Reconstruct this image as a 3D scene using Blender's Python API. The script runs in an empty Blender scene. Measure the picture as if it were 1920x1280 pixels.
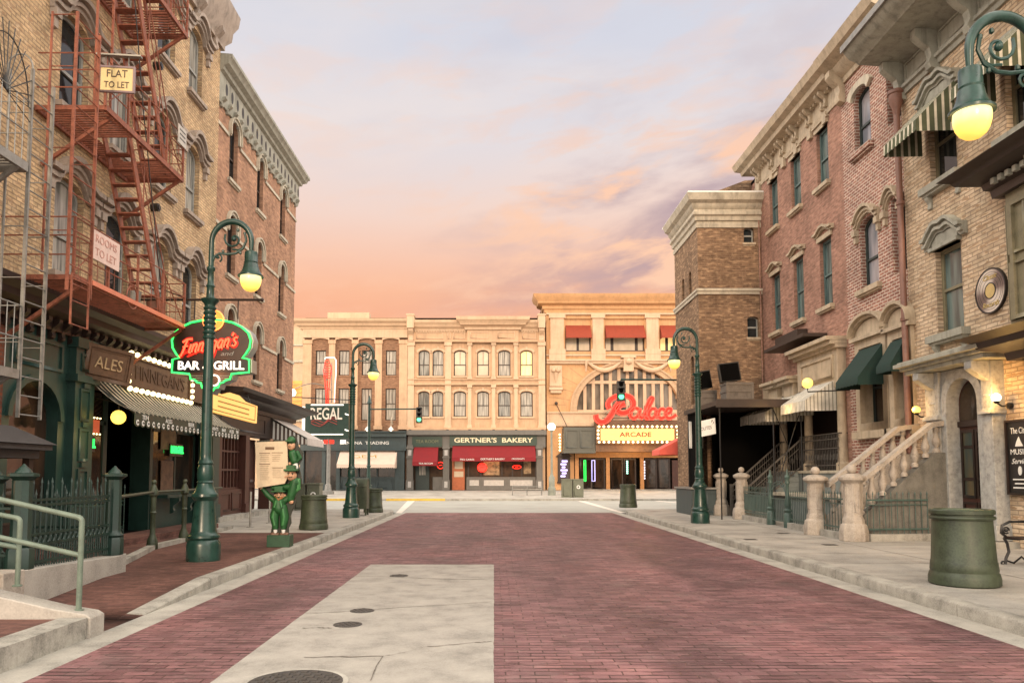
import bpy, bmesh, math, random
from mathutils import Vector, Matrix
random.seed(7)
C = bpy.context.scene.collection
R = math.radians
# ---------------------------------------------------------------- camera
cam_d = bpy.data.cameras.new("camera"); cam = bpy.data.objects.new("camera", cam_d); C.objects.link(cam)
cam.location = (0, 0, 1.6); cam.rotation_euler = (R(94), 0, 0)
cam_d.sensor_width = 36; cam_d.lens = 26.25; cam_d.shift_x = 34/1920; cam_d.shift_y = 150/1920
cam_d.clip_start = .05; cam_d.clip_end = 3000
bpy.context.scene.camera = cam
# ---------------------------------------------------------------- world
SUN_EL, SUN_AZ = 17, 184      # compass style: the sun is low behind the camera, a little to its left
w = bpy.data.worlds.new("World"); bpy.context.scene.world = w; w.use_nodes = True
nt = w.node_tree; nt.nodes.clear()
def N(nt, typ, **k):
    n = nt.nodes.new(typ)
    for a, b in k.items():
        if a.startswith('_'): setattr(n, a[1:], b)
    return n
def setin(nt, n, i, v):
    if hasattr(v, 'links') or isinstance(v, bpy.types.NodeSocket): nt.links.new(v, n.inputs[i])
    else: n.inputs[i].default_value = v
def mth(nt, op, a, b=0.0, c=None, clamp=False):
    n = nt.nodes.new('ShaderNodeMath'); n.operation = op; n.use_clamp = clamp
    setin(nt, n, 0, a); setin(nt, n, 1, b)
    if c is not None: setin(nt, n, 2, c)
    return n.outputs[0]
def mixc(nt, f, a, b, mode='MIX'):
    n = nt.nodes.new('ShaderNodeMix'); n.data_type = 'RGBA'; n.blend_type = mode; n.clamp_factor = True
    setin(nt, n, 0, f)
    for i, v in ((6, a), (7, b)):
        if isinstance(v, bpy.types.NodeSocket): nt.links.new(v, n.inputs[i])
        else: n.inputs[i].default_value = (*v[:3], 1)
    return n.outputs[2]
def ramp(nt, f, stops, interp='LINEAR'):
    n = nt.nodes.new('ShaderNodeValToRGB'); n.color_ramp.interpolation = interp
    e = n.color_ramp.elements
    while len(e) < len(stops): e.new(.5)
    for i, (p, c) in enumerate(stops):
        e[i].position = p; e[i].color = (*c, 1) if len(c) == 3 else c
    nt.links.new(f, n.inputs[0]); return n.outputs[0]
def noise(nt, vec, scale, detail=4, rough=.55, dist=0):
    n = nt.nodes.new('ShaderNodeTexNoise'); n.inputs['Scale'].default_value = scale
    n.inputs['Detail'].default_value = detail; n.inputs['Roughness'].default_value = rough; n.inputs['Distortion'].default_value = dist
    if vec is not None: nt.links.new(vec, n.inputs['Vector'])
    return n.outputs['Fac']
def srgb(r, g, b):
    f = lambda c: (c/255/12.92) if c/255 <= .04045 else ((c/255+.055)/1.055)**2.4
    return (f(r), f(g), f(b))
tc = N(nt, 'ShaderNodeTexCoord'); d = tc.outputs['Generated']
sx = N(nt, 'ShaderNodeSeparateXYZ'); nt.links.new(d, sx.inputs[0])
dx, dy, dz = sx.outputs
hor = mth(nt, 'MAXIMUM', mth(nt, 'SQRT', mth(nt, 'ADD', mth(nt, 'MULTIPLY', dx, dx), mth(nt, 'MULTIPLY', dy, dy))), .05)
el = mth(nt, 'MAXIMUM', dz, 0)
right = mth(nt, 'DIVIDE', dx, hor)         # -1 west ... 1 east
base = ramp(nt, el, [(0, srgb(250, 158, 112)), (.16, srgb(250, 166, 120)), (.24, srgb(250, 187, 150)), (.33, srgb(244, 212, 196)),
                     (.42, srgb(236, 223, 219)), (.52, srgb(222, 219, 225)), (.72, srgb(226, 214, 204)), (1, srgb(236, 220, 200))])
def cloud(sc, off, st, det=6, dist=.4):
    cb = N(nt, 'ShaderNodeCombineXYZ')
    setin(nt, cb, 0, mth(nt, 'ADD', mth(nt, 'MULTIPLY', dx, 1.0), off)); setin(nt, cb, 1, dy)
    setin(nt, cb, 2, mth(nt, 'ADD', mth(nt, 'MULTIPLY', dz, st), mth(nt, 'MULTIPLY', dx, -.35)))
    return noise(nt, cb.outputs[0], sc, det, .55, dist)
big = cloud(2.6, 3.1, 3.2)
mid = cloud(4.6, 14.2, 3.0, 9, .25)
# mauve cloud bank, denser to the right and low
bank = mth(nt, 'MULTIPLY', mth(nt, 'MULTIPLY', mth(nt, 'ADD', right, .12, clamp=True), 3.4, clamp=True),
           ramp(nt, el, [(0.12, (.25,)*3), (.24, (.8,)*3), (.36, (.9,)*3), (.46, (.25,)*3), (.6, (0,)*3)]), clamp=True)
dens = ramp(nt, mth(nt, 'ADD', mid, mth(nt, 'MULTIPLY', bank, .17)), [(.46, (0,)*3), (.76, (1,)*3)], 'EASE')
c1 = mixc(nt, mth(nt, 'MULTIPLY', mth(nt, 'MULTIPLY', dens, .9), mth(nt, 'ADD', bank, .12)), base, srgb(184, 156, 160))
hi = ramp(nt, cloud(8.5, 21.7, 3.0, 10, .35), [(.50, (0,)*3), (.63, (1,)*3)])
c2 = mixc(nt, mth(nt, 'MULTIPLY', hi, mth(nt, 'ADD', bank, .22), clamp=True), c1, srgb(255, 204, 170))
# thin veils of grey blue high up
veil = ramp(nt, big, [(.42, (0,)*3), (.66, (1,)*3)])
c3 = mixc(nt, mth(nt, 'MULTIPLY', mth(nt, 'MULTIPLY', veil, .55), ramp(nt, el, [(.3, (0,)*3), (.5, (1,)*3)])), c2, srgb(206, 211, 226))
# outside the view the sky is made pale and neutral, for fill light
awy = mth(nt, 'ADD', ramp(nt, mth(nt, 'ABSOLUTE', right), [(.50, (0,)*3), (.8, (1,)*3)]), mth(nt, 'MULTIPLY', dy, -3.0, clamp=True), clamp=True)
c3 = mixc(nt, mth(nt, 'MULTIPLY', awy, .85), c3, srgb(232, 226, 214))
# extra sky brightness added outside the view, overhead, sideways and behind, to light walls
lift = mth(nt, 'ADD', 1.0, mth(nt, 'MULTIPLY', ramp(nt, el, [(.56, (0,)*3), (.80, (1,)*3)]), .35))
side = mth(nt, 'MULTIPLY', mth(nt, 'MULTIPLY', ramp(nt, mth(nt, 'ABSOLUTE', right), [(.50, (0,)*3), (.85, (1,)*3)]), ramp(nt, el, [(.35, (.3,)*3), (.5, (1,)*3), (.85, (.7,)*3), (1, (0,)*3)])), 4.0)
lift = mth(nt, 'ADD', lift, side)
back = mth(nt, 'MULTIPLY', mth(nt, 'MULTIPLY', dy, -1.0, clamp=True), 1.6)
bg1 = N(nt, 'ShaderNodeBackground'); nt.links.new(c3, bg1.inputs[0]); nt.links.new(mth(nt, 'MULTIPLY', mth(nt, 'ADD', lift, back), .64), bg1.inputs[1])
sky = N(nt, 'ShaderNodeTexSky'); sky.sky_type = 'NISHITA'; sky.sun_disc = False
sky.sun_elevation = R(SUN_EL); sky.sun_rotation = R(SUN_AZ)
bg2 = N(nt, 'ShaderNodeBackground'); nt.links.new(sky.outputs[0], bg2.inputs[0]); bg2.inputs[1].default_value = .003
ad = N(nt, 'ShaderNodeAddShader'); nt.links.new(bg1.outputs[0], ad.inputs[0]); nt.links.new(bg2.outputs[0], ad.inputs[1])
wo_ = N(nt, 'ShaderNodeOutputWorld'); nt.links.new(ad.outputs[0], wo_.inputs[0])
# ---------------------------------------------------------------- sun
sd = bpy.data.lights.new("sun", 'SUN'); sun = bpy.data.objects.new("sun", sd); C.objects.link(sun)
sd.energy = 1.25; sd.angle = R(10); sd.color = (1, .74, .50)
az = R(SUN_AZ); sv = Vector((math.sin(az)*math.cos(R(SUN_EL)), math.cos(az)*math.cos(R(SUN_EL)), math.sin(R(SUN_EL))))
sun.rotation_euler = (-sv).to_track_quat('-Z', 'Y').to_euler(); sun.location = (0, -20, 40)
vs = bpy.context.scene.view_settings; vs.view_transform = 'Standard'; vs.look = 'None'; vs.exposure = .66; vs.gamma = 1; vs.use_curve_mapping = False

# ---------------------------------------------------------------- picture measuring: a pixel and one known coordinate give a point
_c, _s = math.cos(R(4)), math.sin(R(4))
def pt(px, py, X=None, Y=None, Z=None):
    u = (px-926)/1400; v = (790-py)/1400; dd = (u, _c-v*_s, _s+v*_c)
    t = X/dd[0] if X is not None else Y/dd[1] if Y is not None else (Z-1.6)/dd[2]
    return (t*dd[0], t*dd[1], 1.6+t*dd[2])

# ---------------------------------------------------------------- object helpers
WO = {}
def tag(o, label=None, cat=None, group=None, kind=None):
    if label: o['label'] = label
    if cat: o['category'] = cat
    if group: o['group'] = group
    if kind: o['kind'] = kind
    return o
def thing(name, label, cat, loc=(0, 0, 0), group=None):
    o = bpy.data.objects.new(name, None); C.objects.link(o); o.location = loc; o.empty_display_size = .2
    WO[o.name] = Vector(loc); return tag(o, label, cat, group)
def copy_tree(o, parent=None):
    c = o.copy(); C.objects.link(c)
    if parent: c.parent = parent; c.matrix_parent_inverse = o.matrix_parent_inverse.copy()
    for ch in [x for x in bpy.data.objects if x.parent == o]: copy_tree(ch, c)
    return c
ID = lambda a, b, c: (a, b, c)
class M:
    def __init__(s, fr=ID): s.v = []; s.f = []; s.sm = []; s.mi = []; s.fr = fr; s.k = 0
    def add(s, vs_, fs, smooth=False):
        n = len(s.v)
        for p in vs_: s.v.append(s.fr(*p))
        for f in fs: s.f.append([n+i for i in f]); s.sm.append(smooth); s.mi.append(s.k)
        return s
    def box(s, x0, x1, y0, y1, z0, z1):
        return s.add([(x, y, z) for z in (z0, z1) for y in (y0, y1) for x in (x0, x1)],
              [(0, 1, 3, 2), (4, 6, 7, 5), (0, 4, 5, 1), (2, 3, 7, 6), (0, 2, 6, 4), (1, 5, 7, 3)])
    def quad(s, a, b, c, d): return s.add([a, b, c, d], [(0, 1, 2, 3)])
    def prism(s, poly, z0, z1, smooth=False):      # poly in the first two axes, extruded along the third
        n = len(poly)
        s.add([(x, y, z0) for x, y in poly]+[(x, y, z1) for x, y in poly], [tuple(range(n))[::-1], tuple(range(n, 2*n))])
        return s.add([(x, y, z0) for x, y in poly]+[(x, y, z1) for x, y in poly], [(i, (i+1) % n, n+(i+1) % n, n+i) for i in range(n)], smooth)
    def band(s, A, B, z0, z1):      # strip between two point rows (open), given thickness along the third axis
        n = len(A)
        for i in range(n-1):
            q = [A[i], A[i+1], B[i+1], B[i]]
            s.add([(x, y, z) for z in (z0, z1) for x, y in q], [(0, 1, 2, 3), (7, 6, 5, 4), (0, 1, 5, 4), (2, 3, 7, 6)])
        for i in (0, n-1): s.add([(*A[i], z0), (*A[i], z1), (*B[i], z1), (*B[i], z0)], [(0, 1, 2, 3)])
        return s
    def lathe(s, cx, cy, prof, n=20, z=0):
        k = len(prof); vv = []
        for r, h in prof:
            for i in range(n): a = 2*math.pi*(i+.5)/n; vv.append((cx+r*math.cos(a), cy+r*math.sin(a), z+h))
        s.add(vv, [(j*n+i, j*n+(i+1) % n, (j+1)*n+(i+1) % n, (j+1)*n+i) for j in range(k-1) for i in range(n)], n > 8)
        s.add(vv[:n], [tuple(range(n))]); s.add(vv[-n:], [tuple(range(n))]); return s
    def tube(s, pts, r, n=8, closed=False):
        P = [Vector(p) for p in pts]; m = len(P); vv = []
        rs = r if isinstance(r, (list, tuple)) else [r]*m
        up = None
        for i, p in enumerate(P):
            a = P[i-1] if (i > 0 or closed) else p; b = P[(i+1) % m] if (i < m-1 or closed) else p
            t = (b-a)
            t = t.normalized() if t.length > 1e-9 else Vector((0, 0, 1))
            if up is None: up = Vector((0, 0, 1)) if abs(t.z) < .9 else Vector((1, 0, 0))
            x = t.cross(up)
            if x.length < 1e-4: x = t.cross(Vector((0, 1, .1)))
            x.normalize(); y = x.cross(t).normalized(); up = y
            for j in range(n):
                an = 2*math.pi*j/n; vv.append(tuple(p+x*math.cos(an)*rs[i]+y*math.sin(an)*rs[i]))
        fs = [(i*n+j, i*n+(j+1) % n, ((i+1) % m)*n+(j+1) % n, ((i+1) % m)*n+j) for i in range(m if closed else m-1) for j in range(n)]
        s.add(vv, fs, n > 4)
        if not closed: s.add(vv[:n], [tuple(range(n))]); s.add(vv[-n:], [tuple(range(n))])
        return s
    def bar(s, p, q, a, b, up=(0, 0, 1)):      # rectangular beam
        p, q, up = Vector(p), Vector(q), Vector(up); t = (q-p).normalized(); x = t.cross(up)
        if x.length < 1e-3: x = t.cross(Vector((1, 0, 0)))
        x.normalize(); y = x.cross(t).normalized()
        vv = [tuple(e+x*i*a/2+y*j*b/2) for e in (p, q) for i, j in ((-1, -1), (1, -1), (1, 1), (-1, 1))]
        return s.add(vv, [(0, 1, 2, 3), (7, 6, 5, 4), (0, 1, 5, 4), (1, 2, 6, 5), (2, 3, 7, 6), (3, 0, 4, 7)])
    def sphere(s, c, r, n=12, sz=1):
        m = n//2; vv = []
        for j in range(m+1):
            t = math.pi*j/m
            for i in range(n): a = 2*math.pi*i/n; vv.append((c[0]+r*math.sin(t)*math.cos(a), c[1]+r*math.sin(t)*math.sin(a), c[2]+r*sz*math.cos(t)))
        return s.add(vv, [(j*n+i, j*n+(i+1) % n, (j+1)*n+(i+1) % n, (j+1)*n+i) for j in range(m) for i in range(n)], True)
    def sweep(s, prof, path, side=1):      # profile (out, z) carried along an xy path in world axes with mitred corners
        P = [Vector((x, y)) for x, y in path]; m = len(P); rows = []
        for i, p in enumerate(P):
            d0 = (P[i]-P[i-1]).normalized() if i else None; d1 = (P[i+1]-P[i]).normalized() if i < m-1 else None
            n0 = Vector((d0.y, -d0.x))*side if d0 else None; n1 = Vector((d1.y, -d1.x))*side if d1 else None
            if n0 is None: o = n1
            elif n1 is None: o = n0
            else: o = (n0+n1)/(1+n0.dot(n1))
            rows.append([(p.x+o.x*a, p.y+o.y*a, z) for a, z in prof])
        k = len(prof); vv = [q for r_ in rows for q in r_]
        s.add(vv, [(i*k+j, i*k+(j+1) % k, (i+1)*k+(j+1) % k, (i+1)*k+j) for i in range(m-1) for j in range(k)])
        s.add(rows[0], [tuple(range(k))]); s.add(rows[-1], [tuple(range(k))]); return s
    def cut(s):
        if not hasattr(s, 'marks'): s.marks = []
        s.marks.append((len(s.v), len(s.f))); return s
    def build_each(s, name, mat, parent=None, bevel=0):      # every piece after a cut() becomes an object of its own
        mk = s.marks+[(len(s.v), len(s.f))]
        for (v0, f0), (v1, f1) in zip(mk[:-1], mk[1:]):
            q = M(); q.v = s.v[v0:v1]; q.f = [[i-v0 for i in f] for f in s.f[f0:f1]]; q.sm = s.sm[f0:f1]; q.mi = s.mi[f0:f1]
            if q.v: q.build(name, mat, parent, bevel)
    def build(s, name, mat, parent=None, bevel=0, **t):
        V = [Vector(p) for p in s.v]
        lo = [min(p[i] for p in V) for i in range(3)]; hi_ = [max(p[i] for p in V) for i in range(3)]
        c = Vector(((lo[0]+hi_[0])/2, (lo[1]+hi_[1])/2, lo[2]))
        if parent is not None and not t.get('ctr', True): c = Vector((0, 0, 0))
        t.pop('ctr', None)
        me = bpy.data.meshes.new(name); me.from_pydata([tuple(p-c) for p in V], [], s.f)
        me.polygons.foreach_set('use_smooth', s.sm); me.polygons.foreach_set('material_index', s.mi)
        for m_ in (mat if isinstance(mat, (list, tuple)) else [mat]): me.materials.append(m_)
        bm = bmesh.new(); bm.from_mesh(me); bmesh.ops.remove_doubles(bm, verts=bm.verts, dist=1e-5)
        bmesh.ops.recalc_face_normals(bm, faces=bm.faces); bm.to_mesh(me); bm.free(); me.update()
        try: me.set_sharp_from_angle(angle=R(38))
        except Exception: pass
        o = bpy.data.objects.new(name, me); C.objects.link(o); o.location = c; WO[o.name] = c
        if parent is not None:
            o.parent = parent; o.matrix_parent_inverse = Matrix.Translation(-WO[parent.name])
        if bevel:
            b = o.modifiers.new('bevel', 'BEVEL'); b.width = bevel; b.segments = 2; b.limit_method = 'ANGLE'
        if t: tag(o, **t)
        return o
def text(s, origin, right, up, size, mat, parent, name='lettering', width=None, ext=.01, shear=0, outline=0, spacing=1, align='CENTER', offset=0, **t):
    cu = bpy.data.curves.new('t', 'FONT'); cu.body = s; cu.size = 1; cu.align_x = align; cu.align_y = 'CENTER'; cu.shear = shear
    cu.space_character = spacing; cu.resolution_u = 3; cu.offset = offset
    if outline: cu.fill_mode = 'NONE'; cu.bevel_depth = outline/size; cu.bevel_resolution = 0
    else: cu.extrude = ext/size
    ob = bpy.data.objects.new('t', cu); me = bpy.data.meshes.new_from_object(ob); bpy.data.objects.remove(ob)
    xs = [v.co.x for v in me.vertices]; W = max(xs)-min(xs) if xs else 1
    kx = size if width is None else width/W
    r, u = Vector(right).normalized(), Vector(up).normalized(); n = r.cross(u)
    for v in me.vertices:
        v.co = r*v.co.x*kx+u*v.co.y*size+n*v.co.z*size
    me.name = name; me.materials.clear(); me.materials.append(mat)
    o = bpy.data.objects.new(name, me); C.objects.link(o); o.location = origin; WO[o.name] = Vector(origin)
    if parent is not None: o.parent = parent; o.matrix_parent_inverse = Matrix.Translation(-WO[parent.name])
    if t: tag(o, **t)
    return o
FXL = ((0, 1, 0), (0, 0, 1))      # text on a wall that faces +X
FXR = ((0, -1, 0), (0, 0, 1))     # on a wall that faces -X
FYF = ((1, 0, 0), (0, 0, 1))      # facing the camera

# ---------------------------------------------------------------- materials
def newmat(name):
    m = bpy.data.materials.new(name); m.use_nodes = True; t = m.node_tree
    return m, t, t.nodes['Principled BSDF']
def geo(t): return t.nodes.new('ShaderNodeNewGeometry')
def fuv(t):
    g = geo(t); a = t.nodes.new('ShaderNodeVectorMath'); a.operation = 'ABSOLUTE'; t.links.new(g.outputs['True Normal'], a.inputs[0])
    sn = t.nodes.new('ShaderNodeSeparateXYZ'); t.links.new(a.outputs[0], sn.inputs[0])
    sp = t.nodes.new('ShaderNodeSeparateXYZ'); t.links.new(g.outputs['Position'], sp.inputs[0])
    gx = mth(t, 'GREATER_THAN', sn.outputs[0], .7); gz = mth(t, 'GREATER_THAN', sn.outputs[2], .7)
    u = mth(t, 'ADD', sp.outputs[0], mth(t, 'MULTIPLY', gx, mth(t, 'SUBTRACT', sp.outputs[1], sp.outputs[0])))
    v = mth(t, 'ADD', sp.outputs[2], mth(t, 'MULTIPLY', gz, mth(t, 'SUBTRACT', sp.outputs[1], sp.outputs[2])))
    cb = t.nodes.new('ShaderNodeCombineXYZ'); t.links.new(u, cb.inputs[0]); t.links.new(v, cb.inputs[1])
    return cb.outputs[0], g.outputs['Position']
def bump(t, b, h, strength, dist=.01):
    n = t.nodes.new('ShaderNodeBump'); n.inputs['Strength'].default_value = strength; n.inputs['Distance'].default_value = dist
    t.links.new(h, n.inputs['Height']); t.links.new(n.outputs[0], b.inputs['Normal'])
def plain(name, col, rough=.6, var=.18, sc=3.0, metal=0, spec=.5, bmp=0, dirt=None, fine=40):
    m, t, b = newmat(name); g = geo(t); pos = g.outputs['Position']
    n1 = noise(t, pos, sc, 6, .65); n2 = noise(t, pos, fine, 3, .6)
    f = mth(t, 'ADD', mth(t, 'MULTIPLY', n1, .7), mth(t, 'MULTIPLY', n2, .3))
    col2 = ramp(t, f, [(.32, tuple(c*(1-var*1.6) for c in col)), (.5, col), (.68, tuple(min(1, c*(1+var)) for c in col))])
    if dirt:      # vertical weather streaks
        mp = t.nodes.new('ShaderNodeMapping'); mp.inputs['Scale'].default_value = (6, 6, .7); t.links.new(pos, mp.inputs[0])
        st = noise(t, mp.outputs[0], 1.0, 5, .6)
        col2 = mixc(t, mth(t, 'MULTIPLY', ramp(t, st, [(.5, (0,)*3), (.72, (1,)*3)]), dirt), col2, tuple(c*.45 for c in col))
    t.links.new(col2, b.inputs['Base Color']); b.inputs['Metallic'].default_value = metal
    t.links.new(mth(t, 'ADD', rough-.12, mth(t, 'MULTIPLY', n1, .24), clamp=True), b.inputs['Roughness'])
    b.inputs['Specular IOR Level'].default_value = spec
    if bmp: bump(t, b, f, bmp, .02)
    return m
def brick(name, c1, c2, mortar, bw=.22, rh=.075, ms=.009, bmp=.5, soil=.35, light=None, rough=.88, third=None, smooth=.25):
    m, t, b = newmat(name); uv, pos = fuv(t)
    # slight wobble so that the courses are not ruler straight
    nv = t.nodes.new('ShaderNodeTexNoise'); nv.inputs['Scale'].default_value = 2.2; t.links.new(uv, nv.inputs['Vector'])
    sub = t.nodes.new('ShaderNodeVectorMath'); sub.operation = 'MULTIPLY_ADD'; t.links.new(nv.outputs['Color'], sub.inputs[0]); sub.inputs[1].default_value = (.012, .012, 0); t.links.new(uv, sub.inputs[2])
    bt = t.nodes.new('ShaderNodeTexBrick'); t.links.new(sub.outputs[0], bt.inputs['Vector'])
    bt.inputs['Scale'].default_value = 1; bt.inputs['Brick Width'].default_value = bw; bt.inputs['Row Height'].default_value = rh
    bt.inputs['Mortar Size'].default_value = ms; bt.inputs['Mortar Smooth'].default_value = smooth
    bt.inputs['Color1'].default_value = (*c1, 1); bt.inputs['Color2'].default_value = (*c2, 1); bt.inputs['Mortar'].default_value = (*mortar, 1)
    col = bt.outputs['Color']
    mp = t.nodes.new('ShaderNodeMapping'); mp.inputs['Scale'].default_value = (1/bw*.9, 1/rh*.9, 1); t.links.new(uv, mp.inputs[0])
    n3 = noise(t, mp.outputs[0], 1.0, 2, .5)
    notm = mth(t, 'SUBTRACT', 1.0, bt.outputs['Fac'])
    if third: col = mixc(t, mth(t, 'MULTIPLY', ramp(t, n3, [(.56, (0,)*3), (.62, (1,)*3)]), notm), col, third)
    col = mixc(t, 1.0, col, ramp(t, n3, [(.3, (.72,)*3), (.7, (1.22,)*3)]), 'MULTIPLY')
    n1 = noise(t, pos, .9, 6, .65)
    col = mixc(t, 1.0, col, ramp(t, n1, [(.35, (1-soil,)*3), (.6, (1.1,)*3)]), 'MULTIPLY')
    if light: col = mixc(t, mth(t, 'MULTIPLY', ramp(t, noise(t, pos, 7, 5, .7), [(.55, (0,)*3), (.72, (1,)*3)]), .5), col, light)
    t.links.new(col, b.inputs['Base Color']); b.inputs['Roughness'].default_value = rough; b.inputs['Specular IOR Level'].default_value = .25
    h = mth(t, 'ADD', notm, mth(t, 'MULTIPLY', noise(t, pos, 60, 3, .6), .5))
    bump(t, b, h, bmp, .012); return m
def emis(name, col, st, base=None):
    m, t, b = newmat(name); b.inputs['Base Color'].default_value = (*(base or col), 1); b.inputs['Roughness'].default_value = .3
    b.inputs['Emission Color'].default_value = (*col, 1); b.inputs['Emission Strength'].default_value = st; return m
def pane(name, col, rough=.08, curtain=None, freq=9, em=0, emc=None):
    m, t, b = newmat(name); uv, pos = fuv(t)
    if curtain:
        mp = t.nodes.new('ShaderNodeMapping'); mp.inputs['Scale'].default_value = (freq, .6, 1); t.links.new(uv, mp.inputs[0])
        st = ramp(t, noise(t, mp.outputs[0], 1.0, 2, .5), [(.38, (0,)*3), (.6, (1,)*3)])
        c = mixc(t, st, col, curtain)
    else: c = ramp(t, noise(t, pos, 1.3, 3), [(.3, tuple(x*.5 for x in col)), (.7, tuple(x*1.3 for x in col))])
    t.links.new(c, b.inputs['Base Color']); b.inputs['Roughness'].default_value = rough; b.inputs['Specular IOR Level'].default_value = .55
    if em:
        if emc is None: t.links.new(c, b.inputs['Emission Color'])
        else: b.inputs['Emission Color'].default_value = (*emc, 1)
        b.inputs['Emission Strength'].default_value = em
    bump(t, b, noise(t, pos, 1.6, 2), .06, .05)
    return m
def striped(name, a, b_, per, axis='y', w=.5, rough=.8):
    m, t, b = newmat(name); g = geo(t); sp = t.nodes.new('ShaderNodeSeparateXYZ'); t.links.new(g.outputs['Position'], sp.inputs[0])
    x = sp.outputs['xyz'.index(axis)]; f = mth(t, 'FRACT', mth(t, 'DIVIDE', x, per)); s = mth(t, 'GREATER_THAN', f, w)
    c = mixc(t, s, a, b_); c = mixc(t, 1.0, c, ramp(t, noise(t, g.outputs['Position'], 4, 5), [(.3, (.75,)*3), (.65, (1.1,)*3)]), 'MULTIPLY')
    t.links.new(c, b.inputs['Base Color']); b.inputs['Roughness'].default_value = rough; b.inputs['Specular IOR Level'].default_value = .2
    return m

tanL = brick('tan_brick_left', (.70, .495, .29), (.53, .36, .205), (.36, .25, .16), .24, .08, .012, .9, .30, (.78, .61, .43), third=(.36, .225, .13))
redL = brick('red_brown_brick', (.48, .265, .165), (.35, .19, .125), (.36, .24, .17), .22, .075, .006, .4, .3, (.40, .24, .16))
tanR = brick('tan_roman_brick', (.72, .555, .39), (.56, .41, .27), (.34, .25, .175), .34, .09, .012, 1.0, .28, (.76, .63, .46), third=(.36, .235, .14))
pinkR = brick('pink_brick_white_joints', (.35, .165, .12), (.25, .11, .085), (.56, .46, .38), .23, .085, .0135, .35, .22, None, smooth=.1)
brownR = brick('brown_brick', (.38, .20, .145), (.28, .145, .105), (.33, .22, .17), .22, .075, .007, .45, .25, (.44, .27, .20))
towerB = brick('tower_brick', (.27, .165, .10), (.175, .105, .065), (.28, .19, .125), .24, .085, .009, .5, .25, (.44, .31, .20), third=(.34, .22, .13))
farB = brick('far_brown_brick', (.32, .18, .11), (.25, .135, .085), (.30, .18, .11), .22, .08, .006, .2, .2)
darkB = brick('dark_red_brick', (.20, .06, .03), (.14, .045, .028), (.12, .08, .06), .22, .075, .008, .4, .3)
stoneT = plain('peach_terracotta', (.56, .36, .22), .7, .14, 1.5, dirt=.35)
stoneT2 = plain('cream_stucco', (.61, .425, .28), .7, .12, 1.2, dirt=.3)
stoneP = plain('palace_stone', (.60, .335, .16), .7, .14, 1.5, dirt=.35)
cream = plain('cream_stone_trim', (.52, .46, .36), .7, .2, 3, dirt=.7, bmp=.2)
creamW = plain('warm_cream_trim', (.47, .375, .265), .65, .2, 3, dirt=.6)
hoodm = plain('mauve_grey_moulding', (.36, .29, .24), .65, .2, 4, dirt=.7)
greyT = plain('grey_green_cornice', (.33, .32, .265), .65, .2, 3, dirt=.7)
greyS = plain('grey_granite', (.38, .37, .345), .75, .3, 9, bmp=.3, dirt=.3, fine=90)
pinkS = plain('pinkish_pier_stone', (.40, .345, .29), .8, .24, 5, bmp=.3, dirt=.4)
bluestone = plain('blue_grey_stone', (.20, .22, .21), .8, .2, 3, bmp=.2, dirt=.4)
lampG = plain('lamp_green_paint', (.013, .046, .036), .3, .35, 6, dirt=.4, spec=.5)
greenP = plain('dark_green_painted_iron', (.010, .032, .024), .42, .3, 5, dirt=.3)
greenF = plain('green_facade_paint', (.014, .042, .034), .45, .25, 2.5, dirt=.4)
oliveP = plain('olive_painted_metal', (.046, .060, .034), .5, .35, 5, dirt=.8)
railG = plain('pale_green_rail_paint', (.14, .18, .14), .4, .2, 6, dirt=.3)
verdi = plain('verdigris_iron', (.06, .10, .085), .45, .25, 6)
rust = plain('rust_red_iron', (.27, .085, .048), .65, .4, 9, dirt=.6)
greyI = plain('galvanised_iron', (.26, .25, .23), .45, .25, 6, metal=.4)
iron = plain('black_iron', (.012, .011, .011), .4, .3, 6)
copper = plain('brown_downpipe_paint', (.22, .105, .075), .5, .2, 6, dirt=.4)
woodD = plain('dark_brown_wood', (.026, .013, .009), .5, .3, 4, dirt=.3)
woodR = plain('red_brown_wood', (.065, .022, .015), .5, .25, 4)
woodM = plain('carved_brown_wood', (.12, .065, .035), .55, .3, 8)
orangeW = plain('orange_wood', (.42, .11, .035), .5, .2, 4)
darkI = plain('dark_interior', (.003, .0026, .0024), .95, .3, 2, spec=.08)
warmI = plain('dim_shop_interior', (.06, .035, .02), .8, .5, 2.5)
gold = plain('gold_leaf', (.55, .40, .16), .4, .15, 8)
white = plain('white_paint', (.78, .77, .73), .55, .07, 3)
redA = plain('red_awning_cloth', (.20, .009, .013), .85, .10, 3)
redO = plain('orange_red_awning_cloth', (.28, .045, .02), .85, .12, 3)
coral = plain('coral_awning_cloth', (.78, .13, .09), .8, .1, 3)
peachA = plain('cream_awning_cloth', (.72, .55, .44), .85, .07, 3)
greenA = plain('green_awning_cloth', (.007, .028, .022), .85, .2, 5)
greyB = plain('slate_shopfront_paint', (.04, .06, .063), .5, .2, 3, dirt=.3)
taupe = plain('taupe_shopfront_paint', (.13, .12, .108), .55, .12, 3, dirt=.3)
greenS = plain('dark_green_signboard', (.016, .04, .028), .45, .2, 3)
teal = plain('teal_window_paint', (.085, .135, .13), .5, .2, 5)
tealD = plain('dark_teal_window_paint', (.022, .036, .034), .5, .2, 5)
oliveW = plain('olive_window_paint', (.19, .165, .10), .5, .2, 5)
brownW = plain('brown_window_paint', (.035, .02, .014), .5, .2, 5)
greyW = plain('grey_window_paint', (.30, .30, .28), .5, .2, 5)
strL = striped('striped_canvas_thin', (.012, .022, .018), (.62, .56, .45), .21, 'y', .62)
strR = striped('striped_canvas_olive', (.10, .11, .065), (.66, .60, .48), .17, 'y', .66)
strW = striped('striped_canvas_pale', (.30, .28, .23), (.66, .62, .54), .11, 'y', .3)
strRx = striped('striped_canvas_olive_side', (.10, .11, .065), (.66, .60, .48), .17, 'x', .66)
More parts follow.
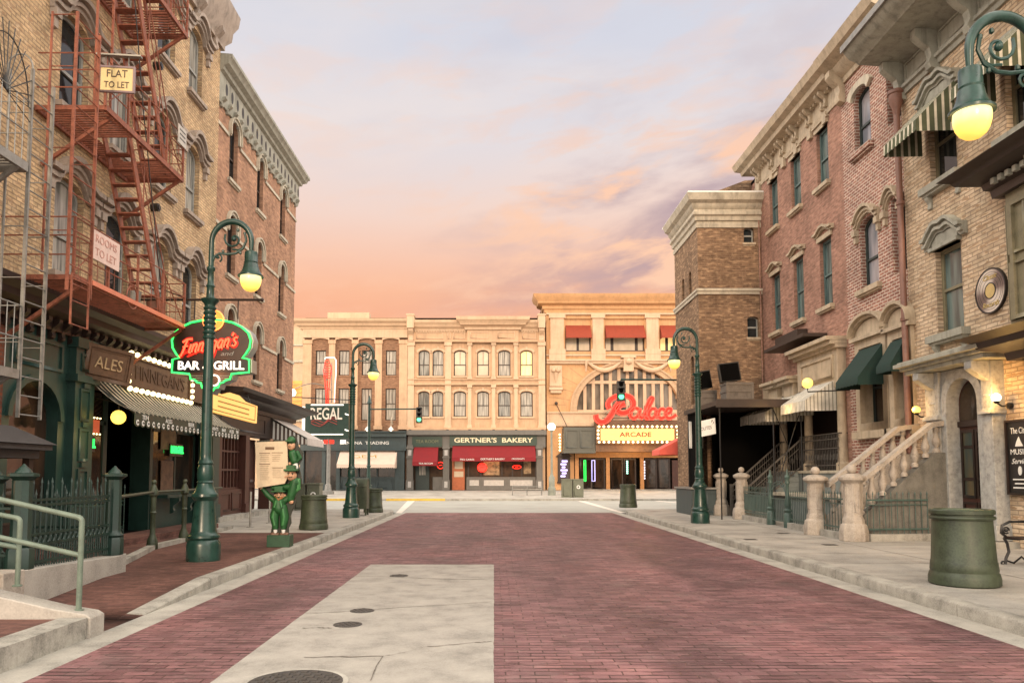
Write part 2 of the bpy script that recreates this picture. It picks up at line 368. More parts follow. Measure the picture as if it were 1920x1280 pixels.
strWx = striped('striped_canvas_pale_side', (.30, .28, .23), (.66, .62, .54), .11, 'x', .3)
pk = dict(
  dark=pane('dark_glass', (.018, .022, .024), .06), teal=pane('teal_glass', (.05, .075, .075), .10, (.13, .18, .17), 5),
  curt=pane('curtained_glass', (.13, .13, .12), .10, (.40, .38, .34), 9), lace=pane('pale_lace_glass', (.24, .22, .19), .12, (.50, .45, .38), 12),
  blind=pane('cream_blind_glass', (.50, .40, .27), .2, (.60, .48, .34), 1.2), lit=pane('lamp_lit_glass', (.75, .48, .16), .3, (.85, .60, .25), 2, .55),
  shop=pane('shop_window_glass', (.012, .009, .007), .06, (.045, .026, .016), 2), orange=pane('orange_glass', (.75, .36, .08), .2, (.6, .22, .03), 1, .35),
  lav=pane('lavender_reflecting_glass', (.16, .17, .20), .08, (.36, .34, .36), 3))
globeY = emis('yellow_lamp_glass', (1, .63, .10), 1.25, (.9, .7, .2))
globeW = emis('white_lamp_glass', (1, .86, .62), 2.2)
bulbM = emis('bulb_light', (1, .78, .38), 2.6)
neonG = emis('green_neon', (.03, .9, .12), 1.5); neonR = emis('red_neon', (1, .025, .012), 1.0); neonO = emis('orange_neon', (1, .25, .06), 1.6)
neonW = emis('white_neon', (1, .93, .82), 1.0); marq = emis('marquee_panel_light', (1, .50, .12), .50, (.8, .5, .2))
neonB = emis('blue_neon', (.55, .5, 1), 1.4)
# ---------------------------------------------------------------- facade helpers (local s along the wall, z up, o outward)
XL, XR = -8.5, 10.2
FL = lambda s, z, o: (XL+o, s, z)
FR = lambda s, z, o: (XR-o, s, z)
def FY(Y): return lambda s, z, o: (s, Y-o, z)
def arc(s0, s1, z1, rise, n=10):
    c = (s0+s1)/2; h = (s1-s0)/2
    return [(c-h*math.cos(math.pi*i/n), z1-rise+rise*math.sin(math.pi*i/n)) for i in range(n+1)]
def outline(s0, s1, z0, z1, rise, n=10):
    if rise <= 0: return [(s0, z0), (s1, z0), (s1, z1), (s0, z1)]
    return [(s0, z0), (s1, z0)]+arc(s0, s1, z1, rise, n)[::-1]
def wall(m, s0, s1, z0, z1, ops, d=.28, o=0, caps=True):
    S = sorted({round(x, 4) for x in [s0, s1]+[v for q in ops for v in q[:2]]}); Z = sorted({round(x, 4) for x in [z0, z1]+[v for q in ops for v in q[2:4]]})
    for i in range(len(S)-1):
        for j in range(len(Z)-1):
            cs, cz = (S[i]+S[i+1])/2, (Z[j]+Z[j+1])/2
            if any(q[0] < cs < q[1] and q[2] < cz < q[3] for q in ops): continue
            m.quad((S[i], Z[j], o), (S[i+1], Z[j], o), (S[i+1], Z[j+1], o), (S[i], Z[j+1], o))
    for q in ops:
        a0, a1, b0, b1 = q[:4]; ri = q[4] if len(q) > 4 else 0
        if ri > 0:
            A = arc(a0, a1, b1, ri)
            for p, r_ in zip(A[:-1], A[1:]): m.quad((*p, o), (*r_, o), (r_[0], b1, o), (p[0], b1, o))
        O = outline(a0, a1, b0, b1, ri)
        for p, r_ in zip(O, O[1:]+O[:1]): m.quad((*p, o), (*r_, o), (*r_, o-d), (*p, o-d))
    if caps:
        for s in (s0, s1): m.quad((s, z0, o), (s, z1, o), (s, z1, o-d), (s, z0, o-d))
        m.quad((s0, z1, o), (s1, z1, o), (s1, z1, o-d), (s0, z1, o-d))
    return m
def ring(m, s0, s1, z0, z1, rise, t, o0, o1, n=10):
    O = outline(s0, s1, z0, z1, rise, n); I = outline(s0+t, s1-t, z0+t, z1-t, max(0, rise-t*.6) if rise > 0 else 0, n)
    m.band(O+O[:1], I+I[:1], o0, o1)
def sash(fr, par, s0, s1, z0, z1, rise, d, fm, pm, t=.06, mid=.5, mull=0, top_mull=False, back=.03):
    m = M(fr); ring(m, s0, s1, z0, z1, rise, t, -d, -d+.07)
    zm = z0+(z1-rise-z0)*mid if rise > .2 else z0+(z1-z0)*mid
    m.box(s0+t, s1-t, zm-.03, zm+.035, -d+.01, -d+.075)
    for k in range(mull):
        x = s0+(s1-s0)*(k+1)/(mull+1)
        m.box(x-.018, x+.018, (zm+.035) if top_mull else z0+t, z1-t-(rise*.12), -d+.015, -d+.055)
    w_ = m.build('window', fm, par)
    p = M(fr); O = outline(s0+t*.5, s1-t*.5, z0+t*.5, z1-t*.5, max(0, rise-t*.3) if rise > 0 else 0); p.prism(O, -d+.006, -d+.028); p.build('pane', pm, w_)
    return w_
def sill(fr, win, s0, s1, z, mat, ext=.1, h=.12, proud=.12):
    m = M(fr); m.box(s0-ext, s1+ext, z-h, z, -.25, proud); m.box(s0-ext+.03, s1+ext-.03, z-h-.05, z-h, -.02, proud-.05); m.build('sill', mat, win)
def hood_arc(fr, win, s0, s1, z1, rise, mat, w=.16, proud=.09, legs=.5, n=10):
    m = M(fr); A = arc(s0, s1, z1, rise, n); B = arc(s0-w, s1+w, z1+w, rise+(w if rise > .3 else 0), n)
    A = [(A[0][0], A[0][1]-legs)]+A+[(A[-1][0], A[-1][1]-legs)]; B = [(B[0][0], A[0][1])]+B+[(B[-1][0], A[-1][1])]
    m.band(A, B, 0.003, proud)
    B2 = [(p[0], p[1]) for p in B]; D = arc(s0-w-.05, s1+w+.05, z1+w+.05, rise+(w+.05 if rise > .3 else 0), n); D = [(D[0][0], A[0][1])]+D+[(D[-1][0], A[-1][1])]
    m.band(B2, D, 0.003, proud+.05); m.build('hood', mat, win)
def hood_wavy(fr, win, s0, s1, z1, mat, rise=.42, ear=.28, k=1.0):
    m = M(fr); c = (s0+s1)/2; h = (s1-s0)/2; n = 14
    P = [(s0-ear, z1-rise*.75), (s0-ear*.35, z1-rise*.75)]
    P += [(c-h*math.cos(math.pi*i/n)*1.02, z1-rise*.75+rise*math.sin(math.pi*i/n)**1.3+.0) for i in range(1, n)]
    P += [(s1+ear*.35, z1-rise*.75), (s1+ear, z1-rise*.75)]
    for a, b, pr in ((-.02, .07, .10), (.07, .15, .16), (.15, .2, .12), (.2, .30, .24)):
        m.band([(x, z+a*k) for x, z in P], [(x, z+b*k) for x, z in P], .003, pr*k)
    for x in (s0-ear*.75, s1+ear*.75):
        m.box(x-.09, x+.09, z1-rise*.75-.18, z1-rise*.75-.02, .003, .14); m.box(x-.06, x+.06, z1-rise*.75-.38, z1-rise*.75-.18, .003, .09)
    m.build('hood', mat, win)
def hood_ped(fr, win, s0, s1, z1, mat, lift=.16):      # low pointed hood with flat ears
    m = M(fr); c = (s0+s1)/2
    P = [(s0-.22, z1+.18), (s0-.02, z1+.18), (c-.12, z1+.18+lift), (c+.12, z1+.18+lift), (s1+.02, z1+.18), (s1+.22, z1+.18)]
    for a, b, pr in ((-.02, .05, .08), (.05, .12, .16)): m.band([(x, z+a) for x, z in P], [(x, z+b) for x, z in P], .003, pr)
    m.box(s0-.1, s1+.1, z1, z1+.15, -.05, .06); m.build('hood', mat, win)
def lintel(fr, win, s0, s1, z1, mat, h=.2, ext=.14, proud=.05):
    m = M(fr); m.box(s0-ext, s1+ext, z1, z1+h, -.1, proud); m.box(s0-ext-.04, s1+ext+.04, z1+h, z1+h+.05, -.02, proud+.05); m.build('lintel', mat, win)
def body(par, x0, x1, y0, y1, z0, z1, mat, rmat=None):
    m = M(); m.box(x0, x1, y0, y1, z0, z1); m.build('rear_wall', mat, par)
    r_ = M(); r_.box(x0-.02, x1+.02, y0-.02, y1+.02, z1+.003, z1+.12); r_.build('roof', rmat or darkI, par)
def console(m, s, z, w, h, pr):      # scroll bracket, its top at z
    prof = [(0, z), (pr, z), (pr, z-h*.18), (pr*.72, z-h*.34), (pr*.42, z-h*.46), (pr*.34, z-h*.66), (pr*.46, z-h*.82), (pr*.38, z-h*.95), (pr*.12, z-h), (0, z-h)]
    vv = [(s+dx_, zz, o+.003) for dx_ in (-w/2, w/2) for o, zz in prof]; n = len(prof)
    m.add(vv, [tuple(range(n)), tuple(range(n, 2*n))]+[(i, (i+1) % n, n+(i+1) % n, n+i) for i in range(n)])
def awning(fr, par, s0, s1, zt, zb, out, mat, val=.22, scal=True, o0=.03, name='canopy', sag=.0, fmat=None, sides=True, smat=None):
    m = M(fr); n = max(6, int((s1-s0)/.16)); k = 5
    def zz(t): return zt+(zb-zt)*t-sag*math.sin(math.pi*t)
    rows = [[(s0+(s1-s0)*i/n, zz(j/k), o0+(out-o0)*j/k) for i in range(n+1)] for j in range(k+1)]
    vv = [p for r_ in rows for p in r_]+[(p[0], p[1]-.012, p[2]) for r_ in rows for p in r_]; q = (n+1)*(k+1)
    fs = [(j*(n+1)+i, j*(n+1)+i+1, (j+1)*(n+1)+i+1, (j+1)*(n+1)+i) for j in range(k) for i in range(n)]
    m.add(vv, fs+[tuple(q+a for a in f) for f in fs])
    for i in range(n):      # valance with scalloped edge
        a, b = s0+(s1-s0)*i/n, s0+(s1-s0)*(i+1)/n; c = (a+b)/2; w_ = .035 if scal else 0
        m.add([(a, zb, out), (b, zb, out), (b, zb-val+w_, out+.005), (c, zb-val, out+.02), (a, zb-val+w_, out+.005)], [(0, 1, 2, 3, 4)])
        m.add([(a, zb, out-.012), (b, zb, out-.012), (b, zb-val+w_, out-.008), (c, zb-val, out+.004), (a, zb-val+w_, out-.008)], [(0, 1, 2, 3, 4)])
    if sides:
        for s in (s0, s1):
            m.k = 1; m.add([(s, zt, o0)]+[(s, zz(j/k), o0+(out-o0)*j/k) for j in range(1, k+1)]+[(s, zb-val, out), (s, zb-val+.02, o0)], [tuple(range(k+3))]); m.k = 0
    a_ = m.build(name, [mat, smat or mat], par)
    f = M(fr)
    for s in (s0+.03, s1-.03): f.tube([fr_(fr, s, zt-.02, o0), fr_(fr, s, zb-.02, out-.03)] if False else [(s, zt-.03, o0), (s, zb-.03, out-.03)], .014, 5)
    f.tube([(s0+.03, zb-.03, out-.03), (s1-.03, zb-.03, out-.03)], .014, 5)
    f.build('frame', fmat or iron, par)
    return a_
def fr_(fr, *a): return a
def rectpipe(m, pts, w_=.05):
    for p, q in zip(pts[:-1], pts[1:]): m.bar(p, q, w_, w_)

# ================================================================ GROUND
def struct(name, m, mat, **k): return m.build(name, mat, None, kind='structure', **k)
def road_mat():
    m, t, b = newmat('street_paving_brick'); uv, pos = fuv(t)
    nv = t.nodes.new('ShaderNodeTexNoise'); nv.inputs['Scale'].default_value = 1.7; nv.inputs['Detail'].default_value = 5; t.links.new(uv, nv.inputs['Vector'])
    ma = t.nodes.new('ShaderNodeVectorMath'); ma.operation = 'MULTIPLY_ADD'; t.links.new(nv.outputs['Color'], ma.inputs[0]); ma.inputs[1].default_value = (.05, .045, 0); t.links.new(uv, ma.inputs[2])
    bt = t.nodes.new('ShaderNodeTexBrick'); t.links.new(ma.outputs[0], bt.inputs['Vector'])
    bt.inputs['Scale'].default_value = 1; bt.inputs['Brick Width'].default_value = .235; bt.inputs['Row Height'].default_value = .105
    bt.inputs['Mortar Size'].default_value = .006; bt.inputs['Mortar Smooth'].default_value = .3
    bt.inputs['Color1'].default_value = (.245, .122, .128, 1); bt.inputs['Color2'].default_value = (.145, .068, .074, 1); bt.inputs['Mortar'].default_value = (.15, .08, .072, 1)
    mp = t.nodes.new('ShaderNodeMapping'); mp.inputs['Scale'].default_value = (2.2, 10.5, 1); t.links.new(uv, mp.inputs[0])
    crk = noise(t, mp.outputs[0], 1.0, 4, .62, .25)
    gap = mth(t, 'MULTIPLY', bt.outputs['Fac'], ramp(t, noise(t, pos, 2.3, 5, .7), [(.46, (.10,)*3), (.60, (1,)*3)]))
    col = mixc(t, gap, bt.outputs['Color'], (.045, .022, .02))
    col = mixc(t, mth(t, 'MULTIPLY', ramp(t, crk, [(.60, (0,)*3), (.63, (1,)*3)]), .55), col, (.06, .03, .027))
    col = mixc(t, mth(t, 'MULTIPLY', ramp(t, crk, [(.30, (1,)*3), (.42, (0,)*3)]), .4), col, (.36, .23, .205))
    lg = noise(t, pos, .45, 6, .65)
    col = mixc(t, 1.0, col, ramp(t, lg, [(.34, (.60, .58, .62)), (.5, (1, 1, 1)), (.66, (1.28, 1.2, 1.15))]), 'MULTIPLY')
    col = mixc(t, mth(t, 'MULTIPLY', ramp(t, noise(t, pos, 1.3, 7, .75), [(.52, (0,)*3), (.68, (1,)*3)]), .35), col, (.19, .15, .14))
    col = mixc(t, mth(t, 'MULTIPLY', ramp(t, noise(t, pos, 14, 4, .7), [(.60, (0,)*3), (.72, (1,)*3)]), .45), col, (.40, .31, .29))
    mp2 = t.nodes.new('ShaderNodeMapping'); mp2.inputs['Scale'].default_value = (.9, .12, 1); t.links.new(pos, mp2.inputs[0])
    trk = noise(t, mp2.outputs[0], 1.0, 4, .6); col = mixc(t, 1.0, col, ramp(t, trk, [(.38, (.78,)*3), (.62, (1.16,)*3)]), 'MULTIPLY')
    t.links.new(col, b.inputs['Base Color']); b.inputs['Specular IOR Level'].default_value = .35
    t.links.new(mth(t, 'ADD', .33, mth(t, 'MULTIPLY', lg, .4)), b.inputs['Roughness'])
    sv_ = t.nodes.new('ShaderNodeSeparateXYZ'); t.links.new(ma.outputs[0], sv_.inputs[0])
    rw = mth(t, 'DIVIDE', sv_.outputs[1], .105); ri_ = mth(t, 'FLOOR', rw); fr2 = mth(t, 'FRACT', rw)
    cc = t.nodes.new('ShaderNodeCombineXYZ'); t.links.new(mth(t, 'MULTIPLY', sv_.outputs[0], 1.9), cc.inputs[0]); t.links.new(mth(t, 'MULTIPLY', ri_, 3.77), cc.inputs[1])
    seg = ramp(t, noise(t, cc.outputs[0], 1.0, 3, .6), [(.50, (0,)*3), (.55, (1,)*3)])
    ln_ = ramp(t, mth(t, 'ABSOLUTE', mth(t, 'SUBTRACT', fr2, .5)), [(.30, (0,)*3), (.42, (1,)*3)])
    dash = mth(t, 'MULTIPLY', seg, ln_)
    col = mixc(t, mth(t, 'MULTIPLY', dash, .85), col, (.035, .016, .015)); t.links.new(col, b.inputs['Base Color'])
    gap = mth(t, 'ADD', gap, dash)
    h = mth(t, 'SUBTRACT', mth(t, 'MULTIPLY', noise(t, pos, 30, 4, .7), .5), mth(t, 'ADD', gap, ramp(t, crk, [(.58, (0,)*3), (.68, (1,)*3)])))
    bump(t, b, h, .8, .02); return m
roadM = road_mat()
sideBrick = brick('pavement_brick', (.165, .078, .062), (.115, .055, .045), (.085, .05, .042), .21, .07, .004, .5, .35, (.26, .14, .11))
conc = plain('slab_concrete', (.35, .325, .29), .75, .24, 2.6, bmp=.5, fine=70)
conc2 = plain('kerb_concrete', (.34, .32, .28), .8, .4, 2.5, bmp=.4, dirt=.35, fine=60)
conc3 = plain('pavement_concrete', (.37, .34, .30), .78, .34, .9, bmp=.25, fine=50)
gutM = plain('gutter_concrete', (.37, .35, .31), .78, .34, 1.6, bmp=.25, fine=60)
gasph = plain('cross_street_concrete', (.33, .325, .295), .8, .14, .5, bmp=.2)
jointM = plain('dark_joint', (.15, .13, .11), .9, .3, 6)
yellow = plain('yellow_kerb_paint', (.68, .44, .07), .6, .2, 5)
castI = plain('cast_iron_cover', (.07, .065, .06), .5, .3, 20, metal=.3)
def sheet(m, x0, x1, y0, y1, z): m.quad((x0, y0, z), (x1, y0, z), (x1, y1, z), (x0, y1, z))
g = M(); sheet(g, -900, 900, -300, 1500, -.03); struct('ground', g, gasph)
g = M(); sheet(g, -60, 60, 30.9, 44.6, 0.0); struct('cross_street', g, gasph)
g = M(); sheet(g, -3.62, 4.86, -8, 30.9, .004)
struct('brick_road', g, roadM)
# gutters
g = M(); sheet(g, -4.0, -3.62, -8, 30.9, .002); struct('gutter', g, gutM)
g = M(); sheet(g, 4.86, 5.22, -8, 30.9, .002); struct('gutter', g, gutM)
# concrete patch in the brick
g = M(); E_ = []
for (xa_, ya_), (xb_, yb_) in (((-2.17, -8), (0, -8)), ((0, -8), (0, 13.3)), ((0, 13.3), (-2.17, 13.3)), ((-2.17, 13.3), (-2.17, -8))):
    k_ = int(math.hypot(xb_-xa_, yb_-ya_)/.12)
    for i in range(k_): E_.append((xa_+(xb_-xa_)*i/k_+random.gauss(0, .002), ya_+(yb_-ya_)*i/k_+random.gauss(0, .002)))
g.add([(x, y, .009) for x, y in E_], [tuple(range(len(E_)))]); g.add([(x, y, z) for z in (.009, -.005) for x, y in E_], [(i, (i+1) % len(E_), len(E_)+(i+1) % len(E_), len(E_)+i) for i in range(len(E_))]); struct('concrete_slab', g, conc)
def crack(pts, w_=.012, z=.013, m=None):
    g = m or M(); A = []; B = []
    for i, (x, y) in enumerate(pts):
        j = w_*random.uniform(.6, 1.3); A.append((x-j*.3, y-j/2)); B.append((x+j*.3, y+j/2))
    for i in range(len(A)-1): g.quad((*A[i], z), (*A[i+1], z), (*B[i+1], z), (*B[i], z))
    return g
def gp(px, py, Z=0.0): return pt(px, py, Z=Z)[:2]
g = M()
for pl in ([(570, 1234), (640, 1233), (718, 1232)], [(718, 1232), (760, 1224), (800, 1214), (850, 1210), (890, 1206), (922, 1204)], [(718, 1232), (706, 1250), (695, 1278)],
           [(573, 1151), (640, 1148), (700, 1144), (760, 1139), (820, 1136), (870, 1133), (923, 1129)], [(660, 1081), (740, 1082), (790, 1085), (860, 1087), (924, 1086)],
           [(567, 1179), (600, 1178), (622, 1179)]):
    q = [gp(*p) for p in pl]; f = []
    for a, b in zip(q[:-1], q[1:]):
        for i in range(6): t_ = i/6; f.append((a[0]+(b[0]-a[0])*t_, a[1]+(b[1]-a[1])*t_+random.uniform(-.012, .012)))
    f.append(q[-1]); crack(f, .017, .014, g)
struct('pavement_joint', g, jointM)
# manhole covers
def cover(px, py, r, name, label):
    x, y = gp(px, py); t = thing(name, label, 'manhole cover', (x, y, .01))
    m = M(); m.lathe(x, y, [(r*1.12, .001), (r*1.12, .006), (r*1.02, .008), (r*1.0, .004)], 32, .009); m.build('rim', gutM if r > .25 else castI, t)
    m = M(); m.lathe(x, y, [(r, .0), (r, .008), (r*.93, .009), (r*.9, .006)], 32, .009)
    st = .085 if r > .25 else .06
    n = int(r/st)+1
    for i in range(-n, n+1):
        for j in range(-n, n+1):
            a, b = i*st+(j % 2)*st/2, j*st*.86
            if a*a+b*b < (r*.86)**2: m.box(x+a-st*.3, x+a+st*.3, y+b-st*.25, y+b+st*.25, .014, .022)
    m.build('lid', castI, t)
cover(553, 1282, .36, 'manhole_cover', 'large round cast iron manhole cover in the pale concrete strip, nearest the bottom edge')
cover(652, 1172, .135, 'utility_cover', 'small dark round cover just above the large manhole in the concrete strip')
cover(679, 1146, .125, 'utility_cover', 'small round cover set on the joint line across the concrete strip')
cover(748, 1080, .13, 'utility_cover', 'small round cover nearest the far end of the concrete strip')
# right pavement and kerb
g = M(); sheet(g, 5.42, 10.4, -8, 30.7, .15); sheet(g, 10.4, 14, 24, 30.7, .15); struct('pavement', g, conc3)
def kerb(name, pts, hs, w_=.2, n_out=1, mat=conc2):      # pts along the road edge, hs kerb height
    g = M(); r_ = .03
    for (a, ha), (b, hb) in zip(zip(pts[:-1], hs[:-1]), zip(pts[1:], hs[1:])):
        L = math.hypot(b[0]-a[0], b[1]-a[1]); k = max(1, int(L/1.5))
        for i in range(k):
            q = []
            for t_ in ((i+.004)/k, (i+1-.004)/k):
                x, y, h = a[0]+(b[0]-a[0])*t_, a[1]+(b[1]-a[1])*t_, ha+(hb-ha)*t_
                j = 0
                q.append([(x, y, -.02), (x, y, max(h-r_, 0.004)), (x+n_out*r_*.35, y, max(h-r_*.35, .005)), (x+n_out*r_, y, max(h, .006)), (x+n_out*w_, y, max(h, .006)+.001), (x+n_out*w_, y, -.02)])
            vv = q[0]+q[1]; g.add(vv, [(j, (j+1) % 6, 6+(j+1) % 6, 6+j) for j in range(6)]+[(0, 1, 2, 3, 4, 5), (6, 7, 8, 9, 10, 11)])
    return struct(name, g, mat)
kerb('kerb', [(5.22, -8), (5.22, 29.6)], [.15, .15], .2, 1)
g = M(); x0 = 5.42
for y in [6.2+1.52*i for i in range(17)]: crack([(5.42+.5*i, y+random.uniform(-.004, .004)) for i in range(10)], .016, .1545, g)
for x in (7.35,):
    q = [(x+random.uniform(-.003, .003), 4+i) for i in range(27)]
    for a, b in zip(q[:-1], q[1:]): g.quad((a[0]-.008, a[1], .1545), (a[0]+.008, a[1], .1545), (b[0]+.008, b[1], .1545), (b[0]-.008, b[1], .1545))
struct('pavement_joint', g, jointM)
# left pavement: road level at the near ramp, full height beyond
def zl(y): return .004+max(0, min(1, (y-8.4)/2.2))*.146
g = M()
ys = [7.65, 8.4, 9, 9.5, 10, 10.6, 12, 15, 18.6]
for a, b in zip(ys[:-1], ys[1:]): g.quad((-13, a, zl(a)), (-3.97 if b <= 8.5 else -4.17, a, zl(a)), (-3.97 if b <= 8.5 else -4.17, b, zl(b)), (-13, b, zl(b)))
g.quad((-4.17, 8.4, zl(8.4)), (-3.97, 8.4, zl(8.4)), (-3.97, 8.7, zl(8.4)), (-4.17, 8.7, zl(8.7)))
struct('pavement', g, sideBrick)
g = M(); sheet(g, -13, -4.17, 18.6, 30.7, .15); struct('pavement', g, conc3)
kerb('kerb', [(-3.97, 8.6), (-3.97, 10.6), (-3.97, 29.6)], [.02, .15, .15], .2, -1)
# corner returns of both pavements
g = M()
for sx_, x0, x1 in ((1, 5.22, 14), (-1, -3.97, -14)):
    g.box(min(x0+sx_*1.2, x1), max(x0+sx_*1.2, x1), 30.7, 30.9, -.02, .151)
    A = []; B = []
    for i in range(9):
        a = math.pi/2*i/8; A.append((x0+sx_*(1.2-1.2*math.cos(a)), 29.6+1.3*math.sin(a))); B.append((x0+sx_*(1.2-1.0*math.cos(a)), 29.6+1.1*math.sin(a)))
    g.band(A, B, -.02, .151)
    inner = [(p[0], p[1]) for p in B]+[(x0+sx_*1.2, 29.6)]
    g.prism(inner, -.02, .148)
struct('kerb', g, conc2)
g = M(); sheet(g, 5.25, 6.5, 29.5, 30.75, .149); struct('pavement', g, conc3)
# near left: raised brick platform, kerb stones and the sloping ramp wall
g = M(); g.box(-12, -4.22, -6, 7.38, -.02, .19); struct('pavement', g, sideBrick)
g = M(); g.box(-4.22, -3.96, 5.72, 7.38, -.02, .205)
struct('kerb', g, conc2, )
g = M(); g.box(-4.35, -3.955, -6, 5.70, -.02, .285); struct('kerb', g, conc2)
t = M()
prof = [(-3.93, -.02), (-3.93, .2), (-3.99, .235), (-4.3, .285), (-6.6, .80), (-6.6, -.02)]
t.add([(x, y, z) for y in (7.39, 7.66) for x, z in prof], [tuple(range(6)), tuple(range(6, 12))]+[(i, (i+1) % 6, 6+(i+1) % 6, 6+i) for i in range(6)])
tag(t.build('ramp_wall', conc3, None, bevel=.012), 'low sloping pale concrete wall with a pipe handrail on it, lower left corner', 'wall')
# far pavement
g = M(); g.box(-60, 60, 44.6, 44.85, -.02, .12); g.box(-8.4, -5.2, 44.57, 44.83, -.02, .124) if False else None; struct('kerb', g, conc2)
g = M(); g.quad((-60, 44.85, .119), (60, 44.85, .119), (60, 62, .30), (-60, 62, .30)); struct('pavement', g, conc3)
g = M()
for x0, x1 in ((-11.6, -8.8), (-6.4, -2.9), (-13.4, -12.4)): g.box(x0, x1, 44.57, 44.88, .0, .128)
struct('painted_kerb', g, yellow)
# pale crossing bands from the corners across the street
g = M()
for a, b in (((-3.9, 30.8), (-4.9, 44.5)), ((5.3, 30.8), (5.15, 44.5)), ((11.6, 35.0), (9.6, 44.5))):
    g.quad((a[0]-.12, a[1], .004), (a[0]+.12, a[1], .004), (b[0]+.22, b[1], .004), (b[0]-.22, b[1], .004))
struct('crossing_band', g, plain('pale_paving_band', (.62, .56, .50), .7, .1, 2))
g = M()
for px, py in ((1380, 1005), (1405, 1012), (1470, 998), (1553, 1021), (1460, 999)):
    x, y = gp(px, py, .15); g.box(x-.14, x+.14, y-.1, y+.1, .15, .155)
struct('utility_cover', g, castI) if False else None
for i, (px, py, lb) in enumerate(((1407, 1011, 'small square iron cover in the right pavement, nearer the kerb'), (1469, 999, 'small square iron cover in the right pavement, by the stone piers'), (1556, 1021, 'small square iron cover in the right pavement, nearest the big bin'))):
    x, y = gp(px, py, .15); g = M(); g.box(x-.13, x+.13, y-.11, y+.11, .1545, .158); g.box(x-.1, x+.1, y-.08, y+.08, .158, .161); tag(g.build('utility_cover', castI), lb, 'cover', 'utility covers in the right pavement')

# ================================================================ LEFT: tan brick tenement over the pub
B = thing('brick_building', 'tall tan brick tenement with wavy window hoods and red fire escape, far left', 'building', (-8.4, 15, .15))
FT = lambda s, z, o: (-8.4+o, s, z)
cols = [(13.95, 14.95), (15.85, 16.85), (17.95, 18.95), (19.85, 20.75)]; rows = [5.45, 8.75, 12.15]
ops = [(a, b, z, z+1.95, .28) for z in rows for a, b in cols]
m = M(FT); wall(m, 7.0, 22.1, 4.95, 16.6, ops, .32); m.build('wall', tanL, B)
body(B, -16, -8.73, 7.0, 22.1, 4.95, 16.6, tanL)
for z in rows:
    for i, (a, b) in enumerate(cols):
        wn = sash(FT, B, a, b, z, z+1.95, .28, .2, greyW, pk['curt' if (i+int(z)) % 2 else 'dark'], .07, .48)
        hood_wavy(FT, wn, a, b, z+2.0, hoodm, .42, .42)
        sill(FT, wn, a, b, z, hoodm, .12, .1, .14)
m = M(FT)
m.sweep([(0, 14.95), (.12, 14.95), (.12, 15.1), (.45, 15.25), (.5, 15.6), (.8, 15.75), (.8, 16.0), (0, 16.0)], [(-8.4, 7), (-8.4, 22.1), (-9.4, 22.1)], 1) if False else None
m = M(); m.sweep([(0, 14.6), (.1, 14.6), (.1, 14.75), (.25, 14.95), (.28, 15.25), (.40, 15.5), (.44, 15.85), (0, 15.9)], [(-8.4, 7), (-8.4, 22.1), (-9.6, 22.1)], 1); m.build('cornice', hoodm, B)
m = M(FT)
for s in [8+1.35*i for i in range(11)]: m.cut(); console(m, s, 14.94, .18, .7, .32)
m.build_each('bracket', hoodm, B)
# moulded band over the pub and projecting shop cornice
m = M(); m.sweep([(0, 4.3), (.08, 4.3), (.1, 4.5), (.3, 4.62), (.3, 4.74), (.42, 4.84), (.42, 4.94), (0, 4.98)], [(-8.4, 7), (-8.4, 22.6)], 1); m.build('shop_cornice', woodD, B)
m = M(FT)
for s in [9.0+.33*i for i in range(41)]: m.cut(); console(m, s, 4.5, .11, .36, .22)
m.build_each('corbel', woodD, B)
# round vents
m = M()
for px, py in ((291, 124), (286, 389)):
    x, y, z = pt(px, py, X=-8.38); m.cut()
    m.tube([(-8.4, y, z), (-8.22, y, z)], .10, 14); m.tube([(-8.22, y, z), (-8.2, y, z)], .065, 12)
m.build_each('vent', iron, B)

# ---- pub front
P = thing('pub_front', 'green painted pub front with dark open bays under a striped awning', 'shopfront', (-8.4, 18.5, .15))
# green pier and arch bay, left of the opening
m = M(FT)
m.box(14.62, 15.32, .15, 4.3, -.3, .16); m.box(14.57, 15.37, .15, .75, -.3, .21); m.box(14.55, 15.39, 3.42, 3.56, -.3, .24); m.box(14.57, 15.37, 4.1, 4.3, -.3, .22)
for z0, z1 in ((.95, 1.7), (1.85, 2.5), (2.65, 3.3), (3.65, 4.0)):
    ring(m, 14.78, 15.16, z0, z1, 0, .05, .16, .19)
for z in (1.78, 2.58, 3.36): m.lathe(0, 0, [(0, 0)]) if False else m.box(14.86, 15.08, z-.05, z+.05, .16, .21)
m.build('pier', greenF, P); m = M(FT)
m.box(22.0, 22.55, .15, 4.3, -.3, .12); m.box(21.95, 22.6, 3.42, 3.55, -.3, .18); m.box(21.95, 22.6, .15, .7, -.3, .17)
m.build('pier', greenF, P)
m = M(FT); wall(m, 12.7, 14.62, 0.15, 4.3, [(12.9, 14.35, .9, 3.3, .7)], .3); hA = arc(12.9, 14.35, 3.3, .7, 12)
m.band(hA, arc(12.78, 14.47, 3.42, .82, 12), .003, .06); ring(m, 12.9, 14.4, 3.55, 4.1, 0, .06, 0.003, .04); m.build('arched_bay', greenF, P)
m = M(FT); m.prism(outline(12.9, 14.35, .9, 3.3, .7), -.25, -.22); m.build('arch_window', pk['shop'], P)
m = M(FT); wall(m, 11.3, 12.7, .15, 4.3, [], .3); m.build('brick_panel', darkB, P)
m = M(FT); wall(m, 7.0, 11.3, .15, 4.3, [(8, 9.6, .8, 3.2, 0), (9.9, 11.1, .8, 3.2, 0)], .3); m.build('panelled_bay', greyB, P)
m = M(FT); m.box(8, 9.6, .8, 3.2, -.27, -.24); m.box(9.9, 11.1, .8, 3.2, -.27, -.24); m.build('glazing', pk['shop'], P)
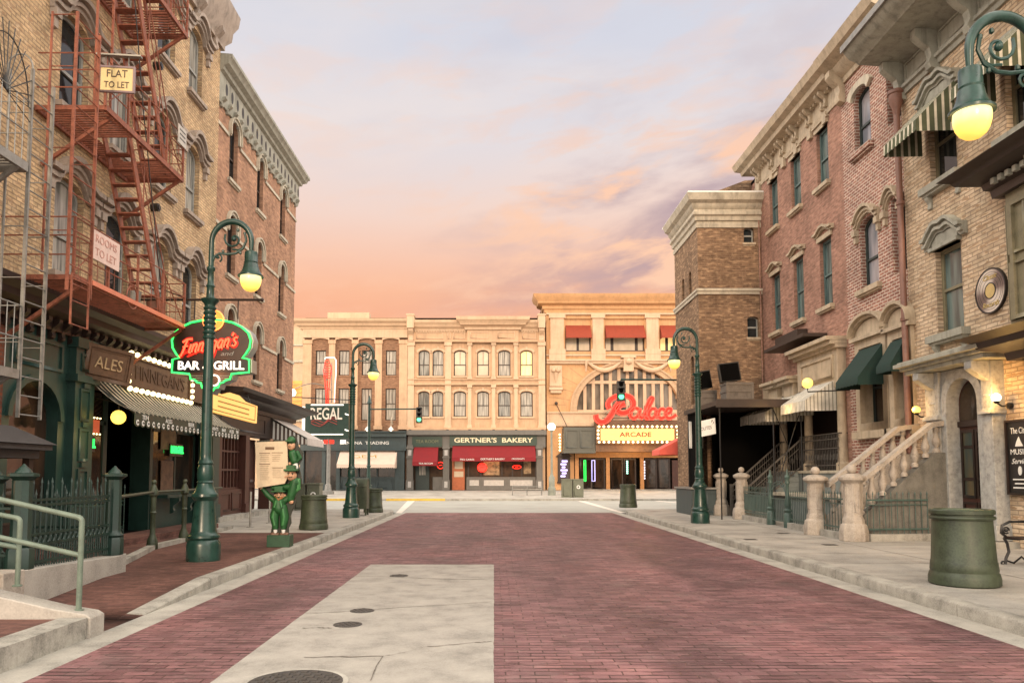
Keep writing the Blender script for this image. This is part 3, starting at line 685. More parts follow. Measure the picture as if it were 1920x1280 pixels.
# recessed dark interior with glazed screens
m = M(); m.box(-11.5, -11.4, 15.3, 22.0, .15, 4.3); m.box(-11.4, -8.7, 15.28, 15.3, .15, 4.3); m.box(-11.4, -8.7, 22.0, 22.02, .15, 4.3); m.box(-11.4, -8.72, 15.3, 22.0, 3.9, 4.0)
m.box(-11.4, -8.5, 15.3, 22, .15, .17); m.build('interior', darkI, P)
m = M(FT); m.box(15.32, 22.0, 3.5, 4.3, -.3, .05); m.box(15.32, 22.0, 3.42, 3.52, -.3, .1)
for a, b in ((15.32, 22.0),):
    ring(m, 15.45, 16.75, 3.62, 4.2, 0, .05, .05, .075)
m.build('fascia', woodD, P)
m = M(FT)      # window screens: sill, mullions
for a, b in ((15.32, 16.9), (19.2, 22.0)):
    m.cut(); m.box(a, b, .15, 1.0, -.5, -.38); m.box(a, b, 1.0, 1.1, -.55, -.28)
    for s in (a, (a+b)/2, b-.09): m.box(s, s+.09, 1.1, 3.42, -.48, -.4)
    m.box(a, b, 2.7, 2.78, -.48, -.4)
m.cut(); m.box(16.9, 16.98, .15, 3.42, -.9, -.4); m.cut(); m.box(19.12, 19.2, .15, 3.42, -.9, -.4)
m.build_each('window_screen', greenF, P)
m = M(FT)
for a, b in ((15.35, 16.9), (19.25, 21.95)): m.cut(); m.box(a, b, 1.1, 3.42, -.45, -.43)
m.build_each('window_pane', pk['shop'], P)
m = M(FT); m.box(19.2, 22.0, .98, 1.06, -.28, .05); 
m.build('shelf_sill', greenF, P); m = M(FT)
for s in (19.5, 20.6, 21.7): m.cut(); console(m, s, .978, .1, .4, .24)
m.build_each('bracket', greenF, P)
m = M(FT); m.box(19.7, 20.6, 2.25, 3.2, -.40, -.385); m.build('window_poster', plain('beige_poster', (.30, .20, .11), .6, .4, 4), P)
m = M(FT); m.box(19.75, 20.5, 1.15, 1.95, -.40, -.38); m.build('window_display', plain('brown_display', (.16, .09, .055), .6, .5, 5), P)
# green neon in the two windows
for s, lb in ((15.95, 'green neon window sign behind the iron fence, left of the globe lamp'), (20.6, 'green neon window sign behind the turned railing posts')):
    t = thing('neon_sign', lb, 'neon sign', FT(s, 2.25, -.3), 'green neon signs in the pub windows')
    m = M(FT); m.box(s-.42, s+.42, 2.08, 2.42, -.38, -.35); m.build('back_plate', iron, t)
    text('BAR&GRILL', FT(s, 2.25, -.33), *FXL, .27, neonG, t, width=.8, outline=.012)
t = thing('marquee_sign', 'small bulb edged sign in the pub window above a green neon', 'sign', FT(15.9, 2.5, -.3))
m = M(FT); m.box(15.5, 16.5, 2.5, 2.78, -.37, -.33); m.build('panel', emis('dim_red_panel', (.6, .12, .05), .35), t)
m = M(FT)
for i in range(9):
    for z in (2.47, 2.82): m.cut(); m.sphere((15.5+i*.125, z, -.32), .022, 6)
m.build_each('bulb', bulbM, t)
# globe lamp in the doorway
t = thing('globe_lamp', 'yellow globe lamp hanging in the dark pub doorway under the awning', 'lamp', (-7.75, 14.6, 2.4))
x, y, z = pt(222, 782, X=-7.9); m = M(); m.sphere((x, y, z), .15, 16); m.build('globe', globeY, t)
m = M(); m.tube([(x, y, z+.15), (x, y, z+.3)], .02, 6); m.tube([(x, y, z+.3), (-8.4, y, z+.42)], .018, 6); m.build('arm', iron, t)
# striped awning
t = thing('awning', 'green and cream striped pub awning with lettered valance', 'awning', (-8.4, 18.5, 3.4))
awning(FT, t, 15.3, 21.6, 3.56, 2.88, 1.02, strL, .03, False, .05, sag=.10, sides=False)
m = M(FT)
n = 26; w_ = 6.3/n
for i in range(n):
    a = 15.3+i*w_; P0 = [(a, 2.87), (a+w_, 2.87), (a+w_, 2.66)]+[(a+w_/2+w_/2*math.cos(math.pi*j/6), 2.66-.09*math.sin(math.pi*j/6)) for j in range(1, 6)]+[(a, 2.66)]
    m.prism(P0, 1.012, 1.024)
m.build('valance', greenS, t)
for s, wd, b_ in ((15.75, .3, 'TEN'), (16.9, .35, 'ALES'), (18.15, .35, 'BEER'), (19.35, 1.15, "FINNEGAN'S"), (20.35, .3, 'BAR'), (20.95, .34, 'ALES'), (21.4, .2, 'TEN')):
    text(b_, FT(s, 2.78, 1.03), *FXL, .13, white, t, width=wd, ext=.003, offset=.01)
m = M(FT)
for i in range(n):
    c = 15.3+(i+.5)*w_; m.cut()
    A = [(c+.062*math.cos(2*math.pi*j/10), 2.66+.062*math.sin(2*math.pi*j/10)) for j in range(11)]; I = [(c+.03*math.cos(2*math.pi*j/10), 2.66+.03*math.sin(2*math.pi*j/10)) for j in range(11)]
    m.band(A, I, 1.026, 1.031)
m.build_each('medallion', white, t)
# carved ALES board, bulb-edged board, plain board
t = thing('hanging_sign', 'carved brown wooden ALES board above the striped awning', 'sign', (-8.1, 15.8, 3.6))
FA = lambda s, z, o: (-8.05+o+(z-3.6)*.0, 14.95+s, z+.0)
o_ = Vector((-7.98, 15.35, 3.85))
rr, uu = Vector((.55, .83, -.10)).normalized(), Vector((.14, .03, 1)).normalized(); nn = rr.cross(uu).normalized()
FB = lambda s, z, o: tuple(o_+rr*s+uu*z+nn*o)
m = M(FB); m.box(-.5, .5, -.36, .36, -.06, 0); ring(m, -.5, .5, -.36, .36, 0, .07, 0, .03); ring(m, -.4, .4, -.27, .27, 0, .02, 0, .012); m.build('board', woodM, t)
text('ALES', tuple(o_+nn*.012), rr, uu, .34, plain('worn_tan_lettering', (.42, .30, .17), .6, .2, 10), t, width=.58, ext=.012)
m = M(); m.tube([(-7.98, 15.35, 4.2), (-8.4, 15.35, 4.4)], .02, 6); m.build('bracket', iron, t)
t = thing('marquee_sign', 'long brown name board ringed by glowing bulbs over the striped awning', 'sign', (-8.3, 18.1, 3.5))
m = M(FT); m.box(16.55, 20.0, 3.52, 4.28, .10, .2); ring(m, 16.55, 20.0, 3.52, 4.28, 0, .06, .2, .24); m.build('board', woodM, t)
text("FINNEGAN'S", FT(18.3, 3.9, .205), *FXL, .46, plain('dark_brown_lettering', (.08, .042, .024), .5, .2, 8), t, width=2.7, ext=.012)
m = M(FT)
for i in range(13):
    for z in (3.50, 4.30): m.cut(); m.sphere((16.6+i*.28, z, .27), .062, 8)
for z in (3.66, 3.82, 3.98, 4.14):
    for s in (16.52, 20.03): m.cut(); m.sphere((s, z, .27), .058, 8)
m.build_each('bulb', bulbM, t)
t = M(FT); t.box(20.15, 22.0, 3.56, 4.2, .1, .19); ring(t, 20.15, 22.0, 3.56, 4.2, 0, .05, .19, .22); tag(t.build('name_board', woodM), 'plain dark wooden board right of the bulb-edged board, behind the lamp post', 'sign')

# ---- projecting neon sign
Y0 = 17.0
t = thing('neon_sign', 'big green and red neon Finnegans bar and grill sign behind the lamp post', 'neon sign', (-6.43, Y0, 3.2))
def sp_(px, py): x, y, z = pt(px, py, Y=Y0-.18); return (x, z)
cx0 = sp_(397, 640)[0]
half = [(397, 737), (404, 727), (410, 727), (413, 718), (420, 717), (424, 713), (433, 711), (436, 701), (470, 698), (470, 674), (457, 671), (464, 663), (471, 652), (473, 638), (468, 624), (455, 613), (438, 605), (418, 601), (397, 599)]
R_ = [sp_(*p) for p in half]; L_ = [(2*cx0-x, z) for x, z in R_]; poly = R_+L_[::-1][1:-1]
FS = lambda x, z, o: (x, Y0-.17-o, z)
m = M(FS); m.prism([(cx0+(x-cx0)*1.03, 3.95+(z-3.95)*1.02) for x, z in poly], -.34, 0); m.build('sign_box', plain('silver_sign_casing', (.34, .35, .33), .35, .12, 3, metal=.5), t)
m = M(FS); m.prism([(cx0+(x-cx0)*1.0, z) for x, z in poly], .002, .012); m.build('face', plain('dark_sign_face', (.045, .022, .014), .4, .3, 4), t)
m = M(); m.tube([(cx0+(x-cx0)*.97, Y0-.21, z) for x, z in poly], .022, 8, True); m.build('green_neon_border', neonG, t)
def smooth(P, n=4):
    out = []
    for i in range(len(P)-1):
        p0, p1, p2, p3 = P[max(0, i-1)], P[i], P[i+1], P[min(len(P)-1, i+2)]
        for j in range(n):
            u = j/n; out.append(tuple(.5*((2*b)+(-a_+c_)*u+(2*a_-5*b+4*c_-d_)*u*u+(-a_+3*b-3*c_+d_)*u**3) for a_, b, c_, d_ in zip(p0, p1, p2, p3)))
    return out+[P[-1]]
LT = {'F': [[(1.5, 1.75), (.7, 1.7), (.1, 1.35)], [(.75, 1.65), (.55, .8), (.3, -.1), (0, -.25)], [(.3, .8), (1.0, .95)]], 'i': [[(.25, 1), (.1, .1), (.4, 0)]], 'n': [[(.1, 1), (0, 0)], [(.03, .55), (.4, 1), (.62, .8), (.55, .1), (.8, 0)]],
 'e': [[(0, .5), (.65, .65), (.5, 1), (.15, .85), (0, .35), (.3, 0), (.75, .15)]], 'g': [[(.65, .85), (.3, 1), (0, .45), (.3, .05), (.6, .4), (.7, 1), (.55, -.5), (.25, -1.05), (-.1, -.8)]],
 'a': [[(.65, .85), (.3, 1), (0, .4), (.28, 0), (.6, .5), (.68, 1), (.6, .15), (.85, 0)]], 's': [[(.65, .95), (.3, 1), (.15, .7), (.55, .35), (.35, 0), (0, .1)]], "'": [[(.2, 1.6), (.05, 1.2)]]}
m = M(); m9 = M(FS); xx_ = 338.0
for ch in "Finnegan's":
    wc = {'F': 17, 'i': 7, "'": 4}.get(ch, 13)
    for P in LT[ch]:
        Q = [sp_(xx_+p[0]*12+p[1]*3.5, 664-.155*(xx_-338)-p[1]*16) for p in smooth(P, 4)]; m.tube([(x, Y0-.215, z) for x, z in Q], .021, 6)
        N_ = []
        for i in range(len(Q)):
            a_, b_ = Q[max(0, i-1)], Q[min(len(Q)-1, i+1)]; L_2 = math.hypot(b_[0]-a_[0], b_[1]-a_[1]) or 1; N_.append((-(b_[1]-a_[1])/L_2*.055, (b_[0]-a_[0])/L_2*.055))
        m9.band([(x+n_[0], z+n_[1]) for (x, z), n_ in zip(Q, N_)], [(x-n_[0], z-n_[1]) for (x, z), n_ in zip(Q, N_)], .012, .022)
    xx_ += wc*.92
m.build('neon_script', emis('orange_red_neon', (1, .10, .04), 1.5), t); m9.build('script_letters', plain('red_script_paint', (.55, .015, .01), .5, .1, 5), t)
0 and text("Finnegan's", (cx0, Y0-.215, sp_(397, 642)[1]), (1, 0, .16), (-.16, 0, 1), .60, neonR, t, width=1.55, outline=.015, shear=.45, name='neon_script')
m = M(); q = [sp_(*p) for p in ((338, 667), (360, 657), (380, 650), (400, 646), (420, 645), (441, 650))]; m.tube([(x, Y0-.21, z) for x, z in q], .02, 6)
q = [sp_(*p) for p in ((352, 669), (372, 660), (388, 655))]; m.tube([(x, Y0-.21, z) for x, z in q], .018, 6); m.build('neon_underline', neonR, t)
m = M(FS); a, b = sp_(329, 675), sp_(466, 698); m.box(2*cx0-b[0], b[0], b[1], a[1], .013, .02); m.build('lettering_panel', iron, t)
text('BAR & GRILL', (cx0, Y0-.20, sp_(397, 686)[1]), *FYF, .27, neonW, t, width=1.5, ext=.012, offset=.012)
text('and', (sp_(425, 663)[0], Y0-.185, sp_(425, 663)[1]), *FYF, .14, greyW, t, width=.3, ext=.006, shear=.3)
m = M(); x, z = sp_(402, 713); m.tube([(x+.12*math.cos(a/8*math.pi), Y0-.2, z+.12*math.sin(a/8*math.pi)) for a in range(-6, 9)], .02, 6); m.build('white_ring', neonW, t)
m = M(FS)
for s in (-1, 1):
    for k in range(3): zc = z+.1-.05*k; m.box(min(cx0+s*.16, cx0+s*(.46-.05*k)), max(cx0+s*.16, cx0+s*(.46-.05*k)), zc, zc+.012, .013, .022)
m.build('fan_lines', greyW, t)
m = M(FS); x, z = sp_(401, 601)
A = [(x+.235*math.cos(2*math.pi*j/24), z+.235*math.sin(2*math.pi*j/24)) for j in range(25)]
m.prism([(x+.23*math.cos(2*math.pi*j/24), z+.23*math.sin(2*math.pi*j/24)) for j in range(24)], -.06, .03); m.build('medallion', emis('amber_medallion', (.75, .28, .05), .6), t)
m = M(); m.tube([(p[0], Y0-.22, p[1]) for p in A[:-1]], .016, 6, True); m.build('medallion_rim', neonO, t)
m = M(); m.tube([(x-.05, Y0-.225, z-.12), (x+.07, Y0-.225, z-.05), (x-.06, Y0-.225, z+.03), (x+.06, Y0-.225, z+.12)], .016, 6); m.build('medallion_mark', globeY, t)
m = M(); zb = pt(400, 562, Y=Y0)[2]; m.tube([(-8.4, Y0, zb), (-5.35, Y0, zb)], .03, 8); m.tube([(-8.4, Y0, zb+.5), (-7.0, Y0, zb)], .015, 6)
m.tube([(-6.9, Y0, zb), (-6.9, Y0, zb-.45)], .015, 6); m.tube([(-5.9, Y0, zb), (-5.9, Y0, zb-.45)], .015, 6); m.sphere((-5.35, Y0, zb), .045, 8); m.build('hanging_arm', woodD, t)

# ================================================================ LEFT: red brown brick building
B = thing('brick_building', 'red brown brick building with narrow arched windows and bracketed grey cornice', 'building', (-8.5, 26.7, .15))
cols = [(23.35, 24.1), (26.15, 26.85), (29.05, 29.75)]; rows = [4.9, 7.95, 11.05]
ops = [(a, b, z, z+2.0, .35) for z in rows for a, b in cols]
m = M(FL); wall(m, 22.1, 31.35, 3.9, 14.2, ops, .34); m.build('wall', redL, B)
body(B, -16, -8.85, 22.12, 31.35, 3.9, 14.0, redL)
for z in rows:
    for i, (a, b) in enumerate(cols):
        wn = sash(FL, B, a, b, z, z+2.0, .35, .2, brownW, pk['dark'], .05, .5)
        hood_arc(FL, wn, a, b, z+2.0, .35, cream, .10, .07, .25); sill(FL, wn, a, b, z, cream, .14, .1, .1)
m = M(FL)
for z in rows:
    e = [22.1]+[v for a, b in cols for v in (a-.16, b+.16)]+[31.35]
    for a, b in zip(e[::2], e[1::2]): m.cut(); m.box(a, b, z+1.3, z+1.4, .003, .05)
m.build_each('string_course', cream, B)
m = M(); m.sweep([(0, 13.05), (.06, 13.05), (.1, 13.25), (.1, 13.95), (.2, 14.0), (.22, 14.1), (.36, 14.18), (.40, 14.3), (.47, 14.36), (.47, 14.46), (0, 14.5)], [(-8.5, 22.1), (-8.5, 31.35), (-10.5, 31.35)], 1)
m.build('cornice', greyT, B)
m = M(FL)
for i in range(18): m.cut(); console(m, 22.45+i*.51, 13.25, .14, .3, .2)
m.build_each('bracket', greyT, B)
m = M(FL)
for i in range(18):
    c = 22.7+i*.505; m.cut(); m.prism([(c+.10*math.cos(2*math.pi*j/12), 13.62+.19*math.sin(2*math.pi*j/12)) for j in range(12)], .101, .106)
m.build_each('frieze_hole', iron, B)
# dark wood shopfront below
P = thing('shopfront', 'dark carved wood shopfront with heavy cornice left of the menu stand', 'shopfront', (-8.5, 26, .15))
m = M(); m.sweep([(0, 3.72), (.12, 3.72), (.14, 3.86), (.45, 3.98), (.5, 4.06), (.85, 4.14), (.92, 4.24), (0, 4.3)], [(-8.5, 22.6), (-8.5, 31.4), (-9.5, 31.4)], 1); m.build('cornice', woodD, P)
m = M(FL); m.box(22.6, 31.35, 2.9, 3.72, -.3, .05); ring(m, 23, 27.5, 3.02, 3.6, 0, .06, .05, .08)
m.build('fascia', woodD, P)
m = M(FL)
for a, b in ((22.6, 23.1), (25.3, 25.7), (28.0, 28.5), (31.0, 31.35)): m.cut(); m.box(a, b, .15, 2.9, -.3, .1); m.box(a-.04, b+.04, .15, .6, -.3, .15)
for a, b in ((23.1, 25.3), (28.5, 31.0)):
    m.cut(); m.box(a, b, .3, 1.1, -.3, 0); ring(m, a+.15, (a+b)/2-.08, .42, 1.0, 0, .05, 0, .03); ring(m, (a+b)/2+.08, b-.15, .42, 1.0, 0, .05, 0, .03)
    for k in range(7): s = a+(b-a)*(k+.5)/7; m.box(s-.03, s+.03, 1.1, 2.9, -.2, -.12)
    for z in (1.1, 1.7, 2.3, 2.84): m.box(a, b, z, z+.06, -.21, -.11)
m.build_each('panelled_front', woodR, P)
m = M(FL); m.box(23.1, 25.3, 1.1, 2.9, -.29, -.26); m.box(28.5, 31.0, 1.1, 2.9, -.29, -.26); m.build('glazing', pk['shop'], P)
m = M(FL); m.box(25.75, 27.95, .3, 2.85, -.5, -.42)
for a in (25.85, 26.95):
    ring(m, a, a+.9, .4, 1.2, 0, .1, -.42, -.38); ring(m, a, a+.9, 1.3, 2.7, 0, .1, -.42, -.38)
m.build('double_door', woodR, P)
m = M(FL); m.box(23.15, 25.25, .0, .0, 0, 0) if False else m.box(22.4, 31.4, .14, .30, -.3, .32); m.build('stone_step', conc2, P)
t = thing('hanging_sign', 'glowing amber sign box over the dark wood shopfront', 'sign', (-8, 22.6, 3.4))
o1 = Vector((-7.85, 22.4, 3.62)); rr, uu = Vector((.25, .95, -.08)).normalized(), Vector((0, .08, 1)).normalized(); nn = rr.cross(uu).normalized()
FB = lambda s, z, o: tuple(o1+rr*s+uu*z+nn*o)
m = M(FB); m.prism([(-1.25, -.33), (1.25, -.33), (1.25, .22), (.6, .25), (.25, .38), (-.25, .38), (-.6, .25), (-1.25, .30)], -.06, .03); m.build('panel', emis('amber_sign_panel', (.95, .48, .10), .55, (.7, .4, .15)), t)
m = M(FB)
for z in (-.12, .03): m.box(-.8, .8, z-.02, z+.02, .031, .036)
ring(m, -1.15, 1.15, -.27, .2, 0, .03, .031, .036); m.build('lettering', plain('ochre_lettering', (.45, .22, .05), .5, .2, 8), t)
m = M()
for s in (-.9, .9): m.cut(); q = o1+rr*s; m.tube([(q.x, q.y, q.z+.25), (q.x-.1, q.y, q.z+.55), (-8.5, q.y, q.z+.6)], .015, 6)
m.build_each('bracket', iron, t)
t = thing('awning', 'pale canvas awning with striped skirt beside the menu stand', 'awning', (-8.5, 29.5, 3.3))
awning(FL, t, 28.3, 31.0, 3.72, 2.95, 1.42, plain('pale_canvas', (.56, .50, .46), .85, .1, 3), .28, True, .05, sides=False)
m = M()
for i in range(9): a = i/9; m.quad((-8.4+a*1.4, 28.33, 3.6-a*.72), (-8.4+(a+.055)*1.4, 28.33, 3.6-(a+.055)*.72), (-8.4+(a+.055)*1.4, 28.33, 2.72), (-8.4+a*1.4, 28.33, 2.72))
m.build('striped_skirt', white, t)
m = M(); m.quad((-8.42, 28.36, 3.6), (-7.08, 28.36, 2.92), (-7.08, 28.36, 2.70), (-8.42, 28.36, 2.70)); m.build('skirt', plain('brown_canvas', (.13, .09, .075), .9, .2, 4), t)
for i, (px, py, top) in enumerate(((469, 988, 922), (505, 980, 938))):
    x, y, _ = pt(px, py, Z=.15); t = M(); h = pt(px, top, Y=y)[2]
    t.lathe(x, y, [(.10, 0), (.10, .012), (.03, .02), (.026, h-.15), (.02, h-.14)], 10, .15)
    tag(t.build('metal_post', greyI), ['thin metal post on the pavement nearer the lamp post', 'thin metal post partly behind the menu stand'][i], 'post', 'thin metal posts by the wood shopfront')
# ================================================================ FIRE ESCAPES
t = thing('fire_escape', 'rust red iron fire escape with steep stairs on the tan brick front', 'fire escape', (-7.8, 14.5, 4.9))
xo, xi = -7.1, -8.36
levels = [(4.95, 12.4, 16.9), (8.3, 13.2, 16.6), (11.7, 13.2, 16.6), (15.0, 13.2, 16.6)]
for z, y0, y1 in levels:
    m = M()
    m.box(xo-.03, xo+.03, y0, y1, z-.085, z+.02); m.box(xi-.03, xi+.03, y0, y1, z-.085, z+.02)
    m.box(xi, xo, y0-.025, y0+.025, z-.085, z); m.box(xi, xo, y1-.025, y1+.025, z-.085, z)
    k = 0; y = y0+.09
    hole = (14.5, 15.6) if z > 5 else (0, 0)
    while y < y1:
        if hole[0] < y < hole[1]: m.box(xi, -7.95, y-.018, y+.018, z-.03, z)
        else: m.box(xi, xo, y-.014, y+.014, z-.03, z)
        y += .095
    m.build('platform', rust, t)
    m = M()      # brackets under the platform
    for y in (y0+.25, y1-.15): m.cut(); m.bar((xo, y, z-.1), (xi, y, z-1.0), .06, .06); 
    m.build_each('brace', rust, t)
    m = M(); H = 1.0
    for hz in (.35, .68, H):
        m.tube([(xi, y0, z+hz), (xo, y0, z+hz), (xo, y1, z+hz), (xi, y1, z+hz)], .014, 5)
    ys = [y0, y1]+[y0+(y1-y0)*i/4 for i in range(1, 4)]
    for y in ys: m.box(xo-.02, xo+.02, y-.02, y+.02, z, z+H)
    for i in range(int((y1-y0)/.3)): m.tube([(xo, y0+.3*i+.15, z), (xo, y0+.3*i+.15, z+.68)], .007, 4)
    m.tube([(xo, y0, z+.05), (xo, y0+1.1, z+.98)], .012, 5); m.tube([(xo, y1-1.1, z+.98), (xo, y1, z+.05)], .012, 5)
    m.box(xi-.02, xi+.02, y1-.02, y1+.02, z, z+H)
    m.build('railing', rust, t)
for k, (za, zb) in enumerate(((4.95, 8.3), (8.3, 11.7), (11.7, 15.0))):
    ya, yb = 16.35, 14.6; m = M()
    for x in (-7.35, -7.85): m.bar((x, ya, za), (x, yb, zb+.1), .035, .15, (0, 1, 0))
    n = 13
    for i in range(1, n): f = i/n; yy, zz = ya+(yb-ya)*f, za+(zb-za)*f; m.box(-7.83, -7.37, yy-.09, yy+.09, zz-.015, zz+.012)
    m.build('stair', rust, t)
    m = M(); m.tube([(-7.3, ya, za+.95), (-7.3, yb, zb+.95)], .014, 5); m.tube([(-7.3, ya, za+.5), (-7.3, yb, zb+.5)], .012, 5)
    for f in (0, .33, .66): m.tube([(-7.3, ya+(yb-ya)*f, za+(zb-za)*f), (-7.3, ya+(yb-ya)*f, za+(zb-za)*f+.95)], .012, 5)
    m.build('handrail', rust, t)
m = M()
for y in (12.05, 12.75):
    m.bar((-7.0, y, 4.6), (-7.0, y, 9.35), .05, .03, (0, 1, 0)); m.bar((-7.42, y, 4.9), (-7.42, y, 9.35), .03, .03, (0, 1, 0))
for i in range(16): z = 4.75+i*.3; m.tube([(-7.0, 12.05, z), (-7.0, 12.75, z)], .012, 5)
for z in (5.6, 7.0, 8.4, 9.3):
    for y in (12.05, 12.75): m.tube([(-7.0, y, z), (-7.42, y, z)], .01, 5)
m.build('ladder', rust, t)
m = M()
for y in (13.2, 13.75):
    m.bar((-7.3, y, 8.3), (-7.3, y, 15.2), .04, .03, (0, 1, 0))
for i in range(23): m.tube([(-7.3, 13.2, 8.5+i*.3), (-7.3, 13.75, 8.5+i*.3)], .011, 5)
m.build('upper_ladder', rust, t)
m = M()
for y in (12.1, 12.62): m.bar((-6.95, y, 4.05), (-6.95, y, 4.9), .03, .02, (0, 1, 0))
for z in (4.06, 4.45, 4.85): m.tube([(-6.95, 12.1, z), (-6.95, 12.62, z)], .011, 5)
m.build('drop_ladder', rust, t)
m = M()
for i in range(3):
    a = 14.9+i*.0
m.tube([(-7.05, 14.35+.22*math.cos(a/12*2*math.pi), 5.02+.22*math.sin(a/12*2*math.pi)) for a in range(12)], .015, 5, True); m.build('hoop', rust, t)
m = M(); m.box(-7.066, -7.03, 12.9, 16.9, 4.90, 4.985); m.build('bright_edge', plain('salmon_lit_edge', (.62, .20, .12), .5, .15, 4), t)  # lit edge of the lowest landing put in as a brighter salmon strip
m = M(); m.tube([(-7.25, 13.5, 14.9), (-7.28, 15.0, 9.2), (-7.2, 16.1, 5.0)], .012, 5); m.build('cable', iron, t)
# pots on the lower platform
for i, (y, r_) in enumerate(((15.35, .14), (16.35, .2))):
    m = M(); m.lathe(-7.5, y, [(r_*.7, 0), (r_, .35), (r_*1.05, .4), (r_*.9, .4)], 12, 4.98)
    tag(m.build('pot', [greyI, copper][i]), ['small grey pot standing on the lowest red fire escape landing', 'big brown bucket at the far end of the lowest red fire escape landing'][i], 'pot')
# signs on the escape
def board(name, label, c, rr, uu, w_, h_, bm_, fm=None, cat='sign'):
    t = thing(name, label, cat, c); c = Vector(c); rr = Vector(rr).normalized(); uu = Vector(uu).normalized(); nn = rr.cross(uu)
    FB = lambda s, z, o: tuple(c+rr*s+uu*z+nn*o)
    m = M(FB); m.box(-w_/2, w_/2, -h_/2, h_/2, -.02, 0); m.build('board', bm_, t)
    if fm: m = M(FB); ring(m, -w_/2-.02, w_/2+.02, -h_/2-.02, h_/2+.02, 0, .035, -.03, .015); m.build('frame', fm, t)
    return t, FB, c, rr, uu, nn
cF = pt(219, 149, X=-6.9)
t, FB, c, rr, uu, nn = board('hanging_sign', 'yellow FLAT TO LET board hanging from the red fire escape', cF, (1, .1, 0), (0, 0, 1), .60, .46, plain('pale_yellow_board', (.70, .55, .27), .6, .1, 4), plain('mauve_frame', (.25, .18, .19), .6, .1, 4))
blk = plain('dark_brown_sign_letters', (.08, .05, .035), .6, .2, 9)
text('FLAT', tuple(c+uu*.1+nn*.004), rr, uu, .2, blk, t, width=.36, ext=.004); text('TO LET', tuple(c-uu*.11+nn*.004), rr, uu, .17, blk, t, width=.44, ext=.004)
m = M(FB); m.box(-.36, .42, .43, .46, -.05, .05); m.tube([(-.2, .23, 0), (-.2, .43, 0)], .01, 5); m.tube([(.2, .23, 0), (.2, .43, 0)], .01, 5); m.build('hanger', greyI, t)
cF = pt(199, 470, X=-7.04)
t, FB, c, rr, uu, nn = board('banner', 'pale pink hand painted TO LET banner tied to the lowest red railing', cF, (0, 1, .0), (0, 0, 1), .98, .52, plain('pale_pink_cloth', (.66, .48, .42), .8, .12, 5))
rl = plain('faded_red_letters', (.52, .27, .22), .7, .2, 9)
text('ROOMS', tuple(c+uu*.12+nn*.004), rr, uu, .2, rl, t, width=.72, ext=.003); text('TO LET', tuple(c-uu*.12+nn*.004), rr, uu, .2, rl, t, width=.72, ext=.003)
cF = pt(316, 228, X=-7.04)
t, FB, c, rr, uu, nn = board('banner', 'small grey white notice tied to the far end of the middle red railing', (cF[0], 16.4, cF[2]), (0, 1, 0), (0, 0, 1), .42, .42, plain('grey_cloth', (.50, .46, .42), .8, .12, 5))
m = M(FB); [m.box(-.15, .15, z, z+.03, 0, .003) for z in (-.1, 0, .1)]; m.build('lettering', iron, t)
# grey escape at the far left
t = thing('fire_escape', 'grey iron fire escape and ladder with spiked fan at the left edge', 'fire escape', (-7.6, 10.8, 3))
m = M()
for y in (11.25, 11.8):
    m.bar((-7.2, y, 2.45), (-7.2, y, 7.9), .05, .035, (0, 1, 0)); m.bar((-7.55, y, 3.2), (-7.55, y, 7.9), .03, .03, (0, 1, 0))
for i in range(19): z = 2.5+i*.29; m.tube([(-7.2, 11.25, z), (-7.2, 11.8, z)], .012, 5)
for z in (3.6, 4.6, 5.4, 6.3, 7.2):
    for y in (11.25, 11.8): m.tube([(-7.2, y, z), (-7.55, y, z)], .011, 5)
m.tube([(-7.2, 11.25, 7.9)]+[(-7.2-.2*(1-math.cos(a*math.pi/8)), 11.25, 7.9+.25*math.sin(a*math.pi/8)) for a in range(9)]+[(-7.6, 11.25, 7.8)], .014, 5)
m.build('ladder', greyI, t)
for z, y0 in ((6.35, 7.4), (3.15, 7.4)):
    m = M(); m.box(-7.23, -7.17, y0, 11.2, z-.12, z+.02); m.box(-8.36, -7.2, 11.17, 11.22, z-.12, z)
    y = y0
    while y < 11.15: m.box(-8.36, -7.2, y-.02, y+.02, z-.03, z); y += .1
    m.bar((-7.2, 11.0, z-.1), (-8.36, 11.0, z-1.0), .06, .06); m.build('platform', greyI, t)
    m = M()
    for hz in (.5, 1.0): m.tube([(-7.2, y0, z+hz), (-7.2, 11.2, z+hz), (-8.36, 11.2, z+hz)], .013, 5)
    y = y0+.1
    while y < 11.2: m.tube([(-7.2, y, z), (-7.2, y, z+1.0)], .009, 4); y += .17
    m.build('railing', greyI, t)
m = M()      # spiked fan guard
for i in range(15):
    a = math.pi*(i-1)/14; r_ = 1.05
    m.tube([(-7.2, 10.65, 7.25), (-7.2, 10.65+r_*.62*math.cos(a), 7.25+r_*math.sin(a))], .009, 4)
m.tube([(-7.2, 10.65+.85*.62*math.cos(math.pi*i/16), 7.25+.85*math.sin(math.pi*i/16)) for i in range(17)], .01, 5)
m.build('spiked_fan', iron, t)

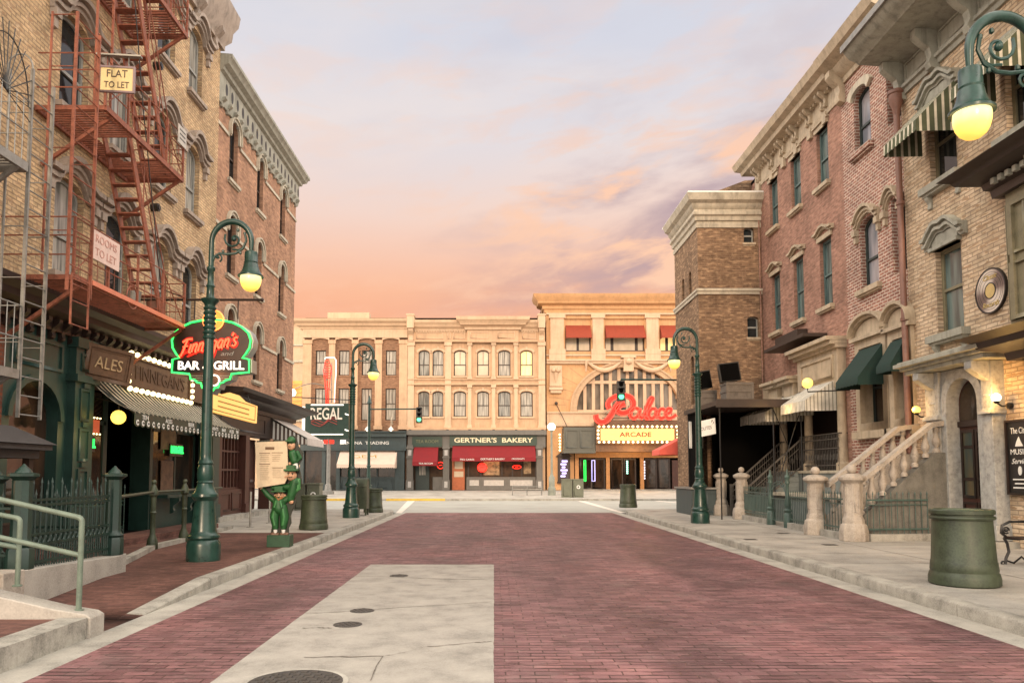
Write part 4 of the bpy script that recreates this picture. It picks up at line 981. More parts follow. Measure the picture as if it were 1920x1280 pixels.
# ================================================================ RIGHT: buildings
# tan roman brick house with the stone portal
B = thing('brick_building', 'tan rough brick house with stone portal, record sign and striped window awnings', 'building', (10.2, 14, .15))
ops = [(16.0, 16.95, 4.75, 6.7, 0), (16.0, 17.0, 8.25, 10.1, 0), (13.4, 14.4, 8.25, 10.1, 0), (15.33, 16.42, .28, 3.66, .54), (11.0, 12.0, 8.25, 10.1, 0)]
m = M(FR); wall(m, 6.0, 18.1, .0, 12.4, ops, .36); m.build('wall', tanR, B)
body(B, 10.58, 20, 6, 18.1, 0, 12.5, tanR)
for k, (a, b, z0, z1) in enumerate(((16.0, 16.95, 4.75, 6.7), (16.0, 17.0, 8.25, 10.1), (13.4, 14.4, 8.25, 10.1), (11, 12, 8.25, 10.1))):
    wn = sash(FR, B, a, b, z0, z1, 0, .2, oliveW, pk['teal'] if k == 0 else pk['dark'], .09, .52)
    m = M(FR); c = (a+b)/2
    if k == 0 or k == 1:
        P = [(a-.26, z1+.10), (a-.14, z1+.10), (a+.02, z1+.24), (a+.2, z1+.38), (a+.3, z1+.40), (c, z1+.36), (b-.3, z1+.40), (b-.2, z1+.38), (b-.02, z1+.24), (b+.14, z1+.10), (b+.26, z1+.10)]
        for q0, q1, pr in ((-.03, .04, .10), (.04, .11, .17), (.11, .17, .13), (.17, .25, .22)): m.band([(x, z+q0) for x, z in P], [(x, z+q1) for x, z in P], .003, pr)
        m.prism([(a, z1), (b, z1), (b, z1+.2), (b-.2, z1+.34), (a+.2, z1+.34), (a, z1+.2)], -.1, .07); m.box(a-.05, b+.05, z1, z1+.08, -.1, .14)
    else: m.box(a-.1, b+.1, z1, z1+.2, -.1, .06)
    m.build('hood', greyT, wn)
    m = M(FR); m.box(a-.2, b+.2, z0-.16, z0, -.3, .2); m.box(a-.14, b+.14, z0-.22, z0-.16, -.02, .14)
    for s in (a-.02, b+.02): console(m, s, z0-.22, .13, .3, .12)
    m.build('sill', greyT, wn)
m = M(FR)
m.sweep([(0, 0)], [(0, 0), (1, 1)]) if False else None
m = M(); m.sweep([(0, 10.95), (.06, 10.95), (.08, 11.06), (.14, 11.08), (.14, 11.16), (.03, 11.18), (.03, 11.72), (.2, 11.78), (1.05, 11.84), (1.1, 11.9), (1.25, 11.95), (1.4, 12.12), (1.45, 12.3), (0, 12.45)], [(10.2, 18.1), (10.2, 6)], 1); m.build('cornice', greyT, B)
m = M(FR); m.box(6, 18.12, 12.14, 12.30, 1.44, 1.48); m.build('gutter_rim', greyI, B)
m = M(FR)
for s in (17.95, 16.55, 15.15, 13.75, 12.35): m.cut(); console(m, s, 11.78, .2, .95, .55)
m.build_each('bracket', greyT, B)
m = M(FR)
for s in (16.7, 15.3, 13.9, 12.5): m.cut(); ring(m, s, s+1.1, 11.22, 11.68, 0, .05, .03, .07)
m.build_each('frieze_panel', greyT, B)
for i, (s, lb) in enumerate(((16.5, 'green and cream striped window awning, far one of the upper storey'), (13.9, 'green and cream striped window awning behind the near lamp'))):
    t = thing('awning', lb, 'awning', (10.1, s, 9.2), 'striped upper window awnings')
    awning(FR, t, s-.68, s+.68, 10.25, 9.32, .98, strR, .26, True, .06, smat=strRx)
# portal
t = M(FR)
a0, a1 = 15.35, 16.40
Pm = M(FR); A = arc(a0, a1, 3.64, .525, 14); ex = arc(a0-.2, a1+.2, 3.84, .725, 14)
Pm.band([(a0, .28)]+A+[(a1, .28)], [(a0-.2, .28)]+ex+[(a1+.2, .28)], -.06, .24)
for p, q in zip(ex[:-1], ex[1:]): Pm.prism([p, q, (q[0], 3.87), (p[0], 3.87)], -.02, .20)
Pm.build('arch_surround', greyS, B, bevel=.01)
Pm = M(FR)
for s0, s1 in ((14.83, 15.15), (16.6, 17.12)):
    Pm.cut(); Pm.box(s0, s1, .28, 3.87, -.02, .27); Pm.box(s0-.03, s1+.03, .28, .58, -.02, .31); Pm.box(s0-.04, s1+.04, 2.80, 2.86, -.02, .34); Pm.box(s0-.02, s1+.02, 2.86, 2.91, -.02, .31)
    console(Pm, (s0+s1)/2, 3.87, .22, .85, .62)
Pm.build_each('pilaster', greyS, B, bevel=.008)
m = M(FR); m.box(14.55, 17.35, 3.88, 3.98, -.02, .6); m.box(14.5, 17.4, 3.98, 4.05, -.02, .68); m.box(14.43, 17.47, 4.05, 4.14, -.02, .8); m.box(14.5, 17.4, 4.14, 4.18, -.02, .74); m.build('portal_cornice', greyT, B, bevel=.008)
m = M(FR); m.box(14.6, 17.3, .0, .27, -.02, .7); m.build('door_step', conc2, B, bevel=.01)
dr = M(FR); dr.prism(outline(a0-.02, a1+.02, .28, 3.65, .54, 14), -.10, -.055)
d_ = dr.build('door', woodR, B)
m = M(FR)
for a, b in ((15.40, 15.86), (15.90, 16.36)):
    ring(m, a, b, .36, 1.0, 0, .05, -.055, -.03); ring(m, a, b, 1.08, 2.55, 0, .06, -.055, -.025)
    m.box(a, b, 1.46, 1.51, -.055, -.03); m.box(a, b, 2.15, 2.20, -.055, -.03)
m.box(a0, a1, 2.62, 2.74, -.055, .0); m.build('door_moulding', woodD, d_)
m = M(FR)
for a, b in ((15.47, 15.79), (15.97, 16.29)): m.cut(); m.box(a, b, 1.14, 1.45, -.054, -.045); m.box(a, b, 1.52, 2.14, -.054, -.045); m.box(a, b, 2.21, 2.49, -.054, -.045)
m.build_each('door_glass', pane('amber_door_glass', (.10, .07, .03), .15, (.03, .05, .045), 3), d_)
m = M(FR); m.prism(outline(a0+.04, a1-.04, 2.75, 3.6, .5, 14), -.054, -.045); m.build('fanlight', pk['shop'], d_)
# bay window + shop cornice at the right edge
m = M(FR); m.box(9, 14.05, 4.35, 6.95, -.02, .35); 
for s in (13.05, 11.6, 10.2):
    ring(m, s, s+.85, 4.5, 6.75, 0, .08, .35, .42)
ring(m, 13.95-.0, 14.04, 4.5, 6.75, 0, .02, .35, .38)
for z0, z1 in ((4.5, 5.6), (5.75, 6.75)): ring(m, 13.5, 13.98, z0, z1, 0, .05, .35, .40)
m.build('bay_window', oliveW, B)
m = M(FR); m.box(13.1, 13.42, 4.58, 6.67, .345, .356); m.box(11.68, 12.37, 4.58, 6.67, .345, .356); m.build('bay_glass', pk['lav'], B)
m = M(); m.sweep([(0, 6.95), (.1, 6.95), (.12, 7.1), (.2, 7.14), (.22, 7.26), (.55, 7.36), (.6, 7.44), (.78, 7.52), (0, 7.75)], [(10.2, 14.15), (9.83, 14.15), (9.83, 9)], 1); m.build('bay_cornice', brownW, B)
m = M(FR)
for i in range(24): m.cut(); m.box(9.3+i*.2, 9.4+i*.2, 7.14, 7.25, .5, .66)
m.build_each('dentil', greyT, B)
m = M(); m.sweep([(0, 3.75), (.15, 3.75), (.18, 3.9), (.5, 4.02), (.55, 4.14), (.8, 4.24), (0, 4.3)], [(10.2, 14.0), (9.95, 14.0), (9.95, 8)], 1); m.build('shop_cornice', brownW, B)
m = M(FR); m.box(9, 14.0, 3.2, 3.75, -.02, .18); m.box(13.0, 13.35, .15, 3.2, -.02, .22)
console(m, 13.17, 3.2, .3, .5, .42); m.build('shopfront', oliveW, B)
m = M(FR); m.box(9, 13.0, .15, 3.2, -.01, .05); m.build('shop_window', pk['shop'], B)
# record sign
cR = pt(1852, 545, X=10.1)
t = thing('record_sign', 'round record shaped wall sign with gold lettering', 'sign', cR)
rm, rt, rb = newmat('record_painted_sheen'); g_ = geo(rt)
vsub = rt.nodes.new('ShaderNodeVectorMath'); vsub.operation = 'SUBTRACT'; rt.links.new(g_.outputs['Position'], vsub.inputs[0]); vsub.inputs[1].default_value = cR
sp = rt.nodes.new('ShaderNodeSeparateXYZ'); rt.links.new(vsub.outputs[0], sp.inputs[0])
an = mth(rt, 'ARCTAN2', sp.outputs[2], sp.outputs[1]); sw = mth(rt, 'ABSOLUTE', mth(rt, 'SINE', mth(rt, 'ADD', an, .5)))
rt.links.new(ramp(rt, sw, [(0, (.10, .07, .06)), (.4, (.16, .11, .10)), (.7, (.50, .42, .36)), (1, (.66, .58, .50))]), rb.inputs['Base Color']); rb.inputs['Roughness'].default_value = .3  # sheen of the disc painted into its base colour by angle
FC = lambda r_, a: (cR[1]+r_*math.cos(a), cR[2]+r_*math.sin(a))
def disc(m, r_, o0, o1, n=32): m.prism([FC(r_, 2*math.pi*i/n) for i in range(n)], o0, o1)
m = M(FR); disc(m, .44, .0, .05); m.build('disc', rm, t)
m = M(FR); m.band([FC(.44, 2*math.pi*i/32) for i in range(33)], [FC(.47, 2*math.pi*i/32) for i in range(33)], 0, .06); m.band([FC(.15, 2*math.pi*i/24) for i in range(25)], [FC(.17, 2*math.pi*i/24) for i in range(25)], .05, .058)
for r_ in (.24, .33, .38): m.band([FC(r_, 2*math.pi*i/32) for i in range(33)], [FC(r_+.006, 2*math.pi*i/32) for i in range(33)], .05, .053)
m.build('rim', iron, t)
m = M(FR); disc(m, .145, .05, .056, 20); m.build('label', gold, t)
text('Classic', (10.2-.055, cR[1], cR[2]+.28), *FXR, .15, gold, t, width=.42, ext=.006, shear=.3)
text('Records', (10.2-.055, cR[1], cR[2]-.28), *FXR, .15, gold, t, width=.5, ext=.006, shear=.3)
# chalk style poster
t = thing('wall_poster', 'black framed poster with white lettering right of the portal', 'poster', (10.15, 14.4, 1.3))
m = M(FR); m.box(14.08, 14.74, 1.22, 2.62, .03, .06); m.build('board', iron, t)
m = M(FR); ring(m, 14.05, 14.77, 1.19, 2.65, 0, .04, .02, .09); m.build('frame', woodD, t)
xp = 10.2-.066
text('The City', (xp, 14.41, 2.43), *FXR, .17, white, t, width=.44, ext=.003); text('MUSIC', (xp, 14.41, 2.02), *FXR, .15, white, t, width=.48, ext=.003); text('Service', (xp, 14.41, 1.84), *FXR, .15, white, t, width=.46, ext=.003, shear=.4)
m = M(FR); m.prism([(14.3, 2.13), (14.52, 2.13), (14.48, 2.22), (14.41, 2.32), (14.36, 2.22)], .06, .066)
for k in range(3): m.box(14.22, 14.62-.05*(k % 2), 1.48-.08*k, 1.505-.08*k, .06, .066)
m.prism([(14.41+.05*math.cos(a), 1.66+.09*math.sin(a)) for a in [i*math.pi/5 for i in range(10)]], .06, .072); m.build('chalk_drawing', white, t)
# sconces
for i, (px, py, lb) in enumerate(((1718, 768, 'lit globe wall lamp left of the stone portal by the downpipe'), (1868, 745, 'lit globe wall lamp right of the stone portal under the shop cornice'))):
    X_ = 9.9 if i else 9.8; x, y, z = pt(px, py, X=X_); t = thing('wall_lamp', lb, 'wall lamp', (x, y, z), 'globe lamps beside the portal')
    m = M(); m.sphere((x, y, z), .088, 14); m.build('globe', globeW if i else globeY, t)
    m = M(); m.lathe(x, y, [(.03, -.12), (.05, -.1), (.06, -.07)], 10, z); m.tube([(x, y, z-.1), (x+.1, y, z-.17), (10.15, y, z-.16)], .016, 6); m.tube([(10.12, y, z-.16), (10.2, y, z-.16)], .06, 8); m.build('bracket', iron, t)
    ld = bpy.data.lights.new('lamp_light', 'POINT'); ld.energy = 32 if i else 12; ld.color = (1, .55, .16); ld.shadow_soft_size = .09
    lo = bpy.data.objects.new('lamp_light', ld); C.objects.link(lo); lo.location = (x-.11, y, z+.02)
# downpipe
t = thing('downpipe', 'brown rainwater downpipe with hopper between pink brick and tan house', 'downpipe', (10.05, 18.0, .15))
m = M(); m.tube([(10.02, 18.0, 10.6), (10.02, 18.0, 2.1), (9.95, 17.75, 1.5), (9.9, 17.55, 1.25), (9.9, 17.55, .15)], .075, 10); m.build('pipe', copper, t)
m = M(); m.lathe(10.02, 18.0, [(.08, 0), (.10, .15), (.17, .35), (.17, .5), (.2, .52), (.2, .6), (.14, .6)], 12, 10.5)
m.build('hopper', copper, t); m = M()
for z in (2.1, 5.3, 8.2): m.cut(); m.lathe(10.02, 18.0, [(.075, 0), (.1, .01), (.1, .09), (.075, .1)], 12, z)
m.cut(); m.lathe(9.9, 17.55, [(.075, 0), (.11, .01), (.11, .1), (.075, .11)], 12, 1.15); m.build_each('collar', copper, t)

# pink brick house
B = thing('brick_building', 'pink brick house with white mortar joints and green ground floor awnings', 'building', (10.2, 19.6, .15))
ops = [(19.6, 20.5, 10.55, 12.3, .22), (19.45, 20.4, 6.65, 8.6, .25), (18.12, 18.75, 10.55, 12.3, 0), (18.12, 18.75, 6.65, 8.6, 0), (19.3, 20.55, 2.85, 5.05, 0), (18.12, 18.8, 2.85, 5.0, 0)]
m = M(FR); wall(m, 18.1, 21.25, 0.0, 13.4, ops, .38); m.build('wall', pinkR, B); body(B, 10.62, 19, 18.12, 21.25, 0, 13.6, pinkR)
for (a, b, z0, z1, ri) in ops[:2]:
    wn = sash(FR, B, a, b, z0, z1, ri, .22, tealD, pk['lav'], .09, .48)
    if z0 > 9:
        m = M(FR); A_ = arc(a, b, z1, ri); m.band([(a-.0, z1-.55)]+A_+[(b, z1-.55)] if False else A_, arc(a-.2, b+.2, z1+.2, ri+.04), .003, .1); m.build('hood', cream, wn)
    else: hood_wavy(FR, wn, a, b, z1+.02, creamW, .3, .18, .8)
    sill(FR, wn, a, b, z0, pinkR if z0 > 9 else creamW, .14, .14, .14)
for (a, b, z0, z1, ri) in ops[2:4]:
    wn = sash(FR, B, a, b, z0, z1, 0, .34, tealD, pk['dark'], .07, .5); hood_wavy(FR, wn, 18.3, 18.9, z1+.02, creamW, .3, .1, .8) if z0 < 9 else None
for k, (a, b, z0, z1, ri) in enumerate(ops[4:]):
    wn = sash(FR, B, a, b, z0, z1, 0, .34, tealD, pk['shop'], .07, .5)
    m = M(FR); ring(m, a-.2, b+.2, z0-.1, z1+.2, 0, .22, -.33, .09)
    P = arc(a-.28, b+.28, z1+.75, .5, 12)
    for q0, q1, pr in ((0, .08, .16), (.08, .16, .26)): m.band([(x, z+q0) for x, z in P], [(x, z+q1) for x, z in P], .003, pr)
    m.prism(arc(a-.22, b+.22, z1+.72, .42, 12), .003, .07); m.box(a-.3, b+.3, z1+.2, z1+.3, .003, .2); m.box(a-.3, b+.3, z0-.3, z0-.1, -.1, .2)
    m.build('window_surround', creamW, wn)
m = M(); m.sweep([(0, 12.9), (.06, 12.9), (.08, 13.05), (.3, 13.2), (.35, 13.35), (.65, 13.5), (.75, 13.75), (0, 13.95)], [(10.2, 21.32), (10.2, 18.1)], 1); m.build('cornice', creamW, B)
m = M(FR); m.cut(); console(m, 21.1, 13.3, .28, .95, .45); m.cut(); console(m, 18.4, 13.3, .28, .95, .45); m.build_each('bracket', creamW, B)
for i, (s0, s1, zt, zb, out, lb) in enumerate(((19.25, 20.5, 5.0, 4.1, .76, 'dark green awning over the wide ground floor window of the pink brick house'), (18.15, 18.85, 4.95, 4.3, .48, 'narrow dark green awning next to the brown downpipe'))):
    t = thing('awning', lb, 'awning', (10.1, s0, 4), 'dark green window awnings'); awning(FR, t, s0, s1, zt, zb, out, greenA, .2, True, .08)
# brown brick house
B = thing('brick_building', 'brown brick house with tall green sash windows and cream cornice', 'building', (10.2, 24.7, .15))
W1 = [(26.1, 27.05), (24.2, 25.05), (22.2, 22.95)]; W1 = [(26.2, 27.0), (24.2, 25.0), (22.15, 22.95)]
ops = [(a, b, 10.5, 12.3, 0) for a, b in W1]+[(a, b, 6.7, 8.8, 0) for a, b in W1]+[(21.6, 27.9, .15, 4.9, 0)]
m = M(FR); wall(m, 21.25, 28.4, 0.0, 13.0, ops, .34); m.build('wall', brownR, B); body(B, 10.58, 19, 21.25, 30, 4.9, 13.4, brownR); m = M(); m.box(11.3, 19, 21.25, 30, 0, 4.88); m.build('inner_wall', darkI, B)
for j, z0 in ((0, 10.5), (1, 6.7)):
    for a, b in W1:
        z1 = 12.3 if j == 0 else 8.8; wn = sash(FR, B, a, b, z0, z1, 0, .18, teal, pk['teal'], .08, .48); sill(FR, wn, a, b, z0, creamW, .12, .12, .14)
        if j: hood_ped(FR, wn, a, b, z1, creamW, .14)
        else: lintel(FR, wn, a, b, z1, creamW, .16, .1, .04)
m = M(); m.sweep([(0, 12.55), (.04, 12.55), (.06, 12.65), (.03, 12.68), (.03, 13.12), (.12, 13.2), (.42, 13.3), (.45, 13.45), (.62, 13.55), (.7, 13.78), (0, 13.95)], [(11.5, 28.35), (10.2, 28.35), (10.2, 21.33)], 1); m.build('cornice', creamW, B)
m = M(FR)
for s in (27.9, 26.6, 25.5, 24.4, 23.3, 22.2): m.cut(); console(m, s+.12, 13.25, .12, .5, .3); console(m, s-.12, 13.25, .12, .5, .3); m.box(s-.13, s+.13, 12.3, 12.62, .003, .1)
m.build_each('bracket', creamW, B)
m = M(FR)
for i in range(34): m.cut(); m.box(21.5+i*.2, 21.58+i*.2, 13.12, 13.24, .05, .16)
m.build_each('dentil', creamW, B)
m = M(FR); m.box(22.1, 25.9, 5.72, 5.86, .3, .95) if False else m.box(22.6, 25.9, 5.80, 5.90, .003, .75); m.box(24.0, 25.9, 5.9, 6.3, .003, .35); m.build('ledge_box', woodD, B)
# cream shopfront of the brown house
P = thing('shopfront', 'cream columned shopfront with pale striped awnings behind the iron stair', 'shopfront', (10.2, 24.5, .15))
m = M(FR); m.box(21.45, 24.3, 4.25, 5.25, -.1, .25); ring(m, 21.7, 24.0, 4.4, 5.1, 0, .08, .25, .30)
for z, pr in ((5.25, .35), (5.35, .5), (5.47, .62)): m.box(21.35, 24.4, z, z+.11, -.1, pr)
m.box(24.3, 27.9, 4.3, 4.9, -.1, .1)
for s in (24.9, 26.3):
    m.box(s-.3, s+.75, 4.62, 4.74, -.1, .42); m.box(s-.36, s+.81, 4.74, 4.84, -.1, .52); m.box(s-.2, s+.6, 4.2, 4.62, -.1, .25)
m.build('entablature', creamW, P)
m = M()
for s in (21.6, 23.9, 26.0, 27.7):
    m.cut(); m.lathe(10.2-.1, s, [(.2, 0), (.2, .2), (.15, .25), (.14, .5), (.12, 2.3), (.14, 2.35), (.2, 2.45), (.2, 2.55)], 14, 1.7)
m.build_each('column', creamW, P)
m = M(FR); m.box(21.5, 27.9, .1, 4.3, -1.0, -.9); m.box(21.6, 27.9, .1, 1.69, -.9, -.02); m.build('back_screen', woodD, P)
m = M(FR); m.box(22.2, 23.3, 1.72, 3.9, -.9, -.86); m.build('glass_door', pane('curtained_door_glass', (.12, .08, .05), .2, (.40, .29, .18), 5), P)
for i, (s0, s1, lb) in enumerate(((21.75, 23.6, 'pale striped awning nearest the pink brick house'), (24.4, 25.8, 'pale striped awning in the middle of the row behind the lit globe'), (26.1, 27.4, 'pale striped awning nearest the dark corner tower'))):
    t = thing('awning', lb, 'awning', (10.1, s0, 4), 'pale striped shopfront awnings'); awning(FR, t, s0, s1, 4.45 if i == 0 else 4.3, 3.75 if i == 0 else 3.62, 1.1 if i == 0 else 1.3, strW, .32, True, .05, smat=strWx)
x, y, z = pt(1514, 718, X=9.0); t = thing('wall_lamp', 'lit globe lamp between the pale striped awnings', 'wall lamp', (x, y, z)); m = M(); m.sphere((x, y, z), .15, 14); m.build('globe', globeY, t); m = M(); m.tube([(x, y, z-.12), (x, y, z-.25), (10.2, y, z-.2)], .02, 6); m.build('bracket', iron, t)
# corner tower
B = thing('brick_tower', 'square dark brick corner tower with stepped stone cornice', 'building', (9, 30, .15))
FTW = FY(28.0)
ops = [(9.56, 9.95, 10.4, 11.0, .1), (9.62, 10.05, 6.75, 7.55, .1)]
x0 = 7.78
m = M(FTW); wall(m, x0, 11.2, 3.9, 12.2, ops, .3, caps=False); m.build('front_wall', towerB, B)
FSD = lambda s, z, o: (x0-o, s, z)
ops2 = [(28.95, 29.35, 8.35, 9.6, .2), (30.05, 30.45, 8.35, 9.6, .2), (28.8, 29.3, 4.3, 6.2, .2)]
m = M(FSD); wall(m, 28.0, 31.6, 0, 12.2, ops2, .3, caps=False); m.build('side_wall', towerB, B)
body(B, x0+.31, 12, 28.31, 31.6, 0, 12.3, towerB)
for (a, b, c_, d__, ri) in ops: wn = sash(FTW, B, a, b, c_, d__, ri, .22, greyW, pk['dark'], .04, .5); sill(FTW, wn, a, b, c_, creamW, .05, .08, .06)
for (a, b, c_, d__, ri) in ops2: wn = sash(FSD, B, a, b, c_, d__, ri, .25, brownW, pk['dark'], .04, .5)
for (pr_, nm) in (([(0, 10.98), (.05, 10.98), (.07, 11.12), (.03, 11.14), (.03, 11.22), (.10, 11.25), (.12, 11.4), (.2, 11.45), (.2, 11.55), (.14, 11.56), (.14, 11.66), (.24, 11.75), (.26, 11.86), (.40, 11.95), (.48, 12.2), (0, 12.26)], 'cornice'), ([(0, 8.4), (.05, 8.4), (.06, 8.5), (.10, 8.52), (.1, 8.6), (0, 8.64)], 'string_course')):
    m = M(); m.sweep(pr_, [(x0, 31.6), (x0, 28.0), (11.2, 28.0)], 1 if False else 1); m.build(nm, cream, B)
m = M(); m.box(x0-.44, 11.2, 27.55, 31.9, 12.205, 12.27); m.build('coping', white, B)
m = M(); m.add([(8.6, 29.9, 12.2), (8.6, 29.9, 12.95), (10.3, 29.9, 13.6), (11.6, 29.9, 13.7), (11.6, 29.9, 12.2), (8.6, 30.6, 12.2), (8.6, 30.6, 12.95), (10.3, 30.6, 13.6), (11.6, 30.6, 13.7), (11.6, 30.6, 12.2)], [(0, 1, 2, 3, 4), (5, 6, 7, 8, 9), (0, 1, 6, 5), (1, 2, 7, 6), (2, 3, 8, 7)]); m.build('roof_block', towerB, B)
m = M(); m.tube([(10.12, 27.93, 12), (10.12, 27.93, 4)], .03, 6); m.build('conduit', brownR, B)
# black canopy
t = thing('canopy', 'flat black canopy with dark curtained stall under the corner tower', 'canopy', (8.6, 26, 3.9))
m = M(); m.box(7.15, 10.15, 23.8, 28.0, 3.8, 3.95); m.box(7.1, 10.16, 23.72, 23.8, 3.72, 3.98); m.build('roof', woodD, t)
m = M(); m.box(8.2, 10.1, 26.9, 27.0, .15, 3.8); m.box(7.3, 7.36, 26.3, 28.0, .15, 3.8); m.build('curtain', darkI, t)
m = M()
for x, y in ((7.25, 23.9), (9.0, 24.0), (9.9, 24.0), (7.25, 27.8)): m.cut(); m.tube([(x, y, .15), (x, y, 3.8)], .022, 6)
m.cut()
m.tube([(9.0, 24, 3.7), (9.5, 24, 2.4)], .015, 5); m.tube([(9.9, 24, 3.7), (9.2, 24, 1.6)], .015, 5); m.build_each('post', iron, t)
m = M(); m.box(8.2, 11.2, 28.02-.0, 28.06, .15, 3.9); m.build('back_panel', darkI, t)
for i, (px0, px1, py0, py1, Y, tilt, lb) in enumerate(((1352, 1390, 682, 717, 24.6, .12, 'black loudspeaker tilted on the wider grey crate on the canopy'), (1312, 1336, 697, 731, 26.3, .25, 'black loudspeaker on the smaller grey crate behind the lamp post'))):
    a, b = pt(px0, py1, Y=Y), pt(px1, py0, Y=Y); w_, h_ = b[0]-a[0], b[2]-a[2]
    t = thing('loudspeaker', lb, 'loudspeaker', (a[0]+w_/2, Y, a[2]), 'loudspeakers on the black canopy')
    m = M(lambda x, y, z, a=a, w_=w_, h_=h_, Y=Y: (a[0]+x*w_+z*h_*-.15, Y+y, a[2]+z*h_+x*.08))
    m.prism([(0, 0), (1, 0), (.85, .5), (.15, .5)], 0.02, 1); m.build('cabinet', iron, t)
    m = M(lambda x, y, z, a=a, w_=w_, h_=h_, Y=Y: (a[0]+x*w_+z*h_*-.15, Y+y, a[2]+z*h_+x*.08)); m.box(.06, .94, -.03, -.004, .06, .94); m.build('grille', darkI, t)
for i, (px0, px1, py0, py1, Y, lb) in enumerate(((1362, 1413, 716, 748, 24.4, 'wide weathered grey crate on the canopy under the larger loudspeaker'), (1312, 1344, 731, 757, 25.9, 'small weathered grey crate on the canopy edge by the lamp post'))):
    a, b = pt(px0, py1, Y=Y), pt(px1, py0, Y=Y); zb = 3.955; t = thing('crate', lb, 'crate', (a[0], Y, zb), 'grey crates on the black canopy')
    m = M(); gw = plain('weathered_grey_wood', (.14, .115, .095), .8, .3, 5)
    m.box(a[0]+.02, b[0]-.02, Y+.02, Y+.68, zb, b[2]); m.build('box', gw, t)
    m = M()
    for z in (zb, (zb+b[2])/2, b[2]-.08): m.box(a[0], b[0], Y-.0, Y+.02, z, z+.08); m.box(a[0]-.0, a[0]+.02, Y, Y+.7, z, z+.08)
    m.box(a[0], a[0]+.08, Y-.01, Y+.0, zb, b[2]); m.box(b[0]-.08, b[0], Y-.01, Y, zb, b[2]); m.build('battens', gw, t)
# white signs by the lamp
cW = pt(1327, 801, Y=24.4)
t, FB, c, rr, uu, nn = board('hanging_sign', 'tilted white board with dark lettering under the canopy corner', (cW[0], 24.6, cW[2]), (1, -.25, .22), (-.05, 0, 1), .62, .52, white)
text('ROUTES', tuple(c-uu*.02-rr*.03+nn*.004), rr, uu, .16, blk, t, width=.42, ext=.003)
m = M(FB); m.prism([(.18, .12), (.24, .2), (.2, .22)], 0, .004); m.prism([(.22, .06), (.27, .13), (.25, .15)], 0, .004); m.build('mark', blk, t)
for i, (px, lb) in enumerate(((1298, 'long white vertical banner left of the lamp post'), (1316, 'narrow white vertical banner right of the lamp post'))):
    a = pt(px, 840, Y=27.5); b = pt(px, 790, Y=27.5); m = M(); w_ = .11 if i == 0 else .05
    m.box(a[0]-w_, a[0]+w_, 27.5, 27.53, a[2], b[2]); tag(m.build('banner', white, bevel=.01), lb, 'banner')
# low blue-grey counter by the canopy
t = thing('counter', 'low slate grey panelled counter right behind the green lamp post', 'counter', (7.4, 27.2, .15))
m = M(); m.box(6.95, 7.95, 26.4, 28.6, .15, 1.05); m.build('cabinet', greyB, t, bevel=.01); m = M(); m.box(6.9, 8.0, 26.3, 28.7, 1.06, 1.12); m.build('top', greyI, t)
m = M(lambda x, z, y: (x, 26.39-y, z)); ring(m, 7.02, 7.42, .25, .95, 0, .04, 0, .02); ring(m, 7.48, 7.88, .25, .95, 0, .04, 0, .02); m.build('panel', greyB, t)

# ---- stone piers, gate, fences, stairs
def pier(x, y, h, big, label):
    t = thing('stone_pier', label, 'pier', (x, y, .15), 'stone piers with ball tops along the right pavement')
    k = h/1.65; w_ = .19 if big else .175
    oct_ = [(w_*1.08*math.cos(math.pi/8+i*math.pi/4), w_*1.08*math.sin(math.pi/8+i*math.pi/4)) for i in range(8)]
    m = M(); n = 8
    m.lathe(x, y, [(.30, 0), (.30, .20*k), (.27, .34*k), (.225, .38*k), (.225, .46*k), (.205, .5*k), (w_, .54*k), (w_*.98, 1.24*k), (w_*1.15, 1.27*k), (w_*1.5, 1.32*k), (w_*1.5, 1.38*k), (w_*.9, 1.44*k), (.07, 1.46*k)], 8, .15)
    m.build('shaft', pinkS, t, bevel=.012)
    m = M()
    for q in range(4):
        a = q*math.pi/2; f = lambda s, z, o, a=a: (x+math.cos(a)*(w_*.93+o)-math.sin(a)*s, y+math.sin(a)*(w_*.93+o)+math.cos(a)*s, .15+z)
        mm = M(f); ring(mm, -.055, .055, .62*k, 1.18*k, 0, .018, -.02, .012); m.v += mm.v; m.f += [[i+len(m.v)-len(mm.v) for i in ff] for ff in mm.f]; m.sm += mm.sm; m.mi += mm.mi
    m.build('panel', pinkS, t)
    m = M(); m.sphere((x, y, .15+1.55*k), .105 if big else .095, 16); m.build('ball', pinkS, t); return t
pier(8.0, 26.4, 1.68, False, 'octagonal stone pier with ball top, farthest of the four, by the counter')
pier(8.0, 24.2, 1.68, False, 'octagonal stone pier with ball top, second from the green lamp post')
pier(7.75, 18.05, 1.62, True, 'octagonal stone pier with ball top at the far foot of the stoop')
pier(7.82, 16.35, 1.65, True, 'octagonal stone pier with ball top at the near foot of the stoop')
